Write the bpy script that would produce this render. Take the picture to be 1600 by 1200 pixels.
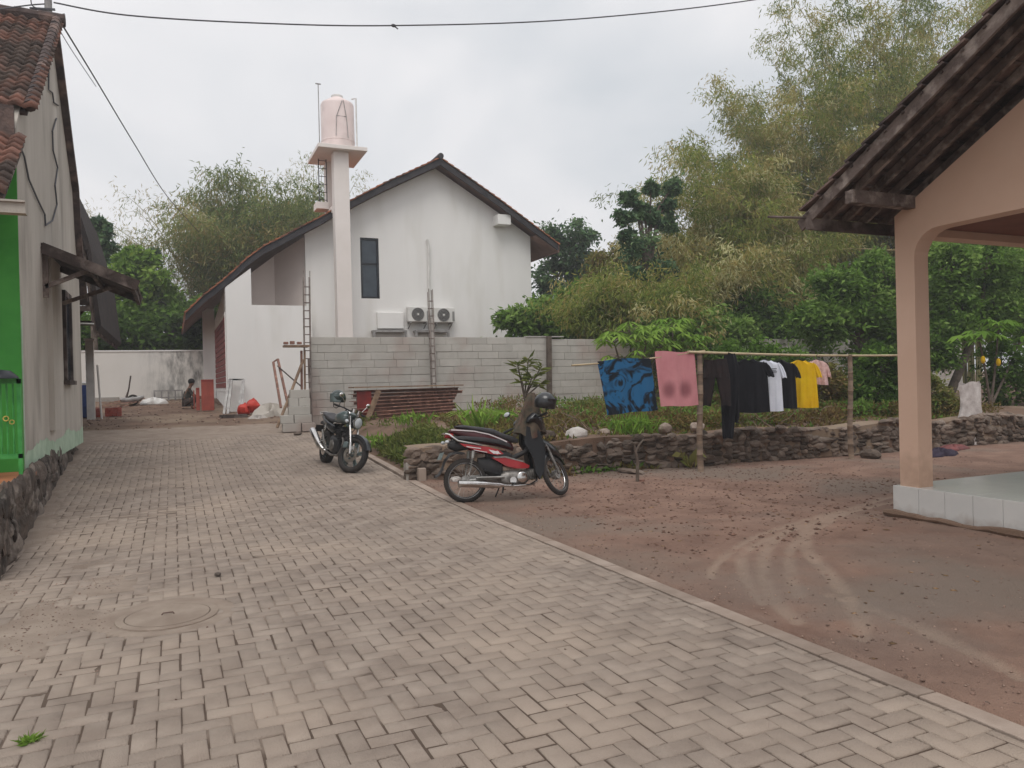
import bpy, bmesh, math, random
import numpy as np
from math import sin, cos, pi, radians, atan2, sqrt, exp
from mathutils import Vector, Matrix, noise as mnoise

for _o in list(bpy.data.objects): bpy.data.objects.remove(_o)
scene = bpy.context.scene
COL = scene.collection
random.seed(7); RNG = np.random.default_rng(7)

# ------------------------------------------------------------------ camera
F = 1200.0; EYE = 1.55
YAW, PITCH, ROLL = radians(23.8), radians(-0.19), radians(1.4)
cam = bpy.data.cameras.new("camera"); camo = bpy.data.objects.new("camera", cam); COL.objects.link(camo)
fw = Vector((sin(YAW)*cos(PITCH), cos(YAW)*cos(PITCH), sin(PITCH)))
r0 = Vector((cos(YAW), -sin(YAW), 0)); u0 = r0.cross(fw)
rt = r0*cos(ROLL)-u0*sin(ROLL); up = r0*sin(ROLL)+u0*cos(ROLL)
M = Matrix((( rt.x, up.x, -fw.x, 0), (rt.y, up.y, -fw.y, 0), (rt.z, up.z, -fw.z, EYE), (0, 0, 0, 1)))
camo.matrix_world = M
cam.sensor_width = 36; cam.lens = F/1600*36; cam.clip_start = 0.05; cam.clip_end = 2000
scene.camera = camo

# ------------------------------------------------------------------ world, sun, exposure
SUN_EL, SUN_AZ = radians(58), radians(205)      # high, behind the camera's left, veiled by cloud
w = bpy.data.worlds.new("World"); scene.world = w; w.use_nodes = True
nt = w.node_tree; nt.nodes.clear()
N = nt.nodes.new; LK = nt.links.new
out = N("ShaderNodeOutputWorld"); bg = N("ShaderNodeBackground")
sky = N("ShaderNodeTexSky"); sky.sky_type = 'NISHITA'; sky.sun_disc = False
sky.sun_elevation = SUN_EL; sky.sun_rotation = SUN_AZ; sky.dust_density = 4.0
tc = N("ShaderNodeTexCoord"); sep = N("ShaderNodeSeparateXYZ"); LK(tc.outputs["Generated"], sep.inputs[0])
mp = N("ShaderNodeMapping"); mp.inputs["Scale"].default_value = (1.0, 1.0, 1.7); LK(tc.outputs["Generated"], mp.inputs[0])
nz = N("ShaderNodeTexNoise"); nz.inputs["Scale"].default_value = 2.1; nz.inputs["Detail"].default_value = 5; nz.inputs["Roughness"].default_value = 0.45
nz.inputs["Distortion"].default_value = 0.4
LK(mp.outputs[0], nz.inputs["Vector"])
cr = N("ShaderNodeValToRGB"); LK(nz.outputs[0], cr.inputs[0])
cr.color_ramp.elements[0].position = 0.34; cr.color_ramp.elements[0].color = (0.665, 0.70, 0.74, 1)
cr.color_ramp.elements[1].position = 0.60; cr.color_ramp.elements[1].color = (0.96, 0.945, 0.955, 1)
# the cloud layer is brighter overhead than low down, as under any overcast
mr = N("ShaderNodeMapRange"); mr.inputs[1].default_value = 0.45; mr.inputs[2].default_value = 1.0
mr.inputs[3].default_value = 1.0; mr.inputs[4].default_value = 1.30; LK(sep.outputs[2], mr.inputs[0])
vm = N("ShaderNodeVectorMath"); vm.operation = 'SCALE'; LK(cr.outputs[0], vm.inputs[0]); LK(mr.outputs[0], vm.inputs["Scale"])
vs = N("ShaderNodeVectorMath"); vs.operation = 'SCALE'; LK(sky.outputs[0], vs.inputs[0]); vs.inputs["Scale"].default_value = 0.10
mx = N("ShaderNodeMix"); mx.data_type = 'RGBA'; mx.inputs[0].default_value = 0.93
LK(vs.outputs[0], mx.inputs[6]); LK(vm.outputs[0], mx.inputs[7])
LK(mx.outputs[2], bg.inputs[0]); bg.inputs[1].default_value = 1.0; LK(bg.outputs[0], out.inputs[0])
sl = bpy.data.lights.new("sun", 'SUN'); sl.energy = 1.2; sl.angle = radians(30); sl.color = (1, 0.97, 0.92)
so = bpy.data.objects.new("sun", sl); COL.objects.link(so)
sd = Vector((sin(SUN_AZ)*cos(SUN_EL), cos(SUN_AZ)*cos(SUN_EL), sin(SUN_EL)))
so.rotation_euler = (-sd).to_track_quat('-Z', 'Y').to_euler(); so.location = (0, -5, 30)
scene.view_settings.view_transform = 'Standard'; scene.view_settings.look = 'None'
scene.view_settings.exposure = 0.06; scene.view_settings.gamma = 1.0
scene.cycles.max_bounces = 6; scene.cycles.diffuse_bounces = 3; scene.cycles.glossy_bounces = 2
scene.cycles.transparent_max_bounces = 8; scene.cycles.transmission_bounces = 3
scene.cycles.caustics_reflective = False; scene.cycles.caustics_refractive = False

# ------------------------------------------------------------------ measuring helpers: sight line through a photo point met with a real plane
def ray(x, y): return fw + rt*((x-800)/F) + up*((600-y)/F)
CAMP = Vector((0, 0, EYE))
def atY(x, y, Y): d = ray(x, y); return CAMP + d*(Y/d.y)
def atX(x, y, X): d = ray(x, y); return CAMP + d*(X/d.x)
def atZ(x, y, Z): d = ray(x, y); return CAMP + d*((Z-EYE)/d.z)

# ------------------------------------------------------------------ terrain
def lz(Y):
    Y = np.asarray(Y, float); t = Y-9.5
    s = np.where(t > 8, t, np.log1p(np.exp(np.clip(t*1.6, -30, 30)))/1.6)*0.05
    return np.minimum(s, 1.2 + 0*s)
def sstep(a, b, x): t = np.clip((x-a)/(b-a), 0, 1); return t*t*(3-2*t)
_perm = RNG.random((256, 256))
def vnoise(x, y):
    xi = np.floor(x).astype(int); yi = np.floor(y).astype(int); fx = x-xi; fy = y-yi
    fx = fx*fx*(3-2*fx); fy = fy*fy*(3-2*fy)
    a = _perm[xi % 256, yi % 256]; b = _perm[(xi+1) % 256, yi % 256]; c = _perm[xi % 256, (yi+1) % 256]; d = _perm[(xi+1) % 256, (yi+1) % 256]
    return (a*(1-fx)+b*fx)*(1-fy)+(c*(1-fx)+d*fx)*fy
def fbm(x, y, o=4, g=0.5):
    s = 0; a = 1; t = 0
    for k in range(o): s = s+a*vnoise(x*2**k+17*k, y*2**k+31*k); t += a; a *= g
    return s/t
def terrain(X, Y):
    X = np.asarray(X, float); Y = np.asarray(Y, float)
    base = lz(Y)
    yard = np.where(X > 3.3, base*(1-sstep(3.3, 4.5, X)), base)
    plate = 0.5+0.035*(Y-11.4)+0.12*(fbm(X*0.9, Y*0.9)-0.5)
    plate = np.maximum(plate, base)
    gard = base+(plate-base)*sstep(3.35, 4.3, X)
    z = np.where((X > 3.3) & (Y > 11.45), gard, np.where(Y < 11.45, yard, base))
    far = sstep(19.9, 22, Y); z = z*(1-far)+base*far
    return z
def tz(x, y): return float(terrain(x, y))

# ------------------------------------------------------------------ materials
def L(r, g, b):
    return tuple((c/255/12.92 if c <= 10 else ((c/255+0.055)/1.055)**2.4) for c in (r, g, b))
MATS = {}
def mat(name, c1, c2=None, scale=3.0, rough=0.85, bump=0.0, bscale=30.0, metal=0.0, sc=(1, 1, 1), c3=None, s3=0.6, t3=(0.5, 0.65), tint=0.0, coat=0.0, detail=5, spec=0.35, contrast=(0.35, 0.65)):
    m = bpy.data.materials.new(name); m.use_nodes = True; t = m.node_tree; n = t.nodes.new; l = t.links.new
    b = t.nodes["Principled BSDF"]; b.inputs["Roughness"].default_value = rough; b.inputs["Metallic"].default_value = metal
    b.inputs["Specular IOR Level"].default_value = spec; b.inputs["Coat Weight"].default_value = coat
    c2 = c2 or tuple(x*0.8 for x in c1)
    co = n("ShaderNodeTexCoord"); mpg = n("ShaderNodeMapping"); mpg.inputs["Scale"].default_value = sc; l(co.outputs["Object"], mpg.inputs[0])
    a = n("ShaderNodeTexNoise"); a.inputs["Scale"].default_value = scale; a.inputs["Detail"].default_value = detail; a.inputs["Roughness"].default_value = 0.6
    l(mpg.outputs[0], a.inputs["Vector"])
    r = n("ShaderNodeMapRange"); r.inputs[1].default_value = contrast[0]; r.inputs[2].default_value = contrast[1]; l(a.outputs[0], r.inputs[0])
    x = n("ShaderNodeMix"); x.data_type = 'RGBA'; x.inputs[6].default_value = (*c1, 1); x.inputs[7].default_value = (*c2, 1); l(r.outputs[0], x.inputs[0])
    cur = x.outputs[2]
    if c3:
        a3 = n("ShaderNodeTexNoise"); a3.inputs["Scale"].default_value = s3; a3.inputs["Detail"].default_value = 6; l(mpg.outputs[0], a3.inputs["Vector"])
        r3 = n("ShaderNodeMapRange"); r3.inputs[1].default_value = t3[0]; r3.inputs[2].default_value = t3[1]; l(a3.outputs[0], r3.inputs[0])
        x3 = n("ShaderNodeMix"); x3.data_type = 'RGBA'; x3.inputs[7].default_value = (*c3, 1); l(cur, x3.inputs[6]); l(r3.outputs[0], x3.inputs[0]); cur = x3.outputs[2]
    if tint:
        at = n("ShaderNodeAttribute"); at.attribute_name = "tint"
        mm = n("ShaderNodeMapRange"); mm.inputs[3].default_value = 1-tint; mm.inputs[4].default_value = 1+tint; l(at.outputs["Fac"], mm.inputs[0])
        xv = n("ShaderNodeVectorMath"); xv.operation = 'SCALE'; l(cur, xv.inputs[0]); l(mm.outputs[0], xv.inputs["Scale"]); cur = xv.outputs[0]
    l(cur, b.inputs["Base Color"])
    if bump:
        bn = n("ShaderNodeTexNoise"); bn.inputs["Scale"].default_value = bscale; bn.inputs["Detail"].default_value = 4; l(mpg.outputs[0], bn.inputs["Vector"])
        bp = n("ShaderNodeBump"); bp.inputs["Strength"].default_value = bump; bp.inputs["Distance"].default_value = 0.02; l(bn.outputs[0], bp.inputs["Height"]); l(bp.outputs[0], b.inputs["Normal"])
    MATS[name] = m; return m
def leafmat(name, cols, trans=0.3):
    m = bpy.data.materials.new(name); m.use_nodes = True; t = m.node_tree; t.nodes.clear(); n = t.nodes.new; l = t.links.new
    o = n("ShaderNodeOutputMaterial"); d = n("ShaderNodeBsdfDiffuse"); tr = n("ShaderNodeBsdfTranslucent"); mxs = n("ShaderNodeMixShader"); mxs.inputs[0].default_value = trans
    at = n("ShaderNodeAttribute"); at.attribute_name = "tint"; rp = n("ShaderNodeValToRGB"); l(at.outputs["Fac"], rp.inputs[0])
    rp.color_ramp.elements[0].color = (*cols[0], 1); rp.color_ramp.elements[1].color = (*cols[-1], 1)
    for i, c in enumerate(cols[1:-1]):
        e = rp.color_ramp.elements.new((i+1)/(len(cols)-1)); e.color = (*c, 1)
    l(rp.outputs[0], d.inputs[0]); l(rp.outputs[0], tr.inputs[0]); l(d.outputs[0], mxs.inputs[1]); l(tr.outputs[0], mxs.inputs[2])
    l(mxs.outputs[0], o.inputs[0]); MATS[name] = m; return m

# ------------------------------------------------------------------ object helpers
def wloc(p):
    v = Vector((0, 0, 0))
    while p is not None: v = v+p.location; p = p.parent
    return v
def props(o, label=None, cat=None, group=None, kind=None):
    if label: o["label"] = label
    if cat: o["category"] = cat
    if group: o["group"] = group
    if kind: o["kind"] = kind
    return o
def T(name, label, cat, loc=(0, 0, 0), group=None):
    o = bpy.data.objects.new(name, None); COL.objects.link(o); o.location = loc; o.empty_display_size = 0.2
    return props(o, label, cat, group)
def mesh_np(name, verts, faces, material, parent=None, smooth=False, tint=None, origin=None, attrs=None, local=False):
    """verts Nx3, faces MxK (K const). World coordinates; shifted to the parent's place."""
    verts = np.asarray(verts, np.float32); faces = np.asarray(faces, np.int32)
    if origin is None: origin = wloc(parent) if parent is not None else Vector((float((verts[:, 0].min()+verts[:, 0].max())/2), float((verts[:, 1].min()+verts[:, 1].max())/2), float(verts[:, 2].min())))
    if local: origin = Vector((0, 0, 0))
    me = bpy.data.meshes.new(name); me.vertices.add(len(verts))
    me.vertices.foreach_set("co", (verts-np.array(origin, np.float32)).ravel())
    k = faces.shape[1]; me.loops.add(faces.size); me.loops.foreach_set("vertex_index", faces.ravel())
    me.polygons.add(len(faces)); me.polygons.foreach_set("loop_start", np.arange(0, faces.size, k, dtype=np.int32))
    me.update(calc_edges=True)
    if smooth: me.polygons.foreach_set("use_smooth", np.ones(len(faces), bool))
    for an, av in (attrs or {}).items():
        at = me.attributes.new(an, 'FLOAT', 'POINT'); at.data.foreach_set("value", np.asarray(av, np.float32))
    if tint is not None:
        at = me.attributes.new("tint", 'FLOAT', 'POINT'); at.data.foreach_set("value", np.asarray(tint, np.float32))
    me.materials.append(material)
    o = bpy.data.objects.new(name, me); COL.objects.link(o)
    if parent is not None: o.parent = parent
    elif not local: o.location = origin
    return o

class MB:
    """collects shapes, then links them as ONE mesh object"""
    def __init__(s, xf=None): s.v = []; s.f = []; s.t = []; s.xf = xf; s.tv = 0.5
    def add(s, vs, fs):
        b = len(s.v)
        for p in vs:
            p = Vector(p); s.v.append(s.xf @ p if s.xf is not None else p); s.t.append(s.tv)
        for f in fs: s.f.append(tuple(i+b for i in f))
        return s
    def box(s, a, b, rot=0.0, piv=None, jit=0):
        x0, y0, z0 = a; x1, y1, z1 = b
        vs = [Vector(p) for p in ((x0, y0, z0), (x1, y0, z0), (x1, y1, z0), (x0, y1, z0), (x0, y0, z1), (x1, y0, z1), (x1, y1, z1), (x0, y1, z1))]
        if jit: vs = [v+Vector([random.uniform(-jit, jit) for _ in range(3)]) for v in vs]
        if rot:
            pv = Vector(piv) if piv else Vector(((x0+x1)/2, (y0+y1)/2, 0)); R = Matrix.Rotation(rot, 3, 'Z')
            vs = [R @ (v-pv)+pv for v in vs]
        return s.add(vs, [(0, 3, 2, 1), (4, 5, 6, 7), (0, 1, 5, 4), (1, 2, 6, 5), (2, 3, 7, 6), (3, 0, 4, 7)])
    def bbox(s, a, b, e=0.01):
        """box with chamfered top and side edges"""
        a = Vector(a); b = Vector(b); c = (a+b)/2; h = (b-a)/2; vs = []; 
        for sx in (-1, 1):
            for sy in (-1, 1):
                for sz in (-1, 1):
                    for ax in range(3):
                        q = Vector((sx*h.x, sy*h.y, sz*h.z))
                        for k in range(3):
                            if k != ax: q[k] -= (1 if q[k] > 0 else -1)*e
                        vs.append(c+q)
        I = lambda sx, sy, sz, ax: ((sx*2+sy)*2+sz)*3+ax
        fs = []
        fs += [tuple(I(x, y, z, 0) for y, z in ((0, 0), (0, 1), (1, 1), (1, 0))[::(1 if x == 0 else -1)]) for x in (0, 1)]
        fs += [tuple(I(x, y, z, 1) for x, z in ((0, 0), (1, 0), (1, 1), (0, 1))[::(1 if y == 0 else -1)]) for y in (0, 1)]
        fs += [tuple(I(x, y, z, 2) for x, y in ((0, 0), (0, 1), (1, 1), (1, 0))[::(1 if z == 0 else -1)]) for z in (0, 1)]
        for y in (0, 1):
            for z in (0, 1): fs.append((I(0, y, z, 1), I(1, y, z, 1), I(1, y, z, 2), I(0, y, z, 2)))
        for x in (0, 1):
            for z in (0, 1): fs.append((I(x, 0, z, 0), I(x, 1, z, 0), I(x, 1, z, 2), I(x, 0, z, 2)))
        for x in (0, 1):
            for y in (0, 1): fs.append((I(x, y, 0, 0), I(x, y, 1, 0), I(x, y, 1, 1), I(x, y, 0, 1)))
        for x in (0, 1):
            for y in (0, 1):
                for z in (0, 1): fs.append((I(x, y, z, 0), I(x, y, z, 1), I(x, y, z, 2)))
        return s.add(vs, fs)
    def beam(s, p, q, w, h, upv=(0, 0, 1)):
        p = Vector(p); q = Vector(q); d = (q-p).normalized(); u = Vector(upv); sd_ = d.cross(u)
        if sd_.length < 1e-4: sd_ = d.cross(Vector((1, 0, 0)))
        sd_.normalize(); u = sd_.cross(d).normalized(); a = sd_*(w/2); b = u*(h/2)
        vs = [p-a-b, p+a-b, p+a+b, p-a+b, q-a-b, q+a-b, q+a+b, q-a+b]
        return s.add(vs, [(0, 1, 2, 3), (4, 7, 6, 5), (0, 4, 5, 1), (1, 5, 6, 2), (2, 6, 7, 3), (3, 7, 4, 0)])
    def tube(s, pts, r, n=8, cap=True):
        pts = [Vector(p) for p in pts]; k = len(pts)
        rs = r if isinstance(r, (list, tuple)) else [r]*k
        prev = None; vs = []
        for i, p in enumerate(pts):
            d = (pts[min(i+1, k-1)]-pts[max(i-1, 0)])
            d = d.normalized() if d.length > 1e-9 else Vector((0, 0, 1))
            if prev is None:
                a = d.cross(Vector((0, 0, 1)))
                if a.length < 0.05: a = d.cross(Vector((1, 0, 0)))
            else: a = prev-d*prev.dot(d)
            a.normalize(); prev = a; b = d.cross(a)
            for j in range(n): t = 2*pi*j/n; vs.append(p+(a*cos(t)+b*sin(t))*rs[i])
        fs = [(i*n+j, i*n+(j+1) % n, (i+1)*n+(j+1) % n, (i+1)*n+j) for i in range(k-1) for j in range(n)]
        if cap: fs += [tuple(range(n))[::-1], tuple((k-1)*n+j for j in range(n))]
        return s.add(vs, fs)
    def lathe(s, prof, c=(0, 0, 0), ax='z', n=24, cap=False):
        vs = []; c = Vector(c)
        for r, h in prof:
            for j in range(n):
                t = 2*pi*j/n
                vs.append(c+(Vector((r*cos(t), r*sin(t), h)) if ax == 'z' else Vector((r*cos(t), h, r*sin(t))) if ax == 'y' else Vector((h, r*cos(t), r*sin(t)))))
        k = len(prof)
        fs = [(i*n+j, i*n+(j+1) % n, (i+1)*n+(j+1) % n, (i+1)*n+j) for i in range(k-1) for j in range(n)]
        if cap: fs += [tuple(range(n)), tuple((k-1)*n+j for j in range(n))]
        return s.add(vs, fs)
    def torus(s, c, R, r, ax='y', n=32, m=8, sq=1.0):
        prof = [(R+r*cos(2*pi*i/m), r*sq*sin(2*pi*i/m)) for i in range(m)]; prof.append(prof[0])
        return s.lathe(prof, c, ax, n)
    def prism(s, poly, d0, d1, ax='y'):
        """polygon (u,v) extruded: ax y -> (x,z) plane, ax x -> (y,z) plane, ax z -> (x,y)"""
        k = len(poly)
        f = {'y': lambda u, v, d: (u, d, v), 'x': lambda u, v, d: (d, u, v), 'z': lambda u, v, d: (u, v, d)}[ax]
        vs = [f(u, v, d0) for u, v in poly]+[f(u, v, d1) for u, v in poly]
        return s.add(vs, [tuple(range(k)), tuple(range(k, 2*k))[::-1]]+[(i, (i+1) % k, k+(i+1) % k, k+i) for i in range(k)])
    def loft(s, secs, n=16, p=2.6):
        """secs: (x, zc, hz, hy[, yc]) superelliptic rings along x"""
        vs = []
        for q in secs:
            x, zc, hz, hy = q[:4]; yc = q[4] if len(q) > 4 else 0
            for j in range(n):
                t = 2*pi*j/n; c_, s_ = cos(t), sin(t)
                vs.append((x, yc+hy*math.copysign(abs(c_)**(2/p), c_), zc+hz*math.copysign(abs(s_)**(2/p), s_)))
        k = len(secs)
        fs = [(i*n+j, i*n+(j+1) % n, (i+1)*n+(j+1) % n, (i+1)*n+j) for i in range(k-1) for j in range(n)]
        fs += [tuple(range(n)), tuple((k-1)*n+j for j in range(n))]
        return s.add(vs, fs)
    def ell(s, c, r, n=12, m=8, rotm=None, jit=0.0):
        c = Vector(c); vs = []; fs = []
        sx = random.uniform(0, 99)
        for i in range(m+1):
            ph = pi*i/m
            for j in range(n):
                t = 2*pi*j/n; v = Vector((r[0]*sin(ph)*cos(t), r[1]*sin(ph)*sin(t), r[2]*cos(ph)))
                if jit: v *= 1+jit*mnoise.noise(Vector((sin(ph)*cos(t)*1.3+sx, sin(ph)*sin(t)*1.3, cos(ph)*1.3)))
                if rotm: v = rotm @ v
                vs.append(c+v)
        for i in range(m):
            for j in range(n): fs.append((i*n+j, (i+1)*n+j, (i+1)*n+(j+1) % n, i*n+(j+1) % n))
        return s.add(vs, fs)
    def rock(s, c, r, seed=None, rz=None):
        """angular stone: an icosphere with flattened facets"""
        bm = bmesh.new(); bmesh.ops.create_icosphere(bm, subdivisions=2, radius=1.0)
        sx = random.uniform(0, 500); R = Matrix.Rotation(rz if rz is not None else random.uniform(0, 6.28), 3, 'Z')
        cuts = [(Vector([random.gauss(0, 1) for _ in range(3)]).normalized(), random.uniform(0.55, 0.85)) for _ in range(7)]
        vs = []
        for v in bm.verts:
            p = v.co.copy()
            for nn, dd in cuts:
                k = p.dot(nn)
                if k > dd: p -= nn*(k-dd)
            p *= 1+0.16*mnoise.noise(p*1.7+Vector((sx, 0, 0)))
            p = R @ Vector((p.x*r[0], p.y*r[1], p.z*r[2])); vs.append(Vector(c)+p)
        fs = [tuple(v.index for v in f.verts) for f in bm.faces]; bm.free()
        return s.add(vs, fs)
    def build(s, name, m, parent=None, label=None, cat=None, group=None, kind=None, smooth=False, bevel=0.0, local=False, sub=0):
        me = bpy.data.meshes.new(name)
        if local: org = Vector((0, 0, 0))
        elif parent is not None: org = wloc(parent)
        else:
            xs = [v.x for v in s.v]; ys = [v.y for v in s.v]; org = Vector(((min(xs)+max(xs))/2, (min(ys)+max(ys))/2, min(v.z for v in s.v)))
        me.from_pydata([v-org for v in s.v], [], s.f)
        at = me.attributes.new("tint", 'FLOAT', 'POINT'); at.data.foreach_set("value", np.array(s.t, np.float32))
        bm = bmesh.new(); bm.from_mesh(me)
        bmesh.ops.remove_doubles(bm, verts=bm.verts, dist=1e-5) if smooth else None
        bmesh.ops.recalc_face_normals(bm, faces=bm.faces); bm.to_mesh(me); bm.free()
        if smooth:
            me.polygons.foreach_set("use_smooth", np.ones(len(me.polygons), bool))
        me.materials.append(MATS[m] if isinstance(m, str) else m)
        o = bpy.data.objects.new(name, me); COL.objects.link(o)
        if parent is not None: o.parent = parent
        elif not local: o.location = org
        if bevel:
            b = o.modifiers.new("bevel", 'BEVEL'); b.width = bevel; b.segments = 2; b.limit_method = 'ANGLE'; b.angle_limit = radians(40)
        if sub:
            b = o.modifiers.new("sub", 'SUBSURF'); b.levels = sub; b.render_levels = sub
        if smooth == 2 or (smooth and not sub):
            try: me.set_sharp_from_angle(angle=radians(42))
            except Exception: pass
        return props(o, label, cat, group, kind)

def copy_tree(o, parent=None):
    c = o.copy(); COL.objects.link(c)
    if parent is not None: c.parent = parent
    for ch in list(o.children): copy_tree(ch, c)
    return c

class Leaves:
    """many small leaf faces gathered into one mesh; tint varies leaf by leaf and clump by clump"""
    def __init__(s): s.c = []; s.d = []; s.n = []; s.l = []; s.w = []; s.t = []
    def spray(s, c, n, rad, length, width, d0=(0, 0, -0.3), spread=1.0, tint=0.5, tj=0.15, flat=0.0, shell=0.0):
        g = RNG.normal(size=(n, 3))
        if shell: g = g/np.linalg.norm(g, axis=1)[:, None]*(shell+(1-shell)*RNG.random((n, 1))**0.5)
        else: g = np.clip(g*0.55, -1.4, 1.4)
        c = np.asarray(c, float)[None]+g*np.asarray(rad, float)
        d = RNG.normal(size=(n, 3))*spread+np.asarray(d0, float)
        if flat: d[:, 2] *= (1-flat)
        s._put(c, d, length, width, tint+tj*RNG.normal(size=n), flat)
    def _put(s, c, d, length, width, t, flat=0.0):
        n = len(c); d = d/np.maximum(np.linalg.norm(d, axis=1), 1e-6)[:, None]
        nn = RNG.normal(size=(n, 3)); nn[:, 2] += 1.2*flat*3+0.4; nn -= d*(nn*d).sum(1)[:, None]; nn /= np.maximum(np.linalg.norm(nn, axis=1), 1e-6)[:, None]
        k = RNG.uniform(0.7, 1.25, n)
        s.c.append(c); s.d.append(d); s.n.append(nn); s.l.append(length*k); s.w.append(width*k); s.t.append(np.clip(t, 0, 1))
    def build(s, name, m, parent=None, **kw):
        c = np.concatenate(s.c); d = np.concatenate(s.d); nn = np.concatenate(s.n); l = np.concatenate(s.l)[:, None]; wd = np.concatenate(s.w)[:, None]; t = np.concatenate(s.t)
        sd_ = np.cross(d, nn); mid = c+d*l*0.45+nn*l*0.05
        v = np.stack([c, mid+sd_*wd*0.5, c+d*l-nn*l*0.06, mid-sd_*wd*0.5], 1).reshape(-1, 3)
        f = np.arange(len(c)*4).reshape(-1, 4)
        o = mesh_np(name, v, f, MATS[m], parent, tint=np.repeat(t, 4))
        return props(o, kw.get('label'), kw.get('cat'), kw.get('group'), kw.get('kind'))
# ------------------------------------------------------------------ palette
mat("paver", L(159, 145, 133), L(136, 122, 111), 3.1, 0.9, 0.6, 140, detail=12, tint=0.13, c3=L(164, 148, 134), s3=0.75, t3=(0.46, 0.66))
sm = mat("sand", L(168, 152, 138), L(148, 132, 119), 4, 0.95, 0.8, 160, c3=L(140, 123, 110), s3=1.6, t3=(0.5, 0.75), detail=14)
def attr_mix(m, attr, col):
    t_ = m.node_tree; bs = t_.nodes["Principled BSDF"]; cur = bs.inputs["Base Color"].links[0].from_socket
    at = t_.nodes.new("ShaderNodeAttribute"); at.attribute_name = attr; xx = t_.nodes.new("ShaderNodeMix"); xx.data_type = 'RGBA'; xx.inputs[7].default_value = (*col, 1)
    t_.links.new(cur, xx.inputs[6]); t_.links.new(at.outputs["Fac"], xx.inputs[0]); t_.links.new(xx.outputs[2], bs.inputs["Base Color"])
attr_mix(sm, "joint_shade", L(96, 81, 70))  # shade down in the paver gaps, painted as a darker sand colour
mat("kerb", L(166, 150, 138), L(140, 124, 112), 3, 0.9, 0.4, 80, tint=0.1, c3=L(146, 129, 116), s3=1.1)
mat("soil", L(128, 104, 88), L(100, 80, 66), 1.2, 0.95, 0.7, 60, c3=L(140, 122, 104), s3=0.5)
mat("white_wall", L(240, 238, 235), L(235, 233, 230), 1.2, 0.8, 0.08, 60, sc=(1, 1, .22), c3=L(222, 219, 213), s3=1.3, t3=(.52, .78))
mat("tower_white", L(236, 228, 223), L(229, 221, 215), 1.2, 0.8)
mat("balcony_paint", L(224, 213, 207), L(216, 205, 199), 1.2, 0.85)
mat("fascia", L(66, 62, 64), L(48, 46, 50), 4, 0.7)
mat("soffit", L(150, 122, 112), L(128, 100, 92), 2, 0.85)
mat("roof_clay", L(178, 112, 78), L(128, 84, 66), 5, 0.85, 0.3, 40, tint=0.25, c3=L(92, 72, 62), s3=2)
mat("old_clay", L(134, 94, 80), L(92, 68, 60), 4, 0.9, 0.5, 40, tint=0.35, c3=L(78, 66, 60), s3=1.8, t3=(0.42, 0.58))
mat("mossy_tile", L(92, 78, 74), L(62, 54, 54), 5, 0.95, 0.6, 40, c3=L(124, 104, 96), s3=3)
mat("glass_dark", (0.012, 0.024, 0.042), (0.03, 0.05, 0.07), 3, 0.12, spec=0.6)
mat("black_frame", (0.02, 0.022, 0.03), rough=0.4)
mat("aac", L(186, 182, 175), L(174, 170, 163), 2, 0.95, 0.3, 60, tint=0.06, c3=L(164, 146, 138), s3=0.8, t3=(0.5, 0.7))
mat("mortar", L(164, 158, 151), L(148, 142, 135), 8, 0.95)
mat("plaster_gray", L(199, 192, 183), L(171, 163, 153), 1.4, 0.9, 0.3, 50, sc=(1, 1, 0.3), c3=L(146, 139, 130), s3=1.7, t3=(0.52, 0.74), detail=9, contrast=(.3, .7))
mat("mint", L(186, 206, 184), L(160, 184, 160), 4, 0.8)
mat("green_paint", L(72, 162, 62), L(60, 148, 54), 2, 0.55, 0.05)
mat("green_metal", L(76, 166, 82), L(52, 134, 62), 6, 0.45)
mat("gold", L(206, 186, 96), L(150, 140, 70), 20, 0.5)
mat("stone", L(114, 99, 88), L(78, 67, 59), 5, 0.95, 0.9, 40, tint=0.45, c3=L(126, 114, 104), s3=2.5, t3=(0.5, 0.7))
mat("dark_stone", L(104, 92, 84), L(60, 54, 50), 3, 0.95, 0.9, 30, tint=0.3, c3=L(128, 118, 110), s3=4, t3=(0.52, 0.62))
mat("orange_edge", L(176, 112, 78), L(150, 92, 62), 3, 0.7)
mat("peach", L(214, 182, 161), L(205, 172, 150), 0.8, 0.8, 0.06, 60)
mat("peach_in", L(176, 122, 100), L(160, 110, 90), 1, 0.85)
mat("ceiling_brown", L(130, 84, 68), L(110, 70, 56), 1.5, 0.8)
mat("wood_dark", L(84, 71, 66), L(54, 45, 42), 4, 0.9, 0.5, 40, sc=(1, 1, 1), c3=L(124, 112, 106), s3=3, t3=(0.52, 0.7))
mat("wood_weather", L(120, 106, 99), L(84, 72, 67), 5, 0.9, 0.5, 50, c3=L(150, 138, 130), s3=6)
mat("tile_white", L(212, 210, 206), L(202, 201, 198), 2, 0.18, spec=0.5)
mat("grout", L(186, 186, 182), rough=0.9)
mat("wood", L(158, 134, 112), L(112, 90, 74), 5, 0.85, 0.4, 40)
mat("rust_steel", L(146, 108, 94), L(108, 78, 68), 4, 0.75, 0.4, 50, tint=0.3, c3=L(172, 132, 116), s3=7, t3=(0.55, 0.65))
mat("rebar", L(110, 90, 82), L(84, 68, 62), 10, 0.8); mat("rebar_grey", L(158, 148, 142), L(120, 108, 102), 8, 0.8)
mat("concrete", L(190, 184, 178), L(158, 150, 144), 5, 0.9, 0.4, 50)
mat("red_panel", L(172, 86, 72), L(146, 70, 60), 3, 0.7)
mat("red_wood", L(142, 52, 48), L(110, 40, 38), 4, 0.6)
mat("gray_steel", L(168, 166, 164), L(128, 124, 122), 5, 0.5, metal=0.3)
mat("blue_plastic", L(40, 66, 128), L(32, 52, 104), 3, 0.4)
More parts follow.
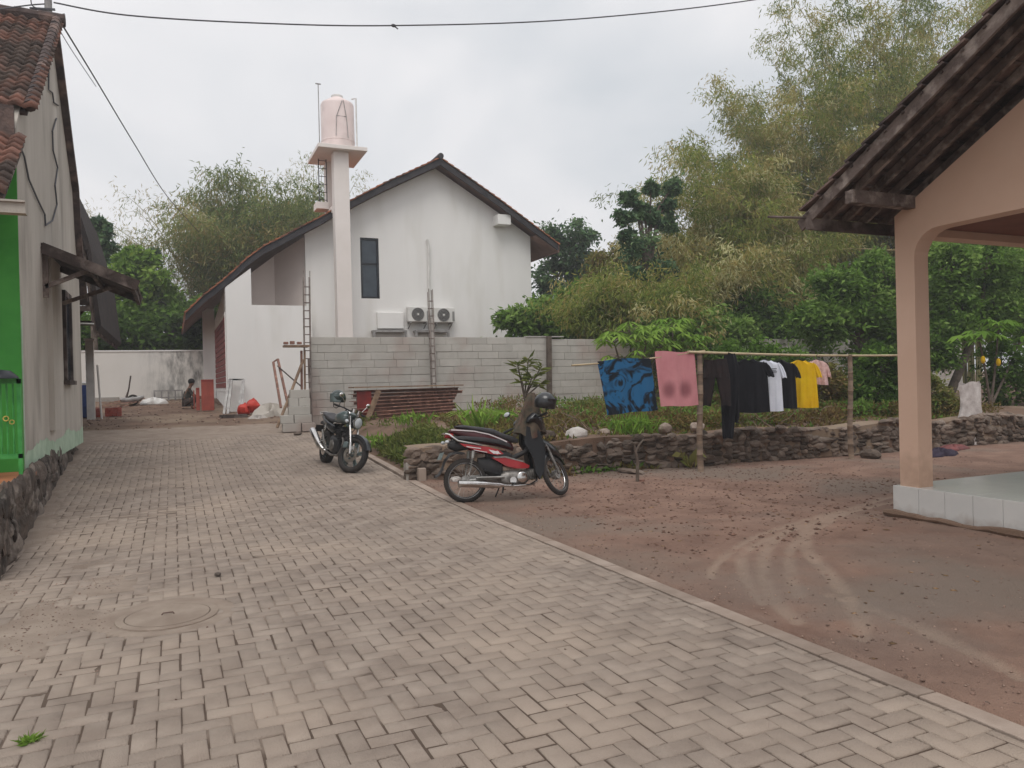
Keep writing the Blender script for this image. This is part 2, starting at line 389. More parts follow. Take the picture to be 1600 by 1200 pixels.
mat("tank_pink", L(234, 218, 214), L(226, 208, 204), 2, 0.4, c3=L(210, 196, 192), s3=1)
mat("white_plastic", L(228, 226, 222), L(206, 204, 200), 3, 0.5)
mat("ac_grey", L(150, 148, 146), L(130, 128, 126), 3, 0.6)
mat("dark_grill", L(58, 56, 58), rough=0.6)
mat("bamboo_pole", L(150, 130, 112), L(112, 94, 80), 3, 0.7, 0.2, 40, sc=(1, 1, 4), c3=L(92, 80, 70), s3=2)
mat("bamboo_light", L(196, 180, 148), L(168, 150, 120), 3, 0.6, sc=(1, 1, 1))
mat("bark", L(112, 100, 90), L(78, 68, 60), 6, 0.95, 0.6, 30)
mat("culm", L(156, 150, 98), L(120, 118, 76), 4, 0.6); mat("culm_pale", L(164, 150, 108), L(132, 118, 82), 4, 0.6)
mat("cable", L(86, 86, 90), rough=0.7)
mat("dust", L(198, 188, 176), L(178, 166, 152), 6, 0.95, 0.3, 60)

def dirt_low(m, z0, z1, col, k=.75):
    """splashed mud that climbs unevenly up the foot of a surface"""
    t_ = m.node_tree; n = t_.nodes.new; l = t_.links.new; bs = t_.nodes["Principled BSDF"]; cur = bs.inputs["Base Color"].links[0].from_socket
    co = n("ShaderNodeTexCoord"); sp = n("ShaderNodeSeparateXYZ"); l(co.outputs["Object"], sp.inputs[0]); nz_ = n("ShaderNodeTexNoise"); nz_.inputs["Scale"].default_value = 9; nz_.inputs["Detail"].default_value = 8; l(co.outputs["Object"], nz_.inputs["Vector"])
    r = n("ShaderNodeMapRange"); r.inputs[1].default_value = z1; r.inputs[2].default_value = z0; l(sp.outputs[2], r.inputs[0]); a = n("ShaderNodeMath"); a.operation = 'MULTIPLY_ADD'; l(r.outputs[0], a.inputs[0]); a.inputs[1].default_value = 1.0; a.inputs[2].default_value = -.85
    b = n("ShaderNodeMath"); b.operation = 'ADD'; l(a.outputs[0], b.inputs[0]); l(nz_.outputs[0], b.inputs[1]); c = n("ShaderNodeMath"); c.operation = 'MULTIPLY'; c.use_clamp = True; l(b.outputs[0], c.inputs[0]); c.inputs[1].default_value = 1.6
    d = n("ShaderNodeMath"); d.operation = 'MULTIPLY'; l(c.outputs[0], d.inputs[0]); d.inputs[1].default_value = k
    x = n("ShaderNodeMix"); x.data_type = 'RGBA'; x.inputs[7].default_value = (*col, 1); l(cur, x.inputs[6]); l(d.outputs[0], x.inputs[0]); l(x.outputs[2], bs.inputs["Base Color"])
dirt_low(MATS["peach"], .32, .95, L(150, 122, 102), .5)
dirt_low(MATS["tile_white"], -.05, .22, L(140, 114, 98), .6)

# ------------------------------------------------------------------ ground
def grid(name, xs, ys, zf, m, attr=None, **kw):
    X, Y = np.meshgrid(xs, ys, indexing='ij'); Z = zf(X, Y); nx, ny = X.shape
    v = np.stack([X, Y, Z], -1).reshape(-1, 3); i = np.arange(nx*ny).reshape(nx, ny)
    f = np.stack([i[:-1, :-1], i[1:, :-1], i[1:, 1:], i[:-1, 1:]], -1).reshape(-1, 4)
    a = None
    if attr: a = {k: fn(X, Y).ravel() for k, fn in attr.items()}
    o = mesh_np(name, v, f, MATS[m] if isinstance(m, str) else m, smooth=True, attrs=a, origin=Vector((0, 0, 0)))
    o.location = (0, 0, 0); return props(o, kind="structure", **kw)
def ground_z(X, Y):
    z = terrain(X, Y)
    fine = (fbm(X*3, Y*3, 4)-0.5)*0.07*((X > 3.5)*(Y > 11.5))+(fbm(X*1.5+9, Y*1.5, 4)-0.5)*0.06*(Y > 20.4)
    under = ((X < 3.4) & (Y < 20.9) & (X > -3.2)) | ((Y < 11.6) & (X > 3.2) & (X < 19))
    return z+fine-np.where(under, 0.06, 0)
xs = np.concatenate([np.array([-290, -150, -70, -40, -25, -15, -10, -7, -5]), np.arange(-4, 20, 0.12), np.array([21, 23, 26, 30, 36, 45, 60, 90, 150, 290])])
ys = np.concatenate([np.array([-100, -40, -15, -5, 0, 5, 8]), np.arange(9, 36, 0.12), np.array([38, 42, 50, 65, 90, 150, 290])])
grid("ground", xs, ys, ground_z, "soil")

# lane: bed of sand that rises over the blocks here and there, herringbone blocks as real pieces
def lane_left(Y): return np.interp(Y, [-1, 4, 7.2, 9.3, 13.6, 19, 22], [-4.2, -4.2, -1.9, -1.42, -1.62, -1.86, -1.95])
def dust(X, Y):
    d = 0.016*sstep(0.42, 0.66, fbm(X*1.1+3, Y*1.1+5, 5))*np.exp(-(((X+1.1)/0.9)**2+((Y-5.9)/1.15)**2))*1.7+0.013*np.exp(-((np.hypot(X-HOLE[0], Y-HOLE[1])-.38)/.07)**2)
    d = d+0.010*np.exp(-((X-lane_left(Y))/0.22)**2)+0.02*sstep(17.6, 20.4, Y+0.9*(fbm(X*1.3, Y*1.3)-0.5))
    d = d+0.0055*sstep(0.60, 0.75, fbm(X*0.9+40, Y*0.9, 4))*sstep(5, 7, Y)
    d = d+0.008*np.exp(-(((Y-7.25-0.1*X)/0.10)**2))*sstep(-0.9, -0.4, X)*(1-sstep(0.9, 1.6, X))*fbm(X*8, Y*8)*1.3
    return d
HOLE = (-0.07, 5.78, 0.33)
def bed(X, Y): return lz(Y)-0.0070+dust(X, Y)*(0.75+0.5*fbm(X*6, Y*6, 3))+0.003*(fbm(X*14, Y*14, 3)-0.5)-np.where(X > 3.19, 0.05, 0)
grid("lane_sand", np.arange(-4.3, 3.25, 0.035), np.arange(-0.3, 21.2, 0.035), bed, "sand", attr={"joint_shade": lambda X, Y: (1-sstep(0.002, 0.007, dust(X, Y)))*sstep(.3, .5, fbm(X*1.6, Y*1.6, 4)+.12)})  # mask for the painted gap shade: patchy, fading where loose sand lies
HOLE = (-0.07, 5.78, 0.33)
U = 0.105; V = []; TT = []
for i in range(-42, 33):
    for j in range(-2, 198):
        k = (i-j) % 4
        if k == 0: x0, x1, y0, y1 = i*U, (i+2)*U, j*U, (j+1)*U
        elif (i-j) % 4 == 3: x0, x1, y0, y1 = i*U, (i+1)*U, j*U, (j+2)*U
        else: continue
        cx, cy = (x0+x1)/2, (y0+y1)/2
        if cx < lane_left(cy)+0.06 or x0 > 3.165 or cy > 20.3+0.3*sin(cx*2.1): continue
        x1 = min(x1, 3.205)
        if (cx-HOLE[0])**2+(cy-HOLE[1])**2 < (HOLE[2]+0.03)**2: continue
        V.append((x0, x1, y0, y1))
V = np.array(V); n = len(V); G = 0.0018+0.0034*RNG.random(n)**2.5*(0.4+1.4*(fbm((V[:, 0])*.9, V[:, 2]*.9, 3))); e = 0.006
cx = (V[:, 0]+V[:, 1])/2; cy = (V[:, 2]+V[:, 3])/2
hx = (V[:, 1]-V[:, 0])/2-G; hy = (V[:, 3]-V[:, 2])/2-G; zt = lz(cy)+RNG.normal(size=n)*0.0016+0.004*(fbm(cx*1.2, cy*1.2)-0.5)
tx = RNG.normal(size=n)*0.010; ty = RNG.normal(size=n)*0.010+np.where(cy > 11, 0.05, 0); ro = RNG.normal(size=n)*0.012
dx = RNG.normal(size=n)*0.0022; dy = RNG.normal(size=n)*0.0022
vs = []
for (ex, ez) in ((e, 0.0), (0, -e), (0, -0.05)):
    for sx, sy in ((-1, -1), (1, -1), (1, 1), (-1, 1)):
        lx = sx*(hx-ex); ly = sy*(hy-ex)
        vs.append(np.stack([cx+dx+lx*np.cos(ro)-ly*np.sin(ro), cy+dy+lx*np.sin(ro)+ly*np.cos(ro), zt+ez+lx*tx+ly*ty], -1))
vs = np.stack(vs, 1).reshape(-1, 3)
fb = [(0, 1, 2, 3)]
for r in (0, 4):
    for q in range(4): fb.append((r+q, r+4+q, r+4+(q+1) % 4, r+(q+1) % 4))
fs = (np.array(fb)[None]+12*np.arange(n)[:, None, None]).reshape(-1, 4)
tn = np.clip(0.5+0.17*RNG.normal(size=n)+0.5*(fbm(cx*0.5, cy*0.5)-0.5), 0, 1)
# a few pale newer blocks beside the kerb
for yy in (2.55, 2.95, 3.45, 3.95, 4.6, 5.3, 6.1): 
    q = np.argmin((cx-3.05)**2+(cy-yy)**2); tn[q] = 1.9
pv = mesh_np("paving", vs, fs, MATS["paver"], tint=np.repeat(tn, 12), origin=Vector((0, 0, 0))); pv.location = (0, 0, 0); props(pv, kind="structure")
b = MB()
y = -0.3; 
while y < 19.6:
    l_ = random.uniform(0.55, 0.62); b.tv = random.random(); h = 0.004*random.random()+(0.03 if y > 11.3 else 0)
    z0, z1 = float(lz(y)), float(lz(y+l_)); xa = 3.222+random.uniform(-.004, .004); xb = xa+0.125
    p = [(xa, y+.004, z0-.1), (xb, y+.004, z0-.1), (xb, y+l_-.004, z1-.1), (xa, y+l_-.004, z1-.1), (xa, y+.004, z0+h), (xb, y+.004, z0+h-.003), (xb, y+l_-.004, z1+h-.003), (xa, y+l_-.004, z1+h)]
    b.add(p, [(0, 3, 2, 1), (4, 5, 6, 7), (0, 1, 5, 4), (1, 2, 6, 5), (2, 3, 7, 6), (3, 0, 4, 7)]); y += l_
b.build("kerb", "kerb", kind="structure", bevel=0.006)

# yard of packed red-brown earth with tyre tracks pressed in
TR = []
def track(pts, wd):
    P = [Vector((*p, 0)) for p in pts]; out_ = []
    for i in range(len(P)-1):
        a = P[max(i-1, 0)]; b_ = P[i]; c_ = P[i+1]; d_ = P[min(i+2, len(P)-1)]
        for k in range(8):
            t = k/8; out_.append(0.5*((2*b_)+(c_-a)*t+(2*a-5*b_+4*c_-d_)*t*t+(3*b_-a-3*c_+d_)*t**3))
    TR.append((np.array([(q.x, q.y) for q in out_]), wd))
def gp(*q): return [tuple(atZ(x, y, 0)[:2]) for x, y in q]
track(gp((1390, 775), (1310, 800), (1262, 822), (1262, 860), (1300, 900), (1340, 960), (1345, 1000)), 0.075)
track(gp((1400, 782), (1290, 808), (1215, 838), (1192, 880), (1205, 930), (1250, 975)), 0.07)
track(gp((1330, 800), (1230, 830), (1165, 860), (1165, 905), (1195, 945)), 0.06)
track(gp((1300, 812), (1240, 850), (1235, 895), (1250, 935)), 0.06)
track(gp((1300, 800), (1180, 838), (1120, 880), (1110, 905)), 0.05)
track(gp((1300, 930), (1420, 975), (1540, 1030), (1600, 1060)), 0.07)
def trk(X, Y):
    s = np.zeros_like(X)
    for P, wd in TR:
        d2 = np.full(X.shape, 9.0)
        for i in range(len(P)-1):
            ax_, ay_ = P[i]; bx_, by_ = P[i+1]; vx, vy = bx_-ax_, by_-ay_; ll = vx*vx+vy*vy+1e-9
            if ll > 1: continue
            t = np.clip(((X-ax_)*vx+(Y-ay_)*vy)/ll, 0, 1); d2 = np.minimum(d2, (X-ax_-t*vx)**2+(Y-ay_-t*vy)**2)
        s = np.maximum(s, np.exp(-(d2/(wd*.85)**2)**2))
    return s
def trk2(X, Y):
    global TR
    s_ = TR; TR = [(p, w_*1.6) for p, w_ in s_]; r = trk(X, Y); TR = s_; return r
def yard_z(X, Y):
    z = terrain(X, np.minimum(Y, 11.4))-0.006-0.016*trk(X, Y)*(0.6+0.4*np.sin(Y*60))+0.010*np.clip(trk2(X, Y)-trk(X, Y), 0, 1)+0.024*(fbm(X*7, Y*7, 5)-0.5)+0.012*sstep(.55, .8, fbm(X*16+3, Y*16, 2))*sstep(.45, .6, fbm(X*.8, Y*.8, 3))+0.03*(fbm(X*1.3, Y*1.3, 3)-0.5)*sstep(3.4, 4.4, X)
    return z-np.where(X < 3.37, 0.03, 0)+0.01*sstep(0.52, 0.62, fbm(X*5, Y*5, 3))*np.exp(-((X-3.4)/0.1)**2)
yx = np.concatenate([np.arange(3.34, 10, 0.03), np.arange(10, 19.2, 0.09)]); yy_ = np.arange(-0.5, 11.9, 0.035)
ym = mat("yard_earth", L(150, 121, 105), L(122, 95, 82), 1.6, 0.95, 0.9, 110, detail=12, c3=L(128, 112, 100), s3=0.42, t3=(0.48, 0.62))
t_ = ym.node_tree; bs = t_.nodes["Principled BSDF"]; cur = bs.inputs["Base Color"].links[0].from_socket
at = t_.nodes.new("ShaderNodeAttribute"); at.attribute_name = "track"; xx = t_.nodes.new("ShaderNodeMix"); xx.data_type = 'RGBA'; xx.inputs[7].default_value = (*L(166, 146, 129), 1)
t_.links.new(cur, xx.inputs[6]); t_.links.new(at.outputs["Fac"], xx.inputs[0]); t_.links.new(xx.outputs[2], bs.inputs["Base Color"])
at2 = t_.nodes.new("ShaderNodeAttribute"); at2.attribute_name = "grey"; x2 = t_.nodes.new("ShaderNodeMix"); x2.data_type = 'RGBA'; x2.inputs[7].default_value = (*L(128, 114, 104), 1)
t_.links.new(xx.outputs[2], x2.inputs[6]); t_.links.new(at2.outputs["Fac"], x2.inputs[0]); t_.links.new(x2.outputs[2], bs.inputs["Base Color"])
def greyz(X, Y):
    a = np.exp(-(((X-4.2)/1.3)**2+((Y-3.9)/1.2)**2))*sstep(0.3, 0.6, fbm(X*2, Y*2, 4))
    b_ = sstep(0.45, 0.6, fbm(X*0.7+7, Y*0.7, 4))*np.exp(-((X-6.6)/0.9)**2)*(Y < 6.8)
    return np.clip(a*0.7+b_*0.4, 0, 0.7)
grid("yard", yx, yy_, yard_z, ym, attr={"track": lambda X, Y: np.clip(trk(X, Y)*0.55*sstep(0.05, 0.4, fbm(X*5, Y*5, 3)), 0, 1), "grey": greyz})

# loose grit, pebbles and dry leaves over the yard and the lane
def scatter(name, m, pts, r0_, r1_, flat, label, cat):
    V_ = []; F_ = []; tt = []
    base = np.array([(1, 0, 0), (0, 1, 0), (-1, 0, 0), (0, -1, 0), (0, 0, 1), (0, 0, -1)], float); fcs = np.array([(0, 1, 4), (1, 2, 4), (2, 3, 4), (3, 0, 4), (1, 0, 5), (2, 1, 5), (3, 2, 5), (0, 3, 5)])
    n = len(pts); R_ = RNG.uniform(r0_, r1_, n)*RNG.random(n)**0.6; A = RNG.uniform(0, 6.28, n)
    j = 1+0.45*RNG.uniform(-1, 1, (n, 6, 3)); v = base[None]*j*R_[:, None, None]; v[..., 2] *= flat
    c, s_ = np.cos(A)[:, None], np.sin(A)[:, None]; x = v[..., 0]*c-v[..., 1]*s_; y = v[..., 0]*s_+v[..., 1]*c
    v = np.stack([x+pts[:, 0:1], y+pts[:, 1:2], v[..., 2]+pts[:, 2:3]+R_[:, None]*flat*0.3], -1).reshape(-1, 3)
    f = (fcs[None]+6*np.arange(n)[:, None, None]).reshape(-1, 3)
    o = mesh_np(name, v, f, MATS[m], tint=np.repeat(RNG.random(n), 6)); return props(o, label, cat, None, "stuff")
def pts_in(n, x0, x1, y0, y1, zf):
    X = RNG.uniform(x0, x1, n); Y = RNG.uniform(y0, y1, n); return np.stack([X, Y, zf(X, Y)], -1)
mat("pebble", L(150, 128, 114), L(110, 86, 76), 30, 0.9, tint=0.4)
mat("red_crumb", L(128, 98, 84), L(92, 68, 58), 30, 0.9, tint=0.35)
mat("dry_leaf", L(150, 122, 90), L(96, 70, 52), 20, 0.9, tint=0.4)
P1 = pts_in(7000, 3.4, 13, 1.5, 11.2, yard_z); P2 = pts_in(900, 3.35, 3.9, 1.5, 11.2, yard_z)
scatter("pebbles", "pebble", np.concatenate([P1, P2]), 0.004, 0.017, 0.6, "small grey pebbles strewn over the earth yard", "pebbles")
P3 = pts_in(2600, 4.0, 9.5, 5.5, 11.2, yard_z)
scatter("earth_crumbs", "red_crumb", P3, 0.008, 0.03, 0.5, "red brown crumbs of earth and brick in the yard", "rubble")
P4 = pts_in(420, 3.4, 12, 3, 11.2, yard_z)
scatter("dry_leaves", "dry_leaf", P4, 0.02, 0.045, 0.12, "fallen dry leaves lying on the yard", "leaves")
P5 = pts_in(600, -2.0, 3.2, 3, 19, bed); P6 = pts_in(2600, -1.9, -0.4, 4.6, 7.4, bed)
P5[:, 2] += 0.006
scatter("lane_grit", "pebble", np.concatenate([P5, P6]), 0.003, 0.010, 0.6, "fine grit scattered on the paved lane", "grit")
P7 = pts_in(1600, -2.2, 12, 20.2, 32, ground_z)
P7 = P7[(P7[:, 0] < 3.2) | (P7[:, 1] < 19)]
scatter("site_rubble", "pebble", P7, 0.02, 0.07, 0.6, "broken bits of masonry on the bare ground behind the lane", "rubble")

# manhole cover
t = T("manhole_cover", "round concrete manhole cover set in the paved lane", "manhole cover", (HOLE[0], HOLE[1], 0))
MB().lathe([(0.0, 0.012), (0.20, 0.012), (0.266, 0.011), (0.269, -0.01)], (HOLE[0], HOLE[1], 0), n=48).build("lid", "sand", t, smooth=True)
MB().lathe([(0.271, -0.01), (0.273, 0.010), (0.325, 0.008), (0.335, -0.03)], (HOLE[0], HOLE[1], 0), n=48).build("rim", "sand", t, smooth=True)
MB().tube([(HOLE[0]-.04, HOLE[1], .012), (HOLE[0]-.03, HOLE[1], .024), (HOLE[0]+.03, HOLE[1], .024), (HOLE[0]+.04, HOLE[1], .012)], 0.005, 6).build("handle", "rebar", t)
# ------------------------------------------------------------------ helpers for buildings
def tile_sheet(name, p, u, v, nu, nv, tw, tl, m, parent, amp=0.035, step=0.03, nseg=6, sag=0.0):
    """overlapping rows of curved clay tiles: p corner at the eave, u along the eave, v up the slope"""
    p = np.array(p, float); u = np.array(u, float)/np.linalg.norm(u); v = np.array(v, float)/np.linalg.norm(v); nn = np.cross(u, v); nn = nn if nn[2] > 0 else -nn
    V_ = []; F_ = []; tt = []; b = 0
    for j in range(nv):
        for i in range(nu):
            off = RNG.normal()*0.005; ti = RNG.random(); s_ = j*tl
            prof = [(k/nseg*tw, amp*(0.5-0.5*cos(2*pi*k/nseg))) for k in range(nseg+1)]
            rings = [(s_, -0.015, 0), (s_, step, 1), (s_+tl*1.12, 0.002, 1)]
            for (sv, hh, wv) in rings:
                for (su, hz) in prof: V_.append(p+u*(i*tw+su)+v*sv+nn*(hh+off+(hz if wv else hz*0.7))); tt.append(ti)
            q = nseg+1
            for r in range(2):
                for k in range(nseg): F_.append((b+r*q+k, b+r*q+k+1, b+(r+1)*q+k+1, b+(r+1)*q+k))
            b += 3*q
    return mesh_np(name, np.array(V_), np.array(F_), MATS[m], parent, tint=tt)
def slab(mb, a, b_, c, d, th):
    """quad a,b,c,d thickened downwards"""
    P = [Vector(x) for x in (a, b_, c, d)]; nn = (P[1]-P[0]).cross(P[3]-P[0]).normalized(); nn = nn if nn.z > 0 else -nn
    Q = [x-nn*th for x in P]; mb.add(P+Q, [(0, 1, 2, 3), (4, 7, 6, 5), (0, 4, 5, 1), (1, 5, 6, 2), (2, 6, 7, 3), (3, 7, 4, 0)]); return mb
def masonry(name, x0, x1, yf, z0f, z1f, m, parent, axis='x', depth=0.25, rs=(0.13, 0.09), seed=3, out=-1, dep=.11, skip=0, **kw):
    """rough stones laid in uneven rows in a wall face; axis x: wall runs along x at y = yf(x), axis y: along y at x = yf(y)"""
    random.seed(seed); mb = MB(); s_ = x0
    z = 0
    row = 0
    s_ = x0
    while s_ < x1:
        w_ = random.uniform(0.7, 1.7)*rs[0]; z = z0f(s_)-0.04; top = z1f(s_)
        while z < top:
            h_ = random.uniform(0.7, 1.6)*rs[1]; ww = w_*random.uniform(0.8, 1.35); mb.tv = random.random()
            o_ = yf(s_)+out*random.uniform(-0.02, 0.02)-out*dep*0.55
            c = (s_+random.uniform(-.03, .03), o_, min(z+h_/2, top-h_*0.4)) if axis == 'x' else (o_, s_+random.uniform(-.03, .03), min(z+h_/2, top-h_*0.4))
            
            if random.random() < skip: z += h_*.93; continue
            mb.rock(c, (ww*0.78, dep, h_*0.80) if axis == 'x' else (dep, ww*0.78, h_*0.80), rz=random.uniform(-.3, .3)); z += h_*0.93
        s_ += w_*1.0
    return mb.build(name, m, parent, **kw)

# ------------------------------------------------------------------ house on the left: gable wall of bare plaster, green front, stone plinth
XW = -1.65; YC = 10.78
lh = T("plaster_house", "narrow house on the left with bare grey plaster gable wall and green front", "house", (-5, 13.5, 0.2))
def onw(x, y): q = atX(x, y, XW); return (q.y, q.z)
gab = [(YC, 0.60), (17.3, 0.66), (17.3, 3.7)]+[onw(x, y) for x, y in ((118, 385), (113, 300), (104, 235), (96, 173), (87, 105), (81, 60), (77, 32))]
rY, rZ = gab[-1]
EV = onw(31, 168)
gab += [(EV[0], EV[1]), (YC, EV[1]-0.35)]
MB().prism(gab, XW-0.14, XW, 'x').build("gable_wall", "plaster_gray", lh)
MB().box((-9, 17.1, 0.4), (XW-0.15, 17.25, 3.8)).build("rear_wall", "plaster_gray", lh)
# ragged mint paint left along the foot of the wall
b = MB(); ys_ = np.arange(YC, 17.3, 0.09); top = [0.60+0.24+0.05*sin(q*2.2)+0.05*random.random() for q in ys_]
for i in range(len(ys_)-1): b.add([(XW+.004, ys_[i], 0.55+0.02*random.random()), (XW+.004, ys_[i+1], 0.55+.02*random.random()), (XW+.004, ys_[i+1], top[i+1]), (XW+.004, ys_[i], top[i])], [(0, 1, 2, 3)])
b.box((XW+.001, YC+.0, .6), (XW+.007, YC+.05, 2.6)); b.build("mint_band", "mint", lh, label="ragged band of pale mint paint at the foot of the grey wall")
# green front wall, recessed from the wall end
MB().box((-9, YC-.02, 0.58), (XW-.002, YC-0.002, 4.4)).build("front_wall", "green_paint", lh, label="bright green painted front wall")
MB().box((-9, YC-.034, .62), (XW-0.004, YC-.022, .78)).build("skirting", "green_paint", lh)
# upper roof
far_dir = Vector((0, gab[4][0]-rY, gab[4][1]-rZ)); 
eY, eZ = EV
sl_up = Vector((0, rY-eY, rZ-eZ))
ov = 0.13
nrow = int(sl_up.length/0.17)+1
tile_sheet("roof_tiles", (-6.4, eY-0.12, eZ-0.02), (1, 0, 0), (0, rY-eY+0.1, rZ-eZ), int((6.4+XW+ov)/0.16)+1, nrow, 0.16, 0.17, "old_clay", lh, 0.04, 0.035)
slab(MB(), (-6.4, eY-.05, eZ-.06), (XW+ov-.05, eY-.05, eZ-.06), (XW+ov-.05, rY, rZ-.04), (-6.4, rY, rZ-.04), 0.05).build("roof_deck", "wood_dark", lh)
b = MB(); q = [(c[0], c[1]) for c in gab[2:10]]
for i in range(len(q)-1):
    (y0, z0), (y1, z1) = q[i], q[i+1]
    if i == 0: y0, z0 = 17.7, 3.3
    b.add([(-6.4, y0, z0), (XW+.11, y0, z0), (XW+.11, y1, z1), (-6.4, y1, z1), (-6.4, y0+.07, z0+.09), (XW+.11, y0+.07, z0+.09), (XW+.11, y1+.07, z1+.09), (-6.4, y1+.07, z1+.09)], [(0, 1, 2, 3), (4, 7, 6, 5), (0, 4, 5, 1), (1, 5, 6, 2), (2, 6, 7, 3), (3, 7, 4, 0)])
b.build("rear_roof", "mossy_tile", lh, label="dark rear roof slope seen edge on")
b = MB()
# verge tiles: a row of thick old tiles stepping down the slope, and the ridge
for k in range(nrow):
    f_ = (k+.5)/nrow; y_ = eY+(rY-eY)*f_; z_ = eZ+(rZ-eZ)*f_; b.tv = random.random()
    d = Vector((0, rY-eY, rZ-eZ)).normalized(); c = Vector((XW+ov-.02, y_, z_+.05))
    b.tube([c-d*.14, c+d*.13], [.075, .06], 8)
for x in np.arange(-6.4, XW+.1, .33): b.tv = random.random(); b.tube([(x, rY, rZ+.03), (x+.35, rY, rZ+.03)], [.11, .095], 10)
b.build("ridge_tiles", "mossy_tile", lh)
# lower porch roof over the terrace
tile_sheet("porch_tiles", (-4.73, 9.35, 3.62), (1, 0, 0), (0, 1.38, 1.0), 20, 10, 0.16, 0.17, "old_clay", lh, 0.045, 0.035)
slab(MB(), (-4.73, 9.37, 3.59), (-1.56, 9.37, 3.59), (-1.56, 10.72, 4.56), (-4.73, 10.72, 4.56), .05).build("porch_deck", "wood_dark", lh)
p_ = atY(42, 320, 9.3); MB().box((-4.5, 9.2, p_.z-.11), (p_.x, 9.33, p_.z+.0)).box((-4.5, 9.17, p_.z+.0), (p_.x, 9.35, p_.z+.02)).build("eave_beam", "plaster_gray", lh, label="pale timber beam under the porch eave")
MB().box((-2.6, YC-.06, 4.405), (XW-.01, YC-.001, EV[1]-.1)).build("gable_infill", "mossy_tile", lh)
# drooping cables on the wall
def wpt(x, y): q = atX(x, y, XW+.02); return (q.x, q.y, q.z)
MB().tube([wpt(*q) for q in ((30, 225), (38, 245), (45, 280), (58, 310), (70, 335), (71, 352), (82, 345), (89, 320), (86, 290), (90, 262), (83, 235), (82, 205), (88, 185))], .012, 6).build("wall_cable", "cable", lh)
MB().tube([wpt(*q) for q in ((76, 75), (76, 140), (82, 145), (84, 160), (91, 165))], .012, 6).build("conduit", "cable", lh)
# window set in the gable wall and its lean-to awning
q0 = onw(101, 470); q1 = onw(108, 590)
f_ = MB().box((XW-.05, q0[0]-.35, 1.75), (XW+.05, q0[0]-.25, 3.25)).box((XW-.05, q0[0]+.45, 1.75), (XW+.05, q0[0]+.55, 3.25)).box((XW-.05, q0[0]-.25, 3.15), (XW+.05, q0[0]+.45, 3.25)).box((XW-.06, q0[0]-.4, 1.68), (XW+.09, q0[0]+.6, 1.75)).build("window", "wood_dark", lh)
MB().box((XW+.002, q0[0]-.25, 1.75), (XW+.01, q0[0]+.45, 3.15)).build("pane", "glass_dark", f_)
Z0 = 3.66
def awp(x, y, Y): q = atY(x, y, Y); return Vector(q)
pa = Vector((XW, 12.55, Z0)); pb = atY(214, 446, 12.6)
aw = slab(MB(), (XW, 12.5, Z0), (pb.x, 12.5, pb.z+.06), (pb.x, 14.6, pb.z+.06), (XW, 14.6, Z0), .03).build("awning", "wood_dark", lh, label="weathered lean-to awning sticking out over the lane")
b = MB()
b.beam((XW, 12.48, Z0-.07), (pb.x+.02, 12.48, pb.z-.02), .03, .15); b.beam((XW, 14.5, Z0-.07), (pb.x, 14.5, pb.z-.02), .04, .12)
b.beam((pb.x-.05, 12.5, pb.z-.05), (pb.x-.05, 14.6, pb.z-.05), .05, .08); b.beam((-1.05, 12.55, 3.3), (-1.05, 14.6, 3.3), .05, .07)
b.build("awning_frame", "wood_dark", aw)
b = MB(); b.beam((XW+.03, 12.6, 3.05), (-.95, 12.6, 3.36), .05, .06); b.beam((XW+.03, 12.6, 2.9), (XW+.03, 12.6, 3.62), .05, .08); MB().beam((XW+.03, 14.4, 3.0), (-.85, 14.4, 3.30), .05, .06).build("bracket", "wood_weather", aw)
b.build("bracket", "wood_weather", aw)
q = onw(80, 420); MB().box((XW-.0, 12.9, 1.0), (XW+.07, 13.35, 3.52)).build("wall_pier", "plaster_gray", lh)
# plinth of dark stone, terrace with orange edge
def plx(y): return float(np.interp(y, [7.4, 9.3, 13.6, 17.4], [-1.36, -1.46, -1.66, -1.8]))
pl = masonry("plinth", 7.62, 17.3, plx, lambda s: float(lz(s)), lambda s: 0.64, "dark_stone", lh, axis='y', rs=(0.22, 0.15), out=1, dep=.05, label="dark weathered stone plinth along the lane")
MB().box((-9, 8.35, -.1), (-1.62, YC, .565)).box((-2.2, YC, -.1), (-1.86, 17.3, .6)).build("terrace_fill", "mortar", lh)
b = MB(); yy2 = np.arange(7.72, 17.31, .35)
for i in range(len(yy2)-1):
    xa2, xb2 = plx(yy2[i])-.0, plx(yy2[i+1])-.0
    b.add([(xa2, yy2[i], -.1), (xb2, yy2[i+1], -.1), (xb2, yy2[i+1], .615), (xa2, yy2[i], .615), (xa2-.4, yy2[i], -.1), (xb2-.4, yy2[i+1], -.1), (xb2-.4, yy2[i+1], .615), (xa2-.4, yy2[i], .615)], [(0, 1, 2, 3), (3, 2, 6, 7), (0, 3, 7, 4)])
b.build("plinth_mortar", "dark_stone", lh)
b = MB(); b.box((-9, 8.2, .566), (-1.52, YC, .62)); b.build("terrace_edge", "orange_edge", lh, label="terracotta coloured edge of the raised terrace", bevel=.01)
b = MB(); b.box((-9, 7.7, -.1), (-1.57, 7.78, .565)); b.build("terrace_face", "green_paint", lh)
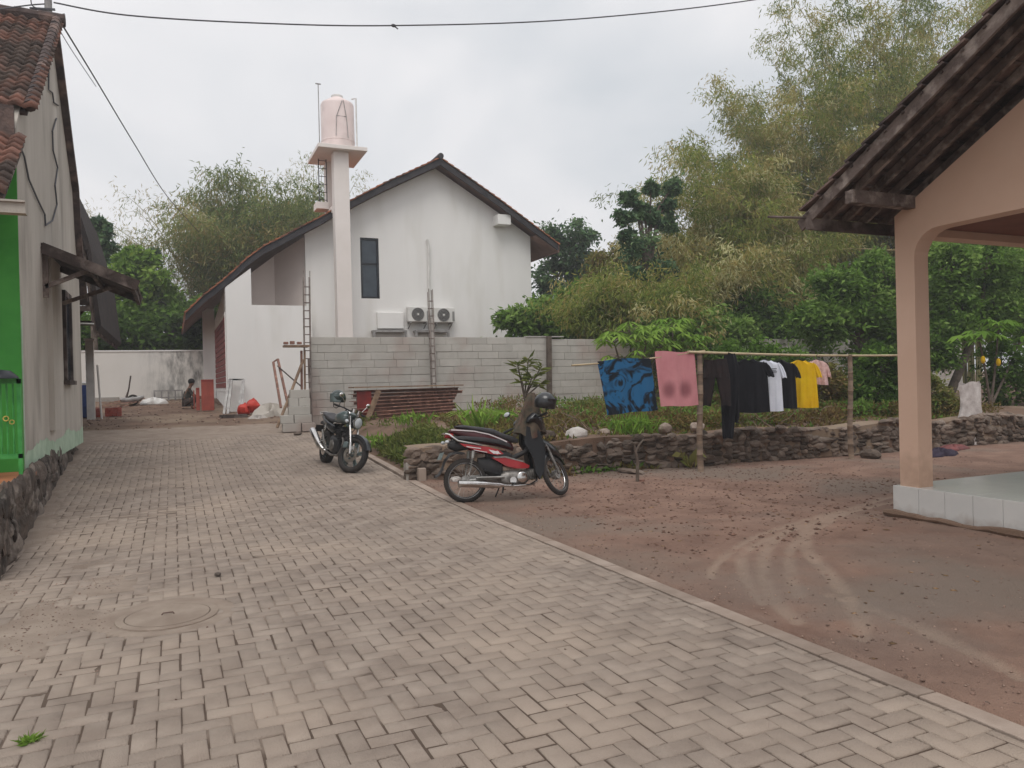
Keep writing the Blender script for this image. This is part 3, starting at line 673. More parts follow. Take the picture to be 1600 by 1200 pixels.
# green railing with gold ornaments
rl = MB(); RX, RY = -1.53, 9.9
for z_, h_ in ((.84, .05), (1.66, .05)): rl.box((-6, RY-.02, z_), (RX, RY+.02, z_+h_))
rl.box((RX-.04, RY-.02, .62), (RX, RY+.02, 1.72))
rl.build("railing", "green_metal", lh)
bars = bpy.data.objects["railing"]
b = MB()
for x in np.arange(-5.9, RX-.06, .058): b.tube([(x, RY, .86), (x, RY, 1.68)], .011, 6)
b.build("railing_bars", "green_metal", bars, kind=None)
b = MB()
for x in np.arange(-5.86, RX-.04, .145):
    b.torus((x-.02, RY-.02, 1.28), .025, .007, 'y', 10, 5); b.torus((x+.035, RY-.02, 1.24), .022, .006, 'y', 10, 5)
b.build("ornaments", "gold", bars)
b = MB(); z_ = 1.74
b.lathe([(0, .10), (.10, .085), (.17, .02), (.175, 0)], (-1.715, 9.86, 1.715), n=20); hb = b.build("dark_cap_hat", "black_frame", None, label="dark round cap lying on top of the green railing", cat="cap", smooth=True); hb.name = "cap"

# ------------------------------------------------------------------ older house behind it with deep dark eaves
oh = T("dark_roofed_house", "older house behind the grey one with dark sagging roof and open eaves", "house", (-3.5, 22, .6))
b = MB(); R1 = atY(118, 296, 19.2); R2 = atY(150, 400, 19.2); R3 = atY(166, 516, 19.2)
slab(b, (-7, 19.2, R1.z+.4), (R1.x-.2, 19.2, R1.z), (R2.x-.15, 19.2, R2.z), (-7, 19.2, R2.z), .01)
b = MB()
for (a, c) in ((R1, R2), (R2, R3)):
    b.add([(a.x, 17.9, a.z), (c.x, 17.9, c.z), (c.x, 24.6, c.z), (a.x, 24.6, a.z), (a.x-.06, 17.9, a.z-.10), (c.x-.08, 17.9, c.z-.10), (c.x-.08, 24.6, c.z-.10), (a.x-.06, 24.6, a.z-.10)], [(0, 1, 2, 3), (4, 7, 6, 5), (0, 4, 5, 1), (1, 5, 6, 2), (2, 6, 7, 3), (3, 7, 4, 0)])
b.box((-7, 17.9, R1.z-.12), (R1.x, 24.6, R1.z)); mat("dark_roof", L(64, 56, 54), L(44, 39, 40), 4, .9, .4, 40); b.build("roof", "dark_roof", oh)
b = MB()
for y_ in np.arange(18.0, 24.6, .55):
    b.beam((R2.x-.12, y_, R2.z-.16), (R3.x-.12, y_, R3.z-.16), .05, .09, (0, 1, 0)); b.beam((R1.x-.1, y_, R1.z-.2), (R2.x-.12, y_, R2.z-.2), .05, .09, (0, 1, 0))
b.beam((-3, 18.3, 3.25), (-1.5, 18.3, 3.3), .09, .11); b.beam((-3, 21, 3.2), (-1.5, 21, 3.2), .09, .11); b.beam((-1.95, 18, 3.9), (-1.95, 24.4, 3.9), .08, .1)
b.beam((-2.6, 18.4, 2.7), (-1.6, 18.4, 3.85), .06, .07); b.beam((-2.6, 20.8, 2.7), (-1.6, 20.8, 3.85), .06, .07); b.build("rafter", "wood_weather", oh)
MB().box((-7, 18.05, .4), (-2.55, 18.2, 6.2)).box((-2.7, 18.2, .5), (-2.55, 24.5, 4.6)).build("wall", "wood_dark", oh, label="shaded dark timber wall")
MB().box((-2.85, 19.3, .5), (-2.71, 19.6, 2.9)).build("post", "plaster_gray", oh)
MB().box((-3.4, 21.2, 1.9), (-2.3, 21.25, 2.9)).build("sheet", "plaster_gray", oh, label="pale grey sheet hung under the eave")
MB().tube([atY(115, 432, 17.9), atY(116, 515, 17.9)], .018, 6).tube([atY(116, 505, 17.9), atY(147, 506, 17.9)], .018, 6).build("pipe", "white_plastic", oh)

# utility post and cables
gx = atY(76, 30, 14.2)
up_ = T("service_mast", "thin grey service mast with insulators at the ridge of the grey house", "mast", (gx.x, 14.2, rZ-.3))
MB().tube([(gx.x, 14.2, rZ-.4), (gx.x, 14.2, rZ+1.3)], .055, 10).build("pole", "gray_steel", up_)
b = MB(); a_ = atY(88, 25, 14.15)
b.beam((gx.x-.25, 14.15, a_.z+.06), (gx.x+.1, 14.15, a_.z+.10), .03, .03); b.lathe([(0, -.03), (.03, -.02), (.018, 0), (.03, .02), (0, .035)], tuple(a_), n=10); b.beam(tuple(a_), tuple(a_+Vector((.12, 0, .05))), .02, .02)
b.build("insulator", "cable", up_)
def cable(name, pts, r, label, Ys):
    P = [atY(x, y, Y) for (x, y), Y in zip(pts, Ys)]; out_ = []
    for i in range(len(P)-1):
        a = P[max(i-1, 0)]; p0 = P[i]; p1 = P[i+1]; d = P[min(i+2, len(P)-1)]
        for k in range(10):
            t = k/10; out_.append(0.5*((2*p0)+(p1-a)*t+(2*a-5*p0+4*p1-d)*t*t+(3*p0-a-3*p1+d)*t**3))
    out_.append(P[-1]); return MB().tube(out_, r, 5).build(name, "cable", None, label, "cable")
cable("overhead_cable", [(84, 4), (200, 24), (400, 36), (615, 40), (900, 30), (1190, -2), (1500, -60)], .013, "long twisted cable sagging across the whole sky", [14.2, 14, 13.8, 13.6, 13.2, 12.8, 12])
k_ = atY(615, 40, 13.6); MB().ell(k_, (.05, .03, .03), 8, 6).tube([k_, k_+Vector((.08, 0, -.05))], .012, 5).build("cable_joint", "cable", None, "small dark splice in the middle of the long overhead cable", "cable splice")
cable("service_cable", [(92, 30), (150, 125), (210, 225), (260, 305), (310, 362)], .014, "service cable falling steeply from the mast to behind the white house", [14.2, 18, 23, 28, 34])
cable("thin_cable", [(86, 34), (110, 75), (150, 135)], .007, "thinner wire beside the steep service cable", [14.2, 16, 18])
cable("side_cable", [(-60, 22), (0, 14), (46, 8), (72, 6)], .011, "short cable leaving the frame left of the mast", [13, 13.6, 14, 14.2])
cable("looped_cable", [(48, -6), (50, 8), (60, 15), (70, 30), (76, 42)], .009, "loose loop of wire beside the mast", [14.1, 14.1, 14.1, 14.2, 14.2])

# ------------------------------------------------------------------ white boundary wall at the back, gate post
bw = T("boundary_wall", "white rendered wall with black mould stains closing the lane", "wall", (-1, 33, 1.1))
wm = mat("mould_wall", L(220, 216, 210), L(214, 210, 203), 1, 0.9)
nt2 = wm.node_tree; bs = nt2.nodes["Principled BSDF"]; cur = bs.inputs["Base Color"].links[0].from_socket; nn_ = nt2.nodes.new; ll_ = nt2.links.new
co = nn_("ShaderNodeTexCoord"); sp = nn_("ShaderNodeSeparateXYZ"); ll_(co.outputs["Object"], sp.inputs[0])
mp_ = nn_("ShaderNodeMapping"); mp_.inputs["Scale"].default_value = (1.6, 1, .55); ll_(co.outputs["Object"], mp_.inputs[0])
nz_ = nn_("ShaderNodeTexNoise"); nz_.inputs["Scale"].default_value = 2.2; nz_.inputs["Detail"].default_value = 8; nz_.inputs["Roughness"].default_value = .65; ll_(mp_.outputs[0], nz_.inputs["Vector"])
m1 = nn_("ShaderNodeMapRange"); m1.inputs[1].default_value = .42; m1.inputs[2].default_value = .62; ll_(nz_.outputs[0], m1.inputs[0])
m2 = nn_("ShaderNodeMapRange"); m2.inputs[1].default_value = -.3; m2.inputs[2].default_value = 1.2; ll_(sp.outputs[0], m2.inputs[0])
m3 = nn_("ShaderNodeMath"); m3.operation = 'MULTIPLY'; ll_(m1.outputs[0], m3.inputs[0]); ll_(m2.outputs[0], m3.inputs[1])
mxx = nn_("ShaderNodeMix"); mxx.data_type = 'RGBA'; mxx.inputs[7].default_value = (*L(128, 126, 122), 1); ll_(cur, mxx.inputs[6]); ll_(m3.outputs[0], mxx.inputs[0]); ll_(mxx.outputs[2], bs.inputs["Base Color"])
MB().box((-12, 33, .9), (3.0, 33.15, 3.06)).build("panel", "mould_wall", bw)
MB().box((-12, 32.97, 3.062), (3.0, 33.18, 3.11)).build("coping", "white_wall", bw)
MB().box((-12, 32.9, 1.0), (-1.9, 32.99, 1.32)).build("footing", "mortar", bw)
gpt = T("gate_post", "slim pale grey gate post beside the blue barrel", "post", (-2.25, 24.9, .75))
q0 = atY(140, 538, 24.6); MB().box((-2.24, 24.6, .7), (-2.04, 24.8, 3.0)).build("shaft", "white_plastic", gpt); MB().box((-2.27, 24.57, 3.0), (-2.01, 24.83, 3.05)).build("cap", "white_wall", gpt)
MB().tube([(-1.88, 24.7, .75), (-1.96, 24.7, 2.3)], .03, 6).build("pale_pole", "white_plastic", None, "thin white pole leaning beside the gate post", "pole")

# ------------------------------------------------------------------ the white house
wh = T("white_house", "large white gabled house with swooping tiled roof behind the block wall", "house", (7, 30, .8))
YV = 26.2; YM = 26.8; YF = 25.8
def A(x, y, Y): q = atY(x, y, Y); return (q.x, q.z)
roofline = [A(290, 489, YV), A(318, 462, YV), A(350, 437, YV), A(368, 421, YV), A(386, 404, YV), A(412, 385, YV), A(440, 371, YV), A(470, 355, YV), A(500, 340, YV), A(525, 326, YV), A(600, 287, YV), A(688, 247, YV)]
right = [A(688, 247, YV), A(780, 312, YV), A(873, 382, YV)]
peak = roofline[-1]
def zr(x, off=0.0):
    P = roofline+right[1:]; return float(np.interp(x, [p[0] for p in P], [p[1] for p in P]))-off
# main gable wall with the window opening left out: pieces butted round it
xa, xb = A(477, 400, YM)[0], A(829, 400, YM)[0]
wx0, wx1, wz0, wz1 = 6.12, 6.78, 4.6, 6.74
zl = 3.72
def strip(x0, x1, z0, Y0, Y1, off=.22, n=10):
    P = [(x0+(x1-x0)*i/n) for i in range(n+1)]; extra = [peak[0]] if x0 < peak[0] < x1 else []
    P = sorted(P+extra); return [(x0, z0), (x1, z0)]+[(x, zr(x, off)) for x in P[::-1]]
b = MB()
b.prism(strip(xa, wx0, .6, YM, 0), YM, YM+.18); b.prism(strip(wx1, 11.74, .6, YM, 0, n=14), YM, YM+.18); b.prism(strip(11.74, xb, zl, YM, 0, n=3), YM, YM+.18)
b.prism(strip(wx0, wx1, wz1, YM, 0, n=3), YM, YM+.18); b.box((wx0, YM, .6), (wx1, YM+.18, wz0))
b.box((xb-.18, YM+.18, zl), (xb, 36, zr(xb, .3))); b.box((11.56, YM+.18, .6), (11.74, 36, zl)); b.box((11.74, YM+.18, zl), (xb-.18, 36, zl+.15))
b.build("gable_wall", "white_wall", wh)
f_ = MB().box((wx0, YM+.02, wz0), (wx0+.07, YM+.10, wz1)).box((wx1-.07, YM+.02, wz0), (wx1, YM+.10, wz1)).box((wx0+.07, YM+.02, wz0), (wx1-.07, YM+.10, wz0+.07)).box((wx0+.07, YM+.02, wz1-.07), (wx1-.07, YM+.10, wz1)).box((wx0+.07, YM+.03, 5.80), (wx1-.07, YM+.09, 5.86)).build("window", "black_frame", wh, label="tall narrow black framed window beside the tower")
MB().box((wx0+.07, YM+.07, wz0+.07), (wx1-.07, YM+.08, wz1-.07)).build("pane", "glass_dark", f_)
# front wing with balcony
x0 = 1.58; x1 = A(392, 430, YF)[0]; x2 = xa+.0
zp = 4.20
b = MB()
b.prism([(x0, .6), (x2, .6), (x2, zp), (x1, zp), (x1, zr(x1, .42))]+[(x0+.3, zr(x0+.3, .34)), (x0, zr(x0, .3))], YF, YF+.15)
b.prism([(YF+.15, .6), (33, .6), (33, 4.3), (YF+.15, zr(x0, .3))], x0, x0+.15, 'x')
b.box((x2-.15, YF+.15, .6), (x2, YM, zp)); b.build("front_wing", "white_wall", wh)
b = MB(); xm = A(433, 440, YM+.6)[0]
b.prism([(x0+.15, 3.6), (xm, 3.6), (xm, zr(xm, .3)), (x0+.15, zr(x0+.15, .3))], YM+1.3, YM+1.4)
b.add([(xm, YM+1.3, 3.6), (xa+.05, YM+.18, 3.6), (xa+.05, YM+.18, zr(xa, .25)), (xm, YM+1.3, zr(xm, .28))], [(0, 1, 2, 3)])
b.box((x0+.15, YF+.15, 3.5), (xa, YM+1.3, 3.58)); b.build("balcony_wall", "balcony_paint", wh, label="pinkish wall at the back of the covered balcony")
# wall further left with the red louvre
b = MB(); b.box((1.12, 32.80, .8), (x0-.012, 32.99, 4.75)); b.build("side_wall", "white_wall", wh)
q0 = 25.95; lv = MB()
lv.box((x0-.03, 26.15, 1.45), (x0-.002, 26.2, 3.98)); lv.box((x0-.03, 32.4, 1.45), (x0-.002, 32.46, 3.98)); lv.box((x0-.03, 26.2, 1.45), (x0-.002, 32.4, 1.52)); lv.box((x0-.03, 26.2, 3.91), (x0-.002, 32.4, 3.98)); lv = lv.build("louvred_shutter", "white_wall", wh)
b = MB()
for k in range(12): b.tv = random.random(); b.box((x0-.040, 26.2, 1.58+k*.19), (x0-.006, 32.4, 1.58+k*.19+.155), jit=.002)
b.build("slat", "red_wood", lv, label="dark red louvre slats", kind=None)
# roof: tiled slopes with dark barge along the front verge
b = MB(); bt = MB()
PL = roofline+right[1:]
for i in range(len(PL)-1):
    (ax_, az_), (bx_, bz_) = PL[i], PL[i+1]
    for (mb, t0, t1, y0, y1) in ((b, .02, .24, YV, YV+.06), (bt, .0, .05, YV+.061, 36.5)):
        mb.add([(ax_, y0, az_-t0), (bx_, y0, bz_-t0), (bx_, y0, bz_-t1), (ax_, y0, az_-t1), (ax_, y1, az_-t0), (bx_, y1, bz_-t0), (bx_, y1, bz_-t1), (ax_, y1, az_-t1)], [(0, 1, 2, 3), (4, 7, 6, 5), (0, 4, 5, 1), (1, 5, 6, 2), (2, 6, 7, 3), (3, 7, 4, 0)])
rf = bt.build("roof", "soffit", wh)
b.build("bargeboard", "fascia", rf)
b = MB()
for i in range(len(PL)-1):
    (ax_, az_), (bx_, bz_) = PL[i], PL[i+1]; d = Vector((bx_-ax_, 0, bz_-az_)); n_ = max(1, int(round(d.length/.26))); 
    nrm = Vector((-d.z, 0, d.x)).normalized(); nrm = nrm if nrm.z > 0 else -nrm
    for k in range(n_):
        p0 = Vector((ax_, 0, az_))+d*(k/n_); p1 = Vector((ax_, 0, az_))+d*((k+1.1)/n_); up_s = bx_ <= peak[0]+.01
        lo, hi = (p0, p1) if up_s else (p1, p0)
        b.tv = random.random()
        a1 = lo+nrm*.055; a2 = hi+nrm*.018
        for (ya, yb) in ((YV-.05, YV+.25), (YV+.25, 30.2), (30.2, 36.5)):
            b.add([(a1.x, ya, a1.z), (a1.x, yb, a1.z), (a2.x, yb, a2.z), (a2.x, ya, a2.z), (lo.x, ya, lo.z-.0), (lo.x, yb, lo.z-.0), (hi.x, yb, hi.z), (hi.x, ya, hi.z)], [(0, 1, 2, 3), (4, 5, 1, 0), (0, 3, 7, 4), (5, 6, 2, 1)])
b.build("clay_tiles", "roof_clay", rf)
b = MB(); b.tube([(peak[0], YV-.08, peak[1]+.06), (peak[0], 36.5, peak[1]+.06)], .11, 10); b.build("ridge_cap", "fascia", rf)
sx, sz = right[-1]
b = MB(); slab(b, (xb+.0, YV+.07, zr(xb, .25)), (sx, YV+.07, sz-.24), (sx, 36.5, sz-.24), (xb, 36.5, zr(xb, .25)), .02); b.box((sx-.03, YV, sz-.30), (sx+.02, 36.5, sz-.02)); b.build("eave_soffit", "soffit", rf)
MB().box((A(780, 350, YV)[0], YV+.1, A(790, 355, YM)[1]), (A(800, 350, YV)[0], YM, A(790, 340, YM)[1])).build("purlin_end", "white_wall", wh)
# small frames and box low on the gable wall
for (x, x_) in ((583, 636), (649, 702)):
    a = A(x, 518, YM-.3); c = A(x_, 530, YM-.3)
    f_ = MB().box((a[0], YM-.35, a[1]-.02), (c[0], YM, a[1]+.05)).box((a[0]-.02, YM-.35, 2.2), (a[0]+.07, YM-.29, a[1]-.02)).box((c[0]-.07, YM-.35, 2.2), (c[0], YM-.29, a[1]-.02)).build("window_hood", "gray_steel", wh)
    MB().box((a[0]+.1, YM-.03, 2.2), (c[0]-.1, YM-.004, a[1]-.08)).build("panel", "white_wall", f_)
a = A(588, 488, YM); c = A(630, 514, YM); MB().box((a[0], YM-.12, c[1]), (c[0], YM-.003, a[1])).build("meter_box", "white_wall", wh, bevel=.02)
ps = [A(668, 374, YM-.1), A(670, 384, YM-.1), A(671, 470, YM-.1), A(672, 527, YM-.1)]
MB().tube([(p[0], YM-.08, p[1]) for p in ps]+[(ps[-1][0], YM-.08, 2)], .045, 8).build("downpipe", "white_plastic", wh)

# air conditioners on the gable wall
def make_ac(x, z):
    t = T("air_conditioner", "", "air conditioner", (x, YM-.2, z))
    MB().bbox((x-.39, YM-.36, z), (x+.39, YM-.08, z+.54), .02).build("casing", "white_plastic", t)
    MB().lathe([(.0, 0), (.21, 0), (.21, -.01), (.225, -.02), (.235, -.0)], (x-.03, YM-.362, z+.27), 'y', 28).build("fan_opening", "dark_grill", t)
    b = MB()
    for r in (.07, .12, .17, .215): b.torus((x-.03, YM-.378, z+.27), r, .004, 'y', 24, 4)
    b.lathe([(0, -.03), (.035, -.025), (.04, 0)], (x-.03, YM-.37, z+.27), 'y', 12); b.build("grille", "white_plastic", t)
    for sx_ in (-.3, .28): MB().beam((x+sx_, YM, z-.03), (x+sx_, YM-.4, z-.03), .04, .04).beam((x+sx_, YM, z-.22), (x+sx_, YM-.36, z-.05), .03, .03).build("bracket", "gray_steel", t)
    MB().box((x+.3, YM-.365, z+.05), (x+.385, YM-.362, z+.4)).build("side_panel", "ac_grey", t)
    return t
q = A(654, 503, YM-.3); t = make_ac(q[0], q[1]); t["label"] = "left air conditioner unit, left of the white downpipe on the gable wall"; t["group"] = "air conditioners on the white gable"
t2 = copy_tree(t); q = A(694, 504, YM-.3); t2.location = (q[0], YM-.2, q[1]); t2["label"] = "right air conditioner unit, right of the white downpipe on the gable wall"

# water tower
wt = T("water_tower", "white twin pillar tower with square platform in front of the gable", "tower", (5.4, 26.2, .8))
Pf = [A(524, 228, 25.75), A(546, 228, 25.75), A(552, 600, 25.75), A(529, 600, 25.75)]
pxa, pxb = 5.05, 5.55; ptop = 9.35
b = MB().box((pxa, 25.65, .6), (pxb, 26.1, ptop)); fp = b.build("front_pillar", "tower_white", wt, bevel=.015)
MB().box((pxa-.02, 26.95, 6.9), (pxa+.38, 27.35, ptop)).build("rear_pillar", "tower_white", wt)
MB().box((4.50, 25.35, ptop), (6.12, 27.5, ptop+.13)).build("platform", "tower_white", wt, bevel=.01)
MB().box((4.62, 26.6, 7.62), (pxa-.025, 27.2, 7.85)).box((pxa-.022, 26.11, 7.4), (pxa+.3, 26.94, 7.62)).build("ledge", "tower_white", wt)
b = MB()
for x in (4.74, 5.0): b.tube([(x, 26.75, 7.85), (x, 26.75, ptop)], .018, 6)
for z in np.arange(7.95, 9.3, .27): b.tube([(4.74, 26.75, z), (5.0, 26.75, z)], .013, 6)
b.build("ladder", "fascia", wt)
q = A(497, 131, 26.9); b = MB().tube([(q[0], 26.9, ptop+.1), (q[0], 26.9, q[1])], .016, 6).tube([(q[0]-.09, 26.9, q[1]), (q[0]+.09, 26.9, q[1])], .022, 6); b.tube([(q[0]-.0, 26.9, ptop+.2), (q[0]+.3, 26.6, ptop+.2)], .02, 6); b.build("vent_pipe", "gray_steel", wt)
q = A(556, 154, 25.9); MB().tube([(q[0], 25.9, ptop+.1), (q[0], 25.9, q[1]), (q[0]-.12, 26.0, q[1])], .026, 8).build("overflow_pipe", "white_plastic", wt)
tk = T("water_tank", "pale pink cylindrical water tank on the tower platform", "water tank", (5.36, 26.4, ptop+.131))
z_ = ptop+.131; R_ = .56
MB().lathe([(0, 0), (R_, 0), (R_, .36), (R_+.012, .37), (R_+.012, .40), (R_, .41), (R_, 1.62), (R_-.03, 1.70), (.22, 1.88), (.2, 1.9)], (5.36, 26.4, z_), n=40).build("body", "tank_pink", tk, smooth=True)
MB().lathe([(.2, 1.9), (.2, 1.97), (.15, 2.0), (0, 2.0)], (5.36, 26.4, z_), n=24).build("lid", "white_plastic", tk, smooth=True)
b = MB()
cx_, cy_ = 5.36, 26.4
def tp(a, z): return (cx_+(R_+.02)*sin(a), cy_-(R_+.02)*cos(a), z_+z)
b.tube([tp(-.30, .45), tp(-.26, 1.1), tp(.1, 1.66)], .010, 5); b.tube([tp(.42, .42), tp(.34, 1.1), tp(.16, 1.66)], .010, 5); b.tube([tp(-.26, 1.12), tp(.34, 1.12)], .009, 5)
b.build("pipe", "gray_steel", tk)

# ------------------------------------------------------------------ wall of light concrete blocks
def block_wall(name, label, xs0, xs1, Y, z0, z1, mort=True, th=.1):
    t = T(name, label, "wall", ((xs0+xs1)/2, Y, z0)); b = MB(); r = 0; z = z1-.2
    while z > z0-.2:
        off = random.uniform(.1, .5) if r else .0; x = xs0-off
        while x < xs1:
            l_ = .6; a = max(x, xs0)+.003; c = min(x+l_, xs1)-.003
            if c-a > .03:
                b.tv = random.random(); dy = random.uniform(-.006, .006); b.bbox((a, Y+dy, z+.004), (c, Y+.1, z+.196+random.uniform(-.003, .001)), .004)
            x += l_
        z -= .2; r += 1
    b.build("blocks", "aac", t)
    MB().box((xs0+.004, Y+.012, z0-.3), (xs1-.004, Y+.09, z1-.01)).build("mortar", "mortar", t)
    return t
block_wall("block_wall", "long grey concrete block wall behind the rusty stack and the sapling", 3.2, 9.85, 19.8, .3, 2.8)
block_wall("block_wall", "lower stretch of grey block wall right of the weathered post, running behind the laundry", 9.95, 27.5, 19.83, .3, 2.75)
MB().box((9.2, 19.78, 2.80), (10.4, 19.93, 2.83)).build("wall_plank", "aac", None, "thin flat slab lying on top of the block wall near the post", "slab")

# ------------------------------------------------------------------ retaining wall of rough stone along the yard
sw = T("stone_wall", "low dry stone retaining wall between the yard and the overgrown plot", "wall", (9, 11.4, 0))
def swy(x): return 11.30+(-.35*sstep(6.0, 8.5, x)-.25*sstep(9, 12, x))*1.0
masonry("stones", 3.32, 17.5, lambda x: float(swy(x)), lambda x: 0.0, lambda x: .50+.05*sin(x*2.1)+.06*sin(x*.9)+.07*random.uniform(-1, 1), "stone", sw, rs=(.15, .085), seed=11, skip=.10)
b = MB(); xs_ = np.arange(3.3, 17.6, .16)
for i in range(len(xs_)-1):
    z1_ = .54+.03*sin(xs_[i]*2.1); z2_ = .54+.03*sin(xs_[i+1]*2.1); ya, yb = float(swy(xs_[i])), float(swy(xs_[i+1])); j0 = random.uniform(-.015, .015)
    b.add([(xs_[i], ya+.025+j0, z1_), (xs_[i+1], yb+.025+j0, z2_), (xs_[i+1], yb+.5, z2_+.02), (xs_[i], ya+.5, z1_+.02), (xs_[i], ya+.015, 0), (xs_[i+1], yb+.015, 0), (xs_[i+1], yb+.5, 0), (xs_[i], ya+.5, 0), ], [(0, 1, 2, 3), (0, 4, 5, 1)])
for v_ in b.v: pass
b.build("core", "soil", sw)
b = MB()
for i in range(3, 7): pass
for k in range(62):
    x = 7.4+k*.165+random.uniform(-.03, .03)
    if x > 17.4: break
    b.tv = random.uniform(.4, 1.5)
    if random.random() < .7: b.rock((x, float(swy(x))+.06+random.uniform(-.06, .06), .55+.05*sin(x*2.1)), (random.uniform(.07, .17), .12, random.uniform(.03, .07)))
b.build("coping", "stone", sw)
for q in range(5):
    MB().add([], [])
# kerb end blocks
b = MB(); b.bbox((3.36, 11.18, -.02), (3.48, 11.32, .27), .01); b.build("marker_stone", "kerb", None, "squat concrete stub at the left end of the stone wall", "stub")
b = MB(); b.bbox((3.20, 11.3, -.02), (3.32, 11.46, .36), .01); b.build("marker_stone", "mortar", None, "taller dark stub behind the squat one where kerb meets stone wall", "stub")

# ------------------------------------------------------------------ veranda house on the right
vh = T("veranda_house", "peach coloured veranda house with dark timber roof and white tiled platform", "house", (10, 2, 0))
X0 = 7.15; YB = 5.98; ZP = .32; ZB = 3.03
MB().box((X0+.012, -4, -.15), (15, YB-.012, ZP-.012)).build("platform", "grout", vh)
b = MB(); 
for k in range(34):
    y1 = YB-k*.30; b.tv = random.random(); b.bbox((X0, y1-.298, -.03), (X0+.014, y1-.002, ZP-.002), .001)
b2 = MB()
for i in range(26):
    for k in range(34):
        b2.tv = random.random(); b2.box((X0+i*.3+.001, YB-k*.3-.299, ZP-.012), (X0+i*.3+.299, YB-k*.3-.001, ZP+random.uniform(-.0005, .0005)))
b3 = MB()
for i in range(26): b3.box((X0+i*.3+.002, YB, -.03), (X0+i*.3+.298, YB+.012, ZP-.003))
b.build("riser_tiles", "tile_white", vh); b2.build("floor_tiles", "tile_white", vh); b3.build("rear_tiles", "tile_white", vh)
b = MB(); P_ = [(X0-.035+random.uniform(-.02, .015), 6.06-k*.13, .012+random.uniform(-.012, .018)) for k in range(78)]
b.tube(P_, [.035+random.uniform(-.01, .014) for _ in P_], 7); b.build("footing", "soil", vh, smooth=True)
# corner pillar, beam with rounded corner, gable wall
pw = .23
RXB = 6.32; 
def rz(y): return 3.205+(6.28-y)*.567
b = MB()
arc = [(YB-.05-pw-.28+.28*cos(a), ZB-.28+.28*sin(a)) for a in np.linspace(0, pi/2, 8)]
YR = 1.15; wallp = [(YB-.05, ZP), (YB-.05, rz(YB)-.13)]
top_w = [(YB-.05, rz(YB)-.16), (YR, rz(YR)-.16), (-3.8, rz(YR)-.16-(YR+3.8)*.567)]
poly = [(YB-.05, ZP), (YB-.05, rz(YB-.05)-.17), (YR, rz(YR)-.17), (-3.8, rz(YR)-.17-(YR+3.8)*.567), (-3.8, ZB)]+arc[::-1]+[(YB-.05-pw, ZP)]
b.prism(poly, X0+.04, X0+.04+pw-.02, 'x'); b.build("gable_wall", "peach", vh)
b = MB(); b.box((X0+.04+pw-.018, YB-.05-.2, ZB-.03), (15, YB-.05, rz(YB)-.2)); b.build("rear_beam", "peach", vh)
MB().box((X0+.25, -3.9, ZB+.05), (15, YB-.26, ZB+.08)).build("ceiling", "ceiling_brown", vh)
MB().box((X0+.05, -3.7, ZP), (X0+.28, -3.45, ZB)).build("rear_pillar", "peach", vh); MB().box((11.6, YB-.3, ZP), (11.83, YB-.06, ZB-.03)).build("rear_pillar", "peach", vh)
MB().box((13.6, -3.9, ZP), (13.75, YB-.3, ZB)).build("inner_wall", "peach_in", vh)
# roof
rf = MB(); dl = Vector((0, YR-6.28, rz(YR)-rz(6.28))); 
def rp(x, s, h=0):   # s metres up the slope from the eave
    d = Vector((0, -1, .567)).normalized(); n_ = Vector((0, .567, 1)).normalized()
    return Vector((x, 6.28, 3.205))+d*s+n_*h
LS = dl.length
slab(rf, rp(RXB, -.03, .095), rp(15, -.03, .095), rp(15, LS, .095), rp(RXB, LS, .095), .02)
slab(rf, rp(RXB, LS, .095), rp(15, LS, .095), (15, -4.6, rz(YR)-(YR+4.6)*.567+.1), (RXB, -4.6, rz(YR)-(YR+4.6)*.567+.1), .02)
rf = rf.build("roof", "mossy_tile", vh)
b = MB()
b.beam(rp(RXB-.01, -.12, .025), rp(RXB-.01, LS, .025), .03, .125, (0, .5, 1)); b.build("bargeboard", "wood_weather", rf, label="weathered grey barge board along the roof verge")
b = MB()
for x in [RXB+.24, RXB+.5, RXB+.78]+list(np.arange(RXB+1.1, 14.8, .5)): b.beam(rp(x, -.08, .02), rp(x, LS, .02), .045, .08, (0, .5, 1))
b.build("rafter", "wood_weather", rf)
b = MB()
for s_ in np.arange(.05, LS, .23): b.beam(rp(RXB-.04, s_, .07), rp(14.9, s_, .07), .03, .022, (0, .5, 1))
b.build("batten", "wood_dark", rf)
b = MB()
for k in range(int(LS/.24)+1):
    b.tv = random.random(); s_ = k*.24
    for x in (RXB-.07, RXB+.13, RXB+.33):
        P = [rp(x, s_, .155+random.uniform(-.006, .006)), rp(x+.205, s_, .155), rp(x+.205, s_+.28, .118), rp(x, s_+.28, .118)]; slab(b, *P, .022)
b.build("verge_tiles", "mossy_tile", rf)
q = atX(1325, 302, 6.28); MB().beam((6.30, 5.72, 3.335), (X0+.05, 5.72, 3.335), .10, .13).build("purlin", "wood_weather", vh)
MB().box((6.25, 6.22, 3.1), (15, 6.26, 3.22)).build("eave_board", "wood_dark", rf)
MB().tube([(6.3, 6.3, 3.24), (5.95, 6.5, 3.27)], .014, 6).build("stick", "wood_dark", rf)
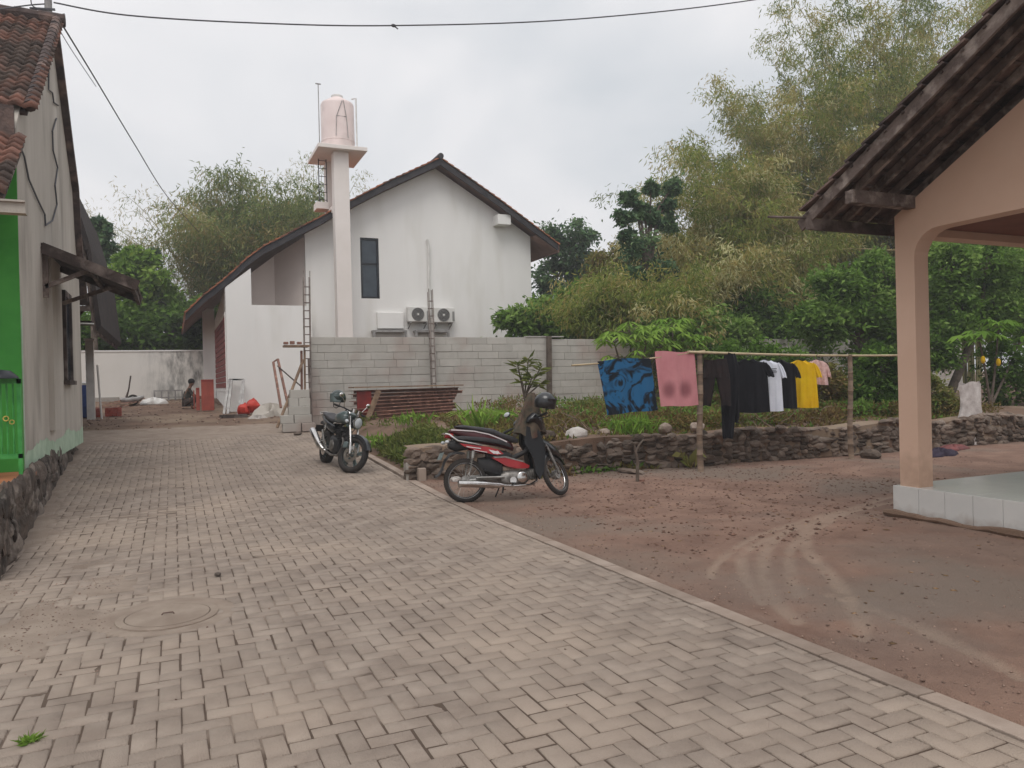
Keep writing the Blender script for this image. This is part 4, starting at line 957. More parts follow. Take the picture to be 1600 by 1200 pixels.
# ------------------------------------------------------------------ motorcycles
mat("rubber", L(44, 42, 42), L(60, 54, 50), 6, 0.85, 0.2, 60)
mat("black_paint", L(22, 24, 28), L(30, 30, 34), 4, 0.28, coat=0.4, spec=0.5)
mat("shield_black", L(26, 27, 30), L(20, 20, 24), 4, 0.5, spec=.35); mat("black_plastic", L(36, 37, 40), L(50, 48, 48), 6, 0.55)
mat("seat_vinyl", L(52, 52, 56), L(66, 64, 66), 8, 0.6, 0.15, 80)
mat("red_paint", L(170, 24, 32), L(140, 18, 26), 4, 0.25, coat=0.5)
mat("maroon_paint", L(84, 22, 28), L(60, 18, 24), 4, 0.3, coat=0.4)
mat("chrome", L(222, 220, 218), L(190, 186, 182), 6, 0.2, metal=1.0, spec=0.6)
mat("alloy", L(176, 174, 170), L(140, 136, 132), 10, 0.42, metal=0.8)
mat("engine_metal", L(150, 146, 142), L(96, 92, 88), 12, 0.5, metal=0.7)
mat("grey_paint", L(96, 108, 108), L(80, 92, 92), 3, 0.3, coat=0.4)
mat("white_decal", L(220, 214, 214), rough=0.4)
mat("amber", L(200, 110, 40), rough=0.3)
mat("lens", L(200, 204, 206), L(170, 176, 180), 8, 0.12, spec=0.6)
mat("red_lens", L(150, 16, 20), rough=0.25)
mat("plate_dark", L(120, 132, 130), L(90, 100, 100), 20, 0.6)

def steer_mat(px_, pz_, rake, ang):
    ax = Vector((-sin(rake), 0, cos(rake))); p = Vector((px_, 0, pz_))
    return Matrix.Translation(p) @ Matrix.Rotation(ang, 4, ax) @ Matrix.Translation(-p)
def wheel(root, x, R, rt_, xf, style, disc_side=None):
    z = R; ri = R-rt_*2+.012
    h = MB(xf); h.lathe([(0, -.055), (.035, -.055), (.042, -.03), (.03, 0), (.042, .03), (.035, .055), (0, .055)], (x, 0, z), 'y', 16)
    if style == 'spoke':
        for k in range(18):
            a = 2*pi*k/18; a2 = a+.28*(1 if k % 2 else -1); s_ = .035*(1 if k % 4 < 2 else -1)
            h.tube([(x+.035*cos(a2), s_, z+.035*sin(a2)), (x+(ri-.01)*cos(a), 0, z+(ri-.01)*sin(a))], .0022, 4, cap=False)
        h.lathe([(0, -.05), (.062, -.045), (.066, -.02), (.06, .02)], (x, 0, z), 'y', 20)
    else:
        for k in range(5):
            for s_ in (-.12, .12):
                a = 2*pi*k/5+.3; p = Vector((x+.03*cos(a), 0, z+.03*sin(a))); q = Vector((x+(ri-.01)*cos(a+s_), 0, z+(ri-.01)*sin(a+s_)))
                h.beam(p, q, .022, .028, (0, 1, 0))
    hb = h.build("wheel", "alloy" if style == 'spoke' else "grey_paint", root, local=True, smooth=True)
    t = MB(xf); m = 12
    prof = [(R-rt_+rt_*cos(2*pi*i/m)*(1.0 if cos(2*pi*i/m) > 0 else 1.0), rt_*(.95 if style == 'spoke' else 1.15)*sin(2*pi*i/m)) for i in range(m)]
    prof.append(prof[0]); t.lathe(prof, (x, 0, z), 'y', 48)
    for k in range(56):
        a = 2*pi*k/56; 
        for sgn in (-1, 1):
            p = Vector((x+(R+.001)*cos(a), sgn*.006, z+(R+.001)*sin(a))); q = Vector((x+(R-.010)*cos(a+.04), sgn*rt_*.7, z+(R-.010)*sin(a+.04))); t.beam(p, q, .009, .006, (cos(a), 0, sin(a)))
    t.build("tyre", "rubber", hb, local=True, smooth=True)
    r_ = MB(xf); w_ = rt_*.72; r_.lathe([(ri+.012, -w_), (ri, -w_), (ri-.004, -w_*.5), (ri-.014, 0), (ri-.004, w_*.5), (ri, w_), (ri+.012, w_)], (x, 0, z), 'y', 48)
    r_.build("rim", "chrome" if style == 'spoke' else "grey_paint", hb, local=True, smooth=True)
    if disc_side:
        d = MB(xf); y_ = disc_side*.07
        d.lathe([(.085, y_-.002), (.142, y_-.002), (.142, y_+.002), (.085, y_+.002), (.085, y_-.002)], (x, 0, z), 'y', 36)
        for k in range(5): a = 2*pi*k/5; d.beam((x+.03*cos(a), y_, z+.03*sin(a)), (x+.088*cos(a+.3), y_, z+.088*sin(a+.3)), .018, .005, (0, 1, 0))
        for k in range(20):
            a = 2*pi*k/20; rr = .10+.02*(k % 3)/2; d.lathe([(.0, 0), (.006, 0), (.006, .001)], (x+rr*cos(a), y_+disc_side*.003, z+rr*sin(a)), 'y', 6)
        d.build("brake_disc", "chrome", hb, local=True)
    return hb

def red_bike():
    t = T("motorcycle", "black and red step-through motorcycle parked side-on at the kerb with a helmet on its handlebar", "motorcycle")
    K = dict(parent=t, local=True); S = dict(parent=t, local=True, smooth=True)
    R = .285; WB = 1.24
    xf = steer_mat(.975, .86, radians(26), radians(40))
    wheel(t, 0, R, .036, None, 'spoke'); wheel(t, WB, R-.005, .034, xf, 'spoke')
    # front end (turned to the left)
    b = MB(xf)
    for s_ in (-.075, .075): b.tube([(WB-.01, s_, R), (WB-.09, s_, .50), (WB-.14, s_, .66)], [.019, .021, .017], 10)
    b.beam((WB-.15, -.09, .66), (WB-.15, .09, .66), .05, .03); b.tube([(WB, -.10, R), (WB, .10, R)], .011, 8); b.build("fork", "engine_metal", **S)
    b = MB(xf)
    n_ = 16
    for i in range(n_):
        pass
    vs = []; secs = np.linspace(radians(28), radians(150), 15)
    for a in secs:
        rr = R+.028; wy = .055-.012*abs(a-1.5)
        for (y_, dr) in ((-wy, -.03), (-wy*.8, .0), (0, .012), (wy*.8, .0), (wy, -.03)):
            vs.append((WB+(rr+dr)*cos(a), y_, R+(rr+dr)*sin(a)))
    b.add(vs, [(i*5+j, i*5+j+1, (i+1)*5+j+1, (i+1)*5+j) for i in range(14) for j in range(4)]); b.loft([(1.02, .72, .07, .08), (1.12, .67, .09, .10), (1.22, .635, .085, .105), (1.34, .60, .06, .085), (1.47, .55, .02, .04)], 12); b.build("front_fender", "black_paint", **S)
    # handlebar shroud with headlight
    b = MB(xf); b.loft([(.78, .99, .03, .13), (.84, 1.02, .07, .20), (.94, 1.0, .11, .20), (1.03, .95, .12, .15), (1.10, .91, .08, .11), (1.14, .89, .035, .06)], 18); cowl = b.build("handlebar_cowl", "black_paint", **S)
    b = MB(xf); b.ell((1.09, 0, .92), (.06, .10, .06), 16, 10); b.build("headlight", "lens", parent=cowl, local=True, smooth=True)
    b = MB(xf)
    for s_ in (-1, 1):
        b.tube([(.92, s_*.05, 1.0), (.90, s_*.2, 1.01), (.84, s_*.35, .99)], .011, 8); b.tube([(.865, s_*.25, 1.0), (.835, s_*.37, .985)], .017, 10)
        b.tube([(.915, s_*.2, .985), (.93, s_*.28, .975), (.90, s_*.37, .96)], .006, 6)
    b.build("handlebar", "black_plastic", **K)
    for s_ in (-1, 1):
        m = MB(xf); m.tube([(.90, s_*.17, 1.02), (.92, s_*.22, 1.10), (.90, s_*.27, 1.2)], .005, 6); mm = m.build("mirror", "black_plastic", **K)
        m = MB(xf); m.ell((.905, s_*.29, 1.23), (.02, .055, .036), 14, 8); m.build("mirror_shell", "black_plastic", parent=mm, local=True, smooth=True)
        m = MB(xf); m.ell((.893, s_*.29, 1.23), (.012, .048, .03), 14, 8); m.build("mirror_glass", "lens", parent=mm, local=True, smooth=True)
    # leg shield and neck
    b = MB()
    for s_ in (-1, 1):
        P = [(.86, .95), (1.0, .90), (1.08, .76), (1.08, .60), (1.04, .34), (.985, .24), (.93, .33), (.91, .50), (.88, .62), (.82, .72), (.83, .84)]
        k = len(P); vs = [(u, s_*.07, v) for u, v in P]+[(u-.02, s_*(.12 if v > .6 else .19), v) for u, v in P]
        b.add(vs, [tuple(range(k)), tuple(range(k, 2*k))[::-1]]+[(i, (i+1) % k, k+(i+1) % k, k+i) for i in range(k)])
    b.loft([(.84, .83, .06, .05), (.92, .84, .13, .10), (1.0, .83, .14, .11), (1.055, .79, .11, .08), (1.08, .77, .05, .04)], 16); b.build("leg_shield", "shield_black", **S)
    b = MB()
    b.tube([(.97, 0, .80), (.86, 0, .62), (.66, 0, .54), (.45, 0, .56), (.20, 0, .70), (-.05, 0, .80)], .034, 10)
    for s_ in (-.09, .09): b.tube([(.45, s_*.6, .55), (.20, s_, .70), (-.12, s_*.9, .80)], .014, 8)
    b.tube([(.50, -.06, .56), (.45, -.06, .30), (.62, -.06, .21)], .016, 8); b.tube([(.50, .06, .56), (.45, .06, .30)], .016, 8); b.build("frame", "black_plastic", **S)
    # tail, seat, side covers
    b = MB(); b.loft([(-.19, .935, .012, .03), (-.12, .925, .04, .07), (.05, .875, .07, .105), (.25, .83, .085, .12), (.45, .78, .08, .115), (.58, .73, .07, .09), (.66, .68, .05, .05)], 20, 3); b.build("tail_cowl", "maroon_paint", **S)
    b = MB(); b.loft([(-.10, .985, .012, .06), (.0, .975, .028, .10), (.2, .935, .036, .125), (.38, .895, .045, .13), (.52, .83, .045, .12), (.64, .79, .045, .09), (.74, .765, .03, .05)], 20, 3); b.build("seat", "seat_vinyl", **S)
    for s_ in (-1, 1):
        b = MB(); P = [(-.17, .955), (-.05, .945), (.12, .925), (.32, .875), (.48, .805), (.56, .765)]
        for i in range(len(P)-1): y_ = s_*(.085+.035*min(1, (P[i][0]+.2)/.3)); y2 = s_*(.085+.035*min(1, (P[i+1][0]+.2)/.3)); b.beam((P[i][0], y_, P[i][1]-.012), (P[i+1][0], y2, P[i+1][1]-.012), .006, .014)
        b.build("tail_stripe", "white_decal", **K)
    b = MB()
    for s_ in (-1, 1): b.tube([(-.24, s_*.05, .90), (-.20, s_*.09, .885), (-.10, s_*.125, .80), (.10, s_*.135, .755), (.22, s_*.13, .725)], .011, 8)
    b.tube([(-.24, -.05, .90), (-.27, 0, .90), (-.24, .05, .90)], .011, 8); b.build("grab_rail", "chrome", **S)
    b = MB(); b.loft([(-.16, .845, .02, .06), (.0, .83, .035, .118), (.25, .80, .04, .134), (.48, .755, .045, .128), (.60, .71, .035, .09), (.68, .67, .015, .03)], 16, 3.4); b.build("grey_cover", "seat_vinyl", **S)
    b = MB()
    for s_ in (-1, 1):
        P = [(-.08, .765), (.10, .735), (.30, .70), (.44, .655), (.50, .60), (.42, .585), (.30, .615), (.12, .67), (-.02, .72)]
        b.prism(P, s_*.118, s_*.128)
    b.build("side_panel", "red_paint", **K)
    b = MB()
    for s_ in (-1, 1):
        b.prism([(.30, .665), (.42, .635), (.47, .60), (.36, .61)], s_*.129, s_*.131); b.prism([(.0, .725), (.2, .69), (.2, .678), (.02, .71)], s_*.129, s_*.131); b.prism([(.10, .675), (.28, .635), (.28, .627), (.11, .665)], s_*.129, s_*.131)
        b.lathe([(.016, 0), (.023, 0), (.023, s_*.002)], (.415, s_*.130, .622), 'y', 14)
    b.build("side_decal", "white_decal", **K)
    b = MB()
    for s_ in (-1, 1): b.prism([(.34, .56), (.52, .56), (.76, .48), (.86, .43), (.84, .395), (.70, .40), (.54, .44), (.44, .50)], s_*.075, s_*.10)
    b.build("belly_panel", "red_paint", **K)
    b = MB()
    for s_ in (-1, 1): b.prism([(.36, .572), (.54, .568), (.78, .49), (.76, .482), (.52, .553), (.38, .552)], s_*.101, s_*.106)
    b.build("belly_trim", "alloy", **K)
    b = MB(); b.loft([(.30, .60, .05, .05), (.42, .58, .09, .09), (.56, .56, .08, .08), (.64, .55, .05, .05)], 14); b.loft([(.18, .50, .07, .04), (.36, .44, .14, .07), (.50, .42, .12, .06)], 14); b.build("inner_cover", "black_plastic", **S)
    # tail light, rear mudguard, plate
    MB().loft([(-.24, .865, .02, .045), (-.20, .87, .032, .06), (-.14, .87, .035, .065)], 12).build("tail_light", "red_lens", **S)
    b = MB(); vs = []
    for i, (x, z, w_) in enumerate(((.0, .64, .06), (-.10, .66, .07), (-.19, .64, .075), (-.26, .56, .07), (-.30, .46, .065), (-.35, .385, .06), (-.40, .36, .055))):
        vs += [(x, -w_, z-.02), (x, -w_*.9, z), (x, 0, z+.012), (x, w_*.9, z), (x, w_, z-.02)]
    b.add(vs, [(i*5+j, i*5+j+1, (i+1)*5+j+1, (i+1)*5+j) for i in range(6) for j in range(4)]); b.loft([(-.2, .76, .05, .05), (-.1, .74, .08, .07), (.05, .74, .06, .08)], 10); b.build("rear_mudguard", "black_plastic", **S)
    b = MB(); b.add([(-.285, -.12, .66), (-.285, .12, .66), (-.33, .12, .57), (-.33, -.12, .57), (-.29, -.12, .66), (-.29, .12, .66), (-.335, .12, .57), (-.335, -.12, .57)], [(0, 1, 2, 3), (4, 7, 6, 5), (0, 4, 5, 1), (2, 6, 7, 3), (0, 3, 7, 4), (1, 5, 6, 2)]); b.build("number_plate", "plate_dark", **K)
    for s_ in (-1, 1): MB().ell((-.24, s_*.12, .79), (.03, .03, .022), 10, 8).tube([(-.2, s_*.05, .79), (-.23, s_*.1, .79)], .008, 6).build("indicator", "lens", **S)
    # engine, exhaust, swing arm, shocks
    b = MB(); b.loft([(.46, .28, .07, .08), (.52, .28, .10, .11), (.66, .275, .105, .12), (.80, .28, .09, .11), (.85, .29, .06, .07)], 16, 3); b.loft([(.82, .315, .055, .06), (.98, .335, .055, .06)], 12, 4)
    for k in range(6): b.box((.835+k*.025, -.075, .25), (.842+k*.025, .075, .385))
    en = b.build("engine", "engine_metal", **S)
    b = MB(); b.lathe([(0, -.145), (.055, -.145), (.068, -.138), (.072, -.11), (.072, -.09)], (.735, 0, .285), 'y', 24); b.lathe([(0, -.135), (.045, -.135), (.052, -.12), (.052, -.09)], (.61, 0, .25), 'y', 20); b.build("clutch_cover", "chrome", parent=en, local=True, smooth=True)
    b = MB(); b.tube([(-.14, -.17, .255), (-.135, -.17, .255), (.10, -.17, .235), (.40, -.16, .20), (.46, -.155, .195)], [.030, .043, .045, .038, .022], 16); b.tube([(.44, -.155, .196), (.62, -.14, .175), (.84, -.10, .175), (.96, -.05, .22), (.98, -.02, .30)], .017, 10); b.build("exhaust", "chrome", **S)
    b = MB(); b.tube([(0, .075, R), (.25, .075, .29), (.48, .065, .30)], .02, 8); b.tube([(0, -.075, R), (.25, -.075, .29), (.48, -.065, .30)], .018, 8); b.loft([(.08, .30, .045, .012, .09), (.3, .295, .05, .015, .09), (.5, .29, .05, .015, .09)], 12); b.tube([(.12, -.10, .315), (.5, -.10, .30)], .016, 8); b.build("swing_arm", "alloy", **S)
    b = MB()
    for s_ in (-1, 1):
        b.tube([(.02, s_*.10, .30), (.10, s_*.115, .64)], .008, 8)
        P = [(.045+.055*q/40+.0*q, s_*(.105+.01*q/40), .40+.24*q/40) for q in range(41)]; P = [(x+.022*cos(q*1.3), y+.022*sin(q*1.3), z) for q, (x, y, z) in enumerate(P)]; b.tube(P, .0045, 5)
        b.tube([(.085, s_*.114, .57), (.10, s_*.116, .66)], .024, 10)
    b.build("shock_absorber", "alloy", **S)
    b = MB(); b.tube([(.60, -.22, .21), (.60, .22, .21)], .010, 8); b.tube([(.60, -.23, .21), (.60, -.15, .21)], .016, 8); b.tube([(.60, .23, .21), (.60, .15, .21)], .016, 8); b.tube([(.78, -.12, .19), (.86, -.13, .18), (.88, -.2, .185)], .007, 6); b.tube([(.22, -.16, .40), (.22, -.22, .40)], .013, 8); b.beam((.22, -.14, .42), (.45, -.09, .34), .012, .02); b.build("footrest", "black_plastic", **K)
    b = MB(); b.tube([(.50, .10, .20), (.46, .22, .045)], .009, 8); b.tube([(.52, 0.02, .19), (.50, .02, .09)], .012, 8); b.build("side_stand", "black_plastic", **K)
    b = MB(); b.tube([(.95, -.05, .93), (1.0, -.12, .86), (1.02, -.10, .70)], .006, 6); b.tube([(.92, .05, .93), (1.0, .1, .8), (.98, .08, .62)], .006, 6); b.build("brake_cable", "black_plastic", **K)
    return t
rb = red_bike(); rb.location = (3.42, 9.30, 0.0); rb.rotation_euler = (radians(-7), 0, radians(-5.5))

def black_bike():
    t = T("motorcycle", "black roadster motorcycle with big silver silencer parked facing the camera on the paving", "motorcycle")
    K = dict(parent=t, local=True); S = dict(parent=t, local=True, smooth=True)
    R = .30; WB = 1.32
    xf = steer_mat(1.03, .84, radians(25), radians(30))
    wheel(t, 0, R, .058, None, 'cast', -1); wheel(t, WB, R, .05, xf, 'cast', -1)
    b = MB(xf)
    for s_ in (-.095, .095): b.tube([(WB+.005, s_, R), (WB-.05, s_, .48)], .028, 12); b.tube([(WB-.05, s_, .48), (WB-.27, s_, .96)], .019, 12)
    b.tube([(WB, -.12, R), (WB, .12, R)], .014, 8); fk = b.build("fork", "chrome", **S)
    b = MB(xf); b.loft([(WB-.17, .42, .05, .022, -.095), (WB-.12, .43, .055, .028, -.095), (WB-.08, .43, .04, .02, -.095)], 10, 4); b.beam((WB-.20, -.13, .74), (WB-.20, .13, .74), .06, .035); b.beam((WB-.26, -.13, .92), (WB-.26, .13, .92), .07, .03); b.build("brake_caliper", "grey_paint", parent=fk, local=True)
    b = MB(xf); vs = []
    for a in np.linspace(radians(22), radians(140), 14):
        for (y_, dr) in ((-.07, -.045), (-.06, .0), (0, .018), (.06, .0), (.07, -.045)): vs.append((WB+(R+.03+dr)*cos(a), y_, R+(R+.03+dr)*sin(a)))
    b.add(vs, [(i*5+j, i*5+j+1, (i+1)*5+j+1, (i+1)*5+j) for i in range(13) for j in range(4)]); b.build("front_fender", "black_paint", **S)
    b = MB(xf); b.lathe([(0, -.10), (.05, -.095), (.085, -.05), (.095, 0), (.10, .02), (.09, .022)], (WB-.12, 0, .82), 'x', 24); hl = b.build("headlight_shell", "black_paint", **S)
    b = MB(xf); b.lathe([(.088, .022), (.103, .024), (.103, .01), (.098, .0)], (WB-.12, 0, .82), 'x', 28); b.build("headlight_rim", "chrome", parent=hl, local=True, smooth=True)
    b = MB(xf); b.lathe([(.088, .021), (.06, .034), (0, .04)], (WB-.12, 0, .82), 'x', 24); b.build("headlight", "lens", parent=hl, local=True, smooth=True)
    b = MB(xf)
    for s_ in (-.055, .055): b.lathe([(0, -.04), (.042, -.035), (.048, .02), (.05, .03), (0, .032)], (WB-.22, s_, 1.0), 'z', 20)
    b.build("instruments", "chrome", **S)
    b = MB(xf); b.tube([(.95, -.36, 1.0), (1.0, -.2, 1.0), (1.06, -.06, .98), (1.06, .06, .98), (1.0, .2, 1.0), (.95, .36, 1.0)], .012, 10)
    for s_ in (-1, 1): b.tube([(.97, s_*.27, 1.0), (.945, s_*.38, 1.0)], .018, 10); b.tube([(1.02, s_*.2, 1.0), (1.03, s_*.33, .985)], .006, 6)
    b.build("handlebar", "black_plastic", **S)
    for s_ in (-1, 1):
        m = MB(xf); m.tube([(1.0, s_*.2, 1.0), (1.02, s_*.26, 1.10), (1.0, s_*.32, 1.16)], .006, 6); mm = m.build("mirror", "chrome", **K)
        m = MB(xf); m.ell((1.0, s_*.34, 1.18), (.02, .05, .04), 12, 8); m.build("mirror_shell", "chrome", parent=mm, local=True, smooth=True)
        MB(xf).ell((1.12, s_*.17, .80), (.035, .03, .03), 10, 8).tube([(1.1, s_*.08, .80), (1.12, s_*.15, .80)], .008, 6).build("indicator", "amber" if s_ > 0 else "lens", **S)
    b = MB(); b.loft([(.50, .80, .03, .08), (.56, .82, .07, .12), (.70, .86, .10, .155), (.86, .88, .11, .16), (.96, .865, .09, .12), (1.0, .85, .05, .07)], 20, 2.4); tk_ = b.build("fuel_tank", "grey_paint", **S)
    b = MB()
    for s_ in (-1, 1): b.tube([(.54, s_*.12, .74), (.68, s_*.157, .76), (.86, s_*.162, .775), (.97, s_*.12, .77)], .011, 8)
    b.lathe([(0, .02), (.035, .02), (.038, .0)], (.82, 0, .985), 'z', 20); b.build("tank_trim", "chrome", parent=tk_, local=True, smooth=True)
    b = MB(); b.loft([(-.22, .885, .02, .07), (-.1, .87, .04, .12), (.12, .84, .045, .135), (.30, .80, .04, .13), (.46, .79, .045, .11), (.54, .79, .03, .08)], 18, 3); b.build("seat", "seat_vinyl", **S)
    b = MB(); b.loft([(-.34, .86, .02, .04), (-.22, .82, .05, .09), (.0, .76, .06, .12), (.2, .70, .08, .13), (.42, .66, .09, .12), (.5, .66, .05, .09)], 16, 3); b.build("tail_cowl", "black_paint", **S)
    b = MB(); b.tube([(-.12, -.13, .86), (-.3, -.11, .89), (-.34, 0, .90), (-.3, .11, .89), (-.12, .13, .86)], .011, 8); b.build("grab_rail", "chrome", **S)
    b = MB(); b.loft([(.42, .42, .12, .11), (.52, .40, .16, .14), (.74, .38, .16, .145), (.88, .40, .12, .11)], 16, 3.4); b.loft([(.66, .60, .05, .07), (.80, .60, .12, .09), (.94, .54, .06, .07)], 12, 4)
    for k in range(7): b.box((.64, -.11, .50+k*.025), (.92, .11, .508+k*.025))
    en = b.build("engine", "black_plastic", **S)
    b = MB(); b.lathe([(0, -.165), (.075, -.165), (.095, -.155), (.10, -.13), (.10, -.1)], (.66, 0, .38), 'y', 24); b.lathe([(0, .165), (.075, .165), (.095, .155), (.10, .13), (.10, .1)], (.70, 0, .38), 'y', 24); b.build("clutch_cover", "engine_metal", parent=en, local=True, smooth=True)
    b = MB()
    for s_ in (-.06, .06): b.tube([(.92, s_, .54), (1.02, s_*1.2, .50), (1.03, s_*1.5, .36), (.92, s_*1.6-.02, .24), (.6, -.12, .22), (.38, -.15, .26)], .019, 10)
    b.build("header_pipes", "engine_metal", **S)
    b = MB(); b.tube([(.38, -.15, .26), (.30, -.19, .30), (.24, -.21, .33), (-.22, -.23, .56), (-.25, -.232, .575)], [.022, .04, .058, .062, .045], 18); b.build("silencer", "chrome", **S)
    b = MB(); b.tube([(1.04, 0, .80), (.94, 0, .60), (.92, 0, .30), (.5, 0, .24), (.42, 0, .5), (.5, 0, .70), (1.02, 0, .84)], .022, 10)
    for s_ in (-.08, .08): b.tube([(.5, s_, .68), (-.2, s_, .82)], .014, 8); b.tube([(0, s_*1.1, R), (.44, s_*.9, .34)], .022, 8)
    b.build("frame", "black_plastic", **S)
    b = MB()
    for s_ in (-1, 1):
        P = [(.06+.10*q/40+.024*cos(q*1.3), s_*.125+.024*sin(q*1.3), .42+.28*q/40) for q in range(41)]; b.tube(P, .005, 5); b.tube([(.03, s_*.125, .33), (.17, s_*.125, .73)], .012, 8)
    b.build("shock_absorber", "chrome", **S)
    b = MB(); b.tube([(.42, -.24, .30), (.42, .24, .30)], .012, 8); b.beam((.42, -.15, .30), (.25, -.16, .42), .02, .03); b.tube([(.25, -.16, .42), (.25, -.24, .42)], .012, 8); b.beam((.25, -.16, .42), (.10, -.16, .60), .02, .03); b.build("footrest", "alloy", **K)
    MB().tube([(.50, .12, .22), (.44, .27, .03)], .011, 8).build("side_stand", "black_plastic", **K)
    b = MB(); b.loft([(-.42, .70, .03, .05), (-.3, .72, .04, .06), (-.1, .66, .03, .07)], 10); b.add([(-.42, -.12, .66), (-.42, .12, .66), (-.46, .12, .54), (-.46, -.12, .54)], [(0, 1, 2, 3)]); b.build("rear_mudguard", "black_plastic", **S)
    b = MB(xf); b.tube([(1.0, -.15, .99), (1.12, -.14, .9), (1.16, -.1, .7), (1.2, -.11, .5)], .006, 6); b.tube([(1.0, .15, .99), (1.15, .16, .88), (1.06, .12, .7), (.98, .1, .56)], .006, 6); b.build("brake_cable", "black_plastic", **K)
    return t
kb = black_bike(); hd = atan2(-1.32, .16)
fx, fy = 2.58, 12.42; kb.location = (fx-1.32*cos(hd), fy-1.32*sin(hd), tz(2.5, 13.1)-.005); kb.rotation_euler = (radians(-8), radians(2.0), hd)

# helmets
def helmet(label, loc, rot, shell, mark=False):
    t = T("helmet", label, "helmet"); K = dict(parent=t, local=True, smooth=True)
    b = MB(); n_, m_ = 28, 16; vs = []
    for i in range(m_+1):
        ph = pi*.66*i/m_
        for j in range(n_):
            a = 2*pi*j/n_; fr = max(0, cos(a)); z = .14*cos(ph)
            z = max(z, -.085+.13*fr**2*(1 if fr > .45 else fr/.45*.6)); r_ = .5*(1+0)
            x = .150*sin(ph)*cos(a); y = .122*sin(ph)*sin(a); vs.append((x, y, z))
    b.add(vs, [(i*n_+j, (i+1)*n_+j, (i+1)*n_+(j+1) % n_, i*n_+(j+1) % n_) for i in range(m_) for j in range(n_)])
    sh = b.build("shell", shell, **K); md = sh.modifiers.new("solid", 'SOLIDIFY'); md.thickness = .012; md.offset = -1
    b = MB(); vs = []
    for i in range(7):
        for j in range(13):
            a = radians(-78+156*j/12); v = i/6; vs.append(((.158-.01*v)*cos(a)+.004, (.13-.004*v)*sin(a), .075-.15*v))
    b.add(vs, [(i*13+j, i*13+j+1, (i+1)*13+j+1, (i+1)*13+j) for i in range(6) for j in range(12)]); b.build("visor", "black_paint" if mark else "grey_paint", **K)
    MB().tube([(.02, -.10, -.07), (.03, -.07, -.16), (.03, 0, -.19), (.03, .07, -.16), (.02, .10, -.07)], .007, 6).build("strap", "black_plastic", **K)
    if mark:
        b = MB()
        for (u, v, w_, h_) in ((-.02, .01, .022, .006), (-.02, .022, .030, .004), (-.02, -.002, .016, .004)):
            b.box((u, -.126, v), (u+w_, -.120, v+h_))
        b.build("emblem", "white_decal", parent=t, local=True)
    t.location = loc; t.rotation_euler = rot; t.scale = (.9,)*3; return t
q = atY(852, 629, 9.0); helmet("navy helmet hanging on the handlebar of the red and black motorcycle", q, (radians(4), radians(8), radians(-28)), "black_paint", True)
q = atY(528, 622, 12.9); helmet("glossy dark green helmet perched on the black motorcycle's handlebar", q, (0, radians(-6), radians(-150)), "dark_green")  if mat("dark_green", L(26, 40, 38), L(36, 50, 46), 4, .2, coat=.6) else None

# brown jacket bundled over the handlebar
mat("jacket_cloth", L(108, 92, 78), L(62, 66, 58), 9, .95, .3, 60, c3=L(84, 62, 54), s3=5)
q = atY(832, 645, 9.28); b = MB(); n_, m_ = 40, 18; vs = []
for i in range(m_+1):
    v = i/m_
    for j in range(n_):
        a = 2*pi*j/n_; fold = 1+.22*sin(a*5+v*2)+.12*sin(a*9-v*5); r_ = (.03+.19*v**.75)*fold
        vs.append((q.x+r_*cos(a)*.95-.07*v, q.y+r_*sin(a)*.45, q.z+.27-.56*v*(1+.08*sin(a*3))))
b.add(vs, [(i*n_+j, (i+1)*n_+j, (i+1)*n_+(j+1) % n_, i*n_+(j+1) % n_) for i in range(m_) for j in range(n_)]+[tuple(range(n_))]); b.build("jacket", "jacket_cloth", None, "brown and olive jacket draped over the red motorcycle's handlebar behind the helmet", "jacket", smooth=True)
# ------------------------------------------------------------------ clothes line
YL = 10.2
def bamboo(name, p, q, r, m, label, cat, group=None, nodes=.32):
    p = Vector(p); q = Vector(q); l_ = (q-p).length; n_ = max(4, int(l_/nodes)); pts = []; rs = []
    for i in range(n_+1):
        t = i/n_; c = p.lerp(q, t)+Vector((0, .012*sin(t*5), -.03*sin(t*pi) if abs((q-p).z) < l_*.5 else 0))
        c.x += .008*sin(t*9+l_)
        for dt, k in ((-.012, 1), (0, 1.16), (.012, 1)):
            tt = t+dt/l_
            if 0 <= tt <= 1 or dt == 0: pts.append(c+(q-p).normalized()*dt); rs.append(r*(1-.18*t)*k)
    return MB().tube(pts, rs, 12).build(name, m, None, label, cat, group, smooth=True)
bamboo("bamboo_post", (7.85, YL+.05, -.05), (7.87, YL+.03, 1.93), .052, "bamboo_pole", "thick bamboo post between the pink towel and the dark shorts", "post")
bamboo("bamboo_post", (11.16, YL+.02, -.05), (11.18, YL+.02, 1.88), .05, "bamboo_pole", "bamboo post at the far end of the clothes line beside a boulder", "post")
bamboo("clothes_pole", atY(893, 571, YL), (7.95, YL, 1.975), .014, "bamboo_light", "thin pale pole carrying the blue and pink towels", "pole", nodes=.5)
bamboo("clothes_pole", (7.6, YL-.03, 1.955), (13.2, YL+.05, 1.86), .022, "bamboo_light", "longer bamboo pole carrying the shirts and trousers", "pole", nodes=.4)
def line_z(x): return float(np.interp(x, [5.4, 7.9, 13.2], [1.775, 1.965, 1.86]))
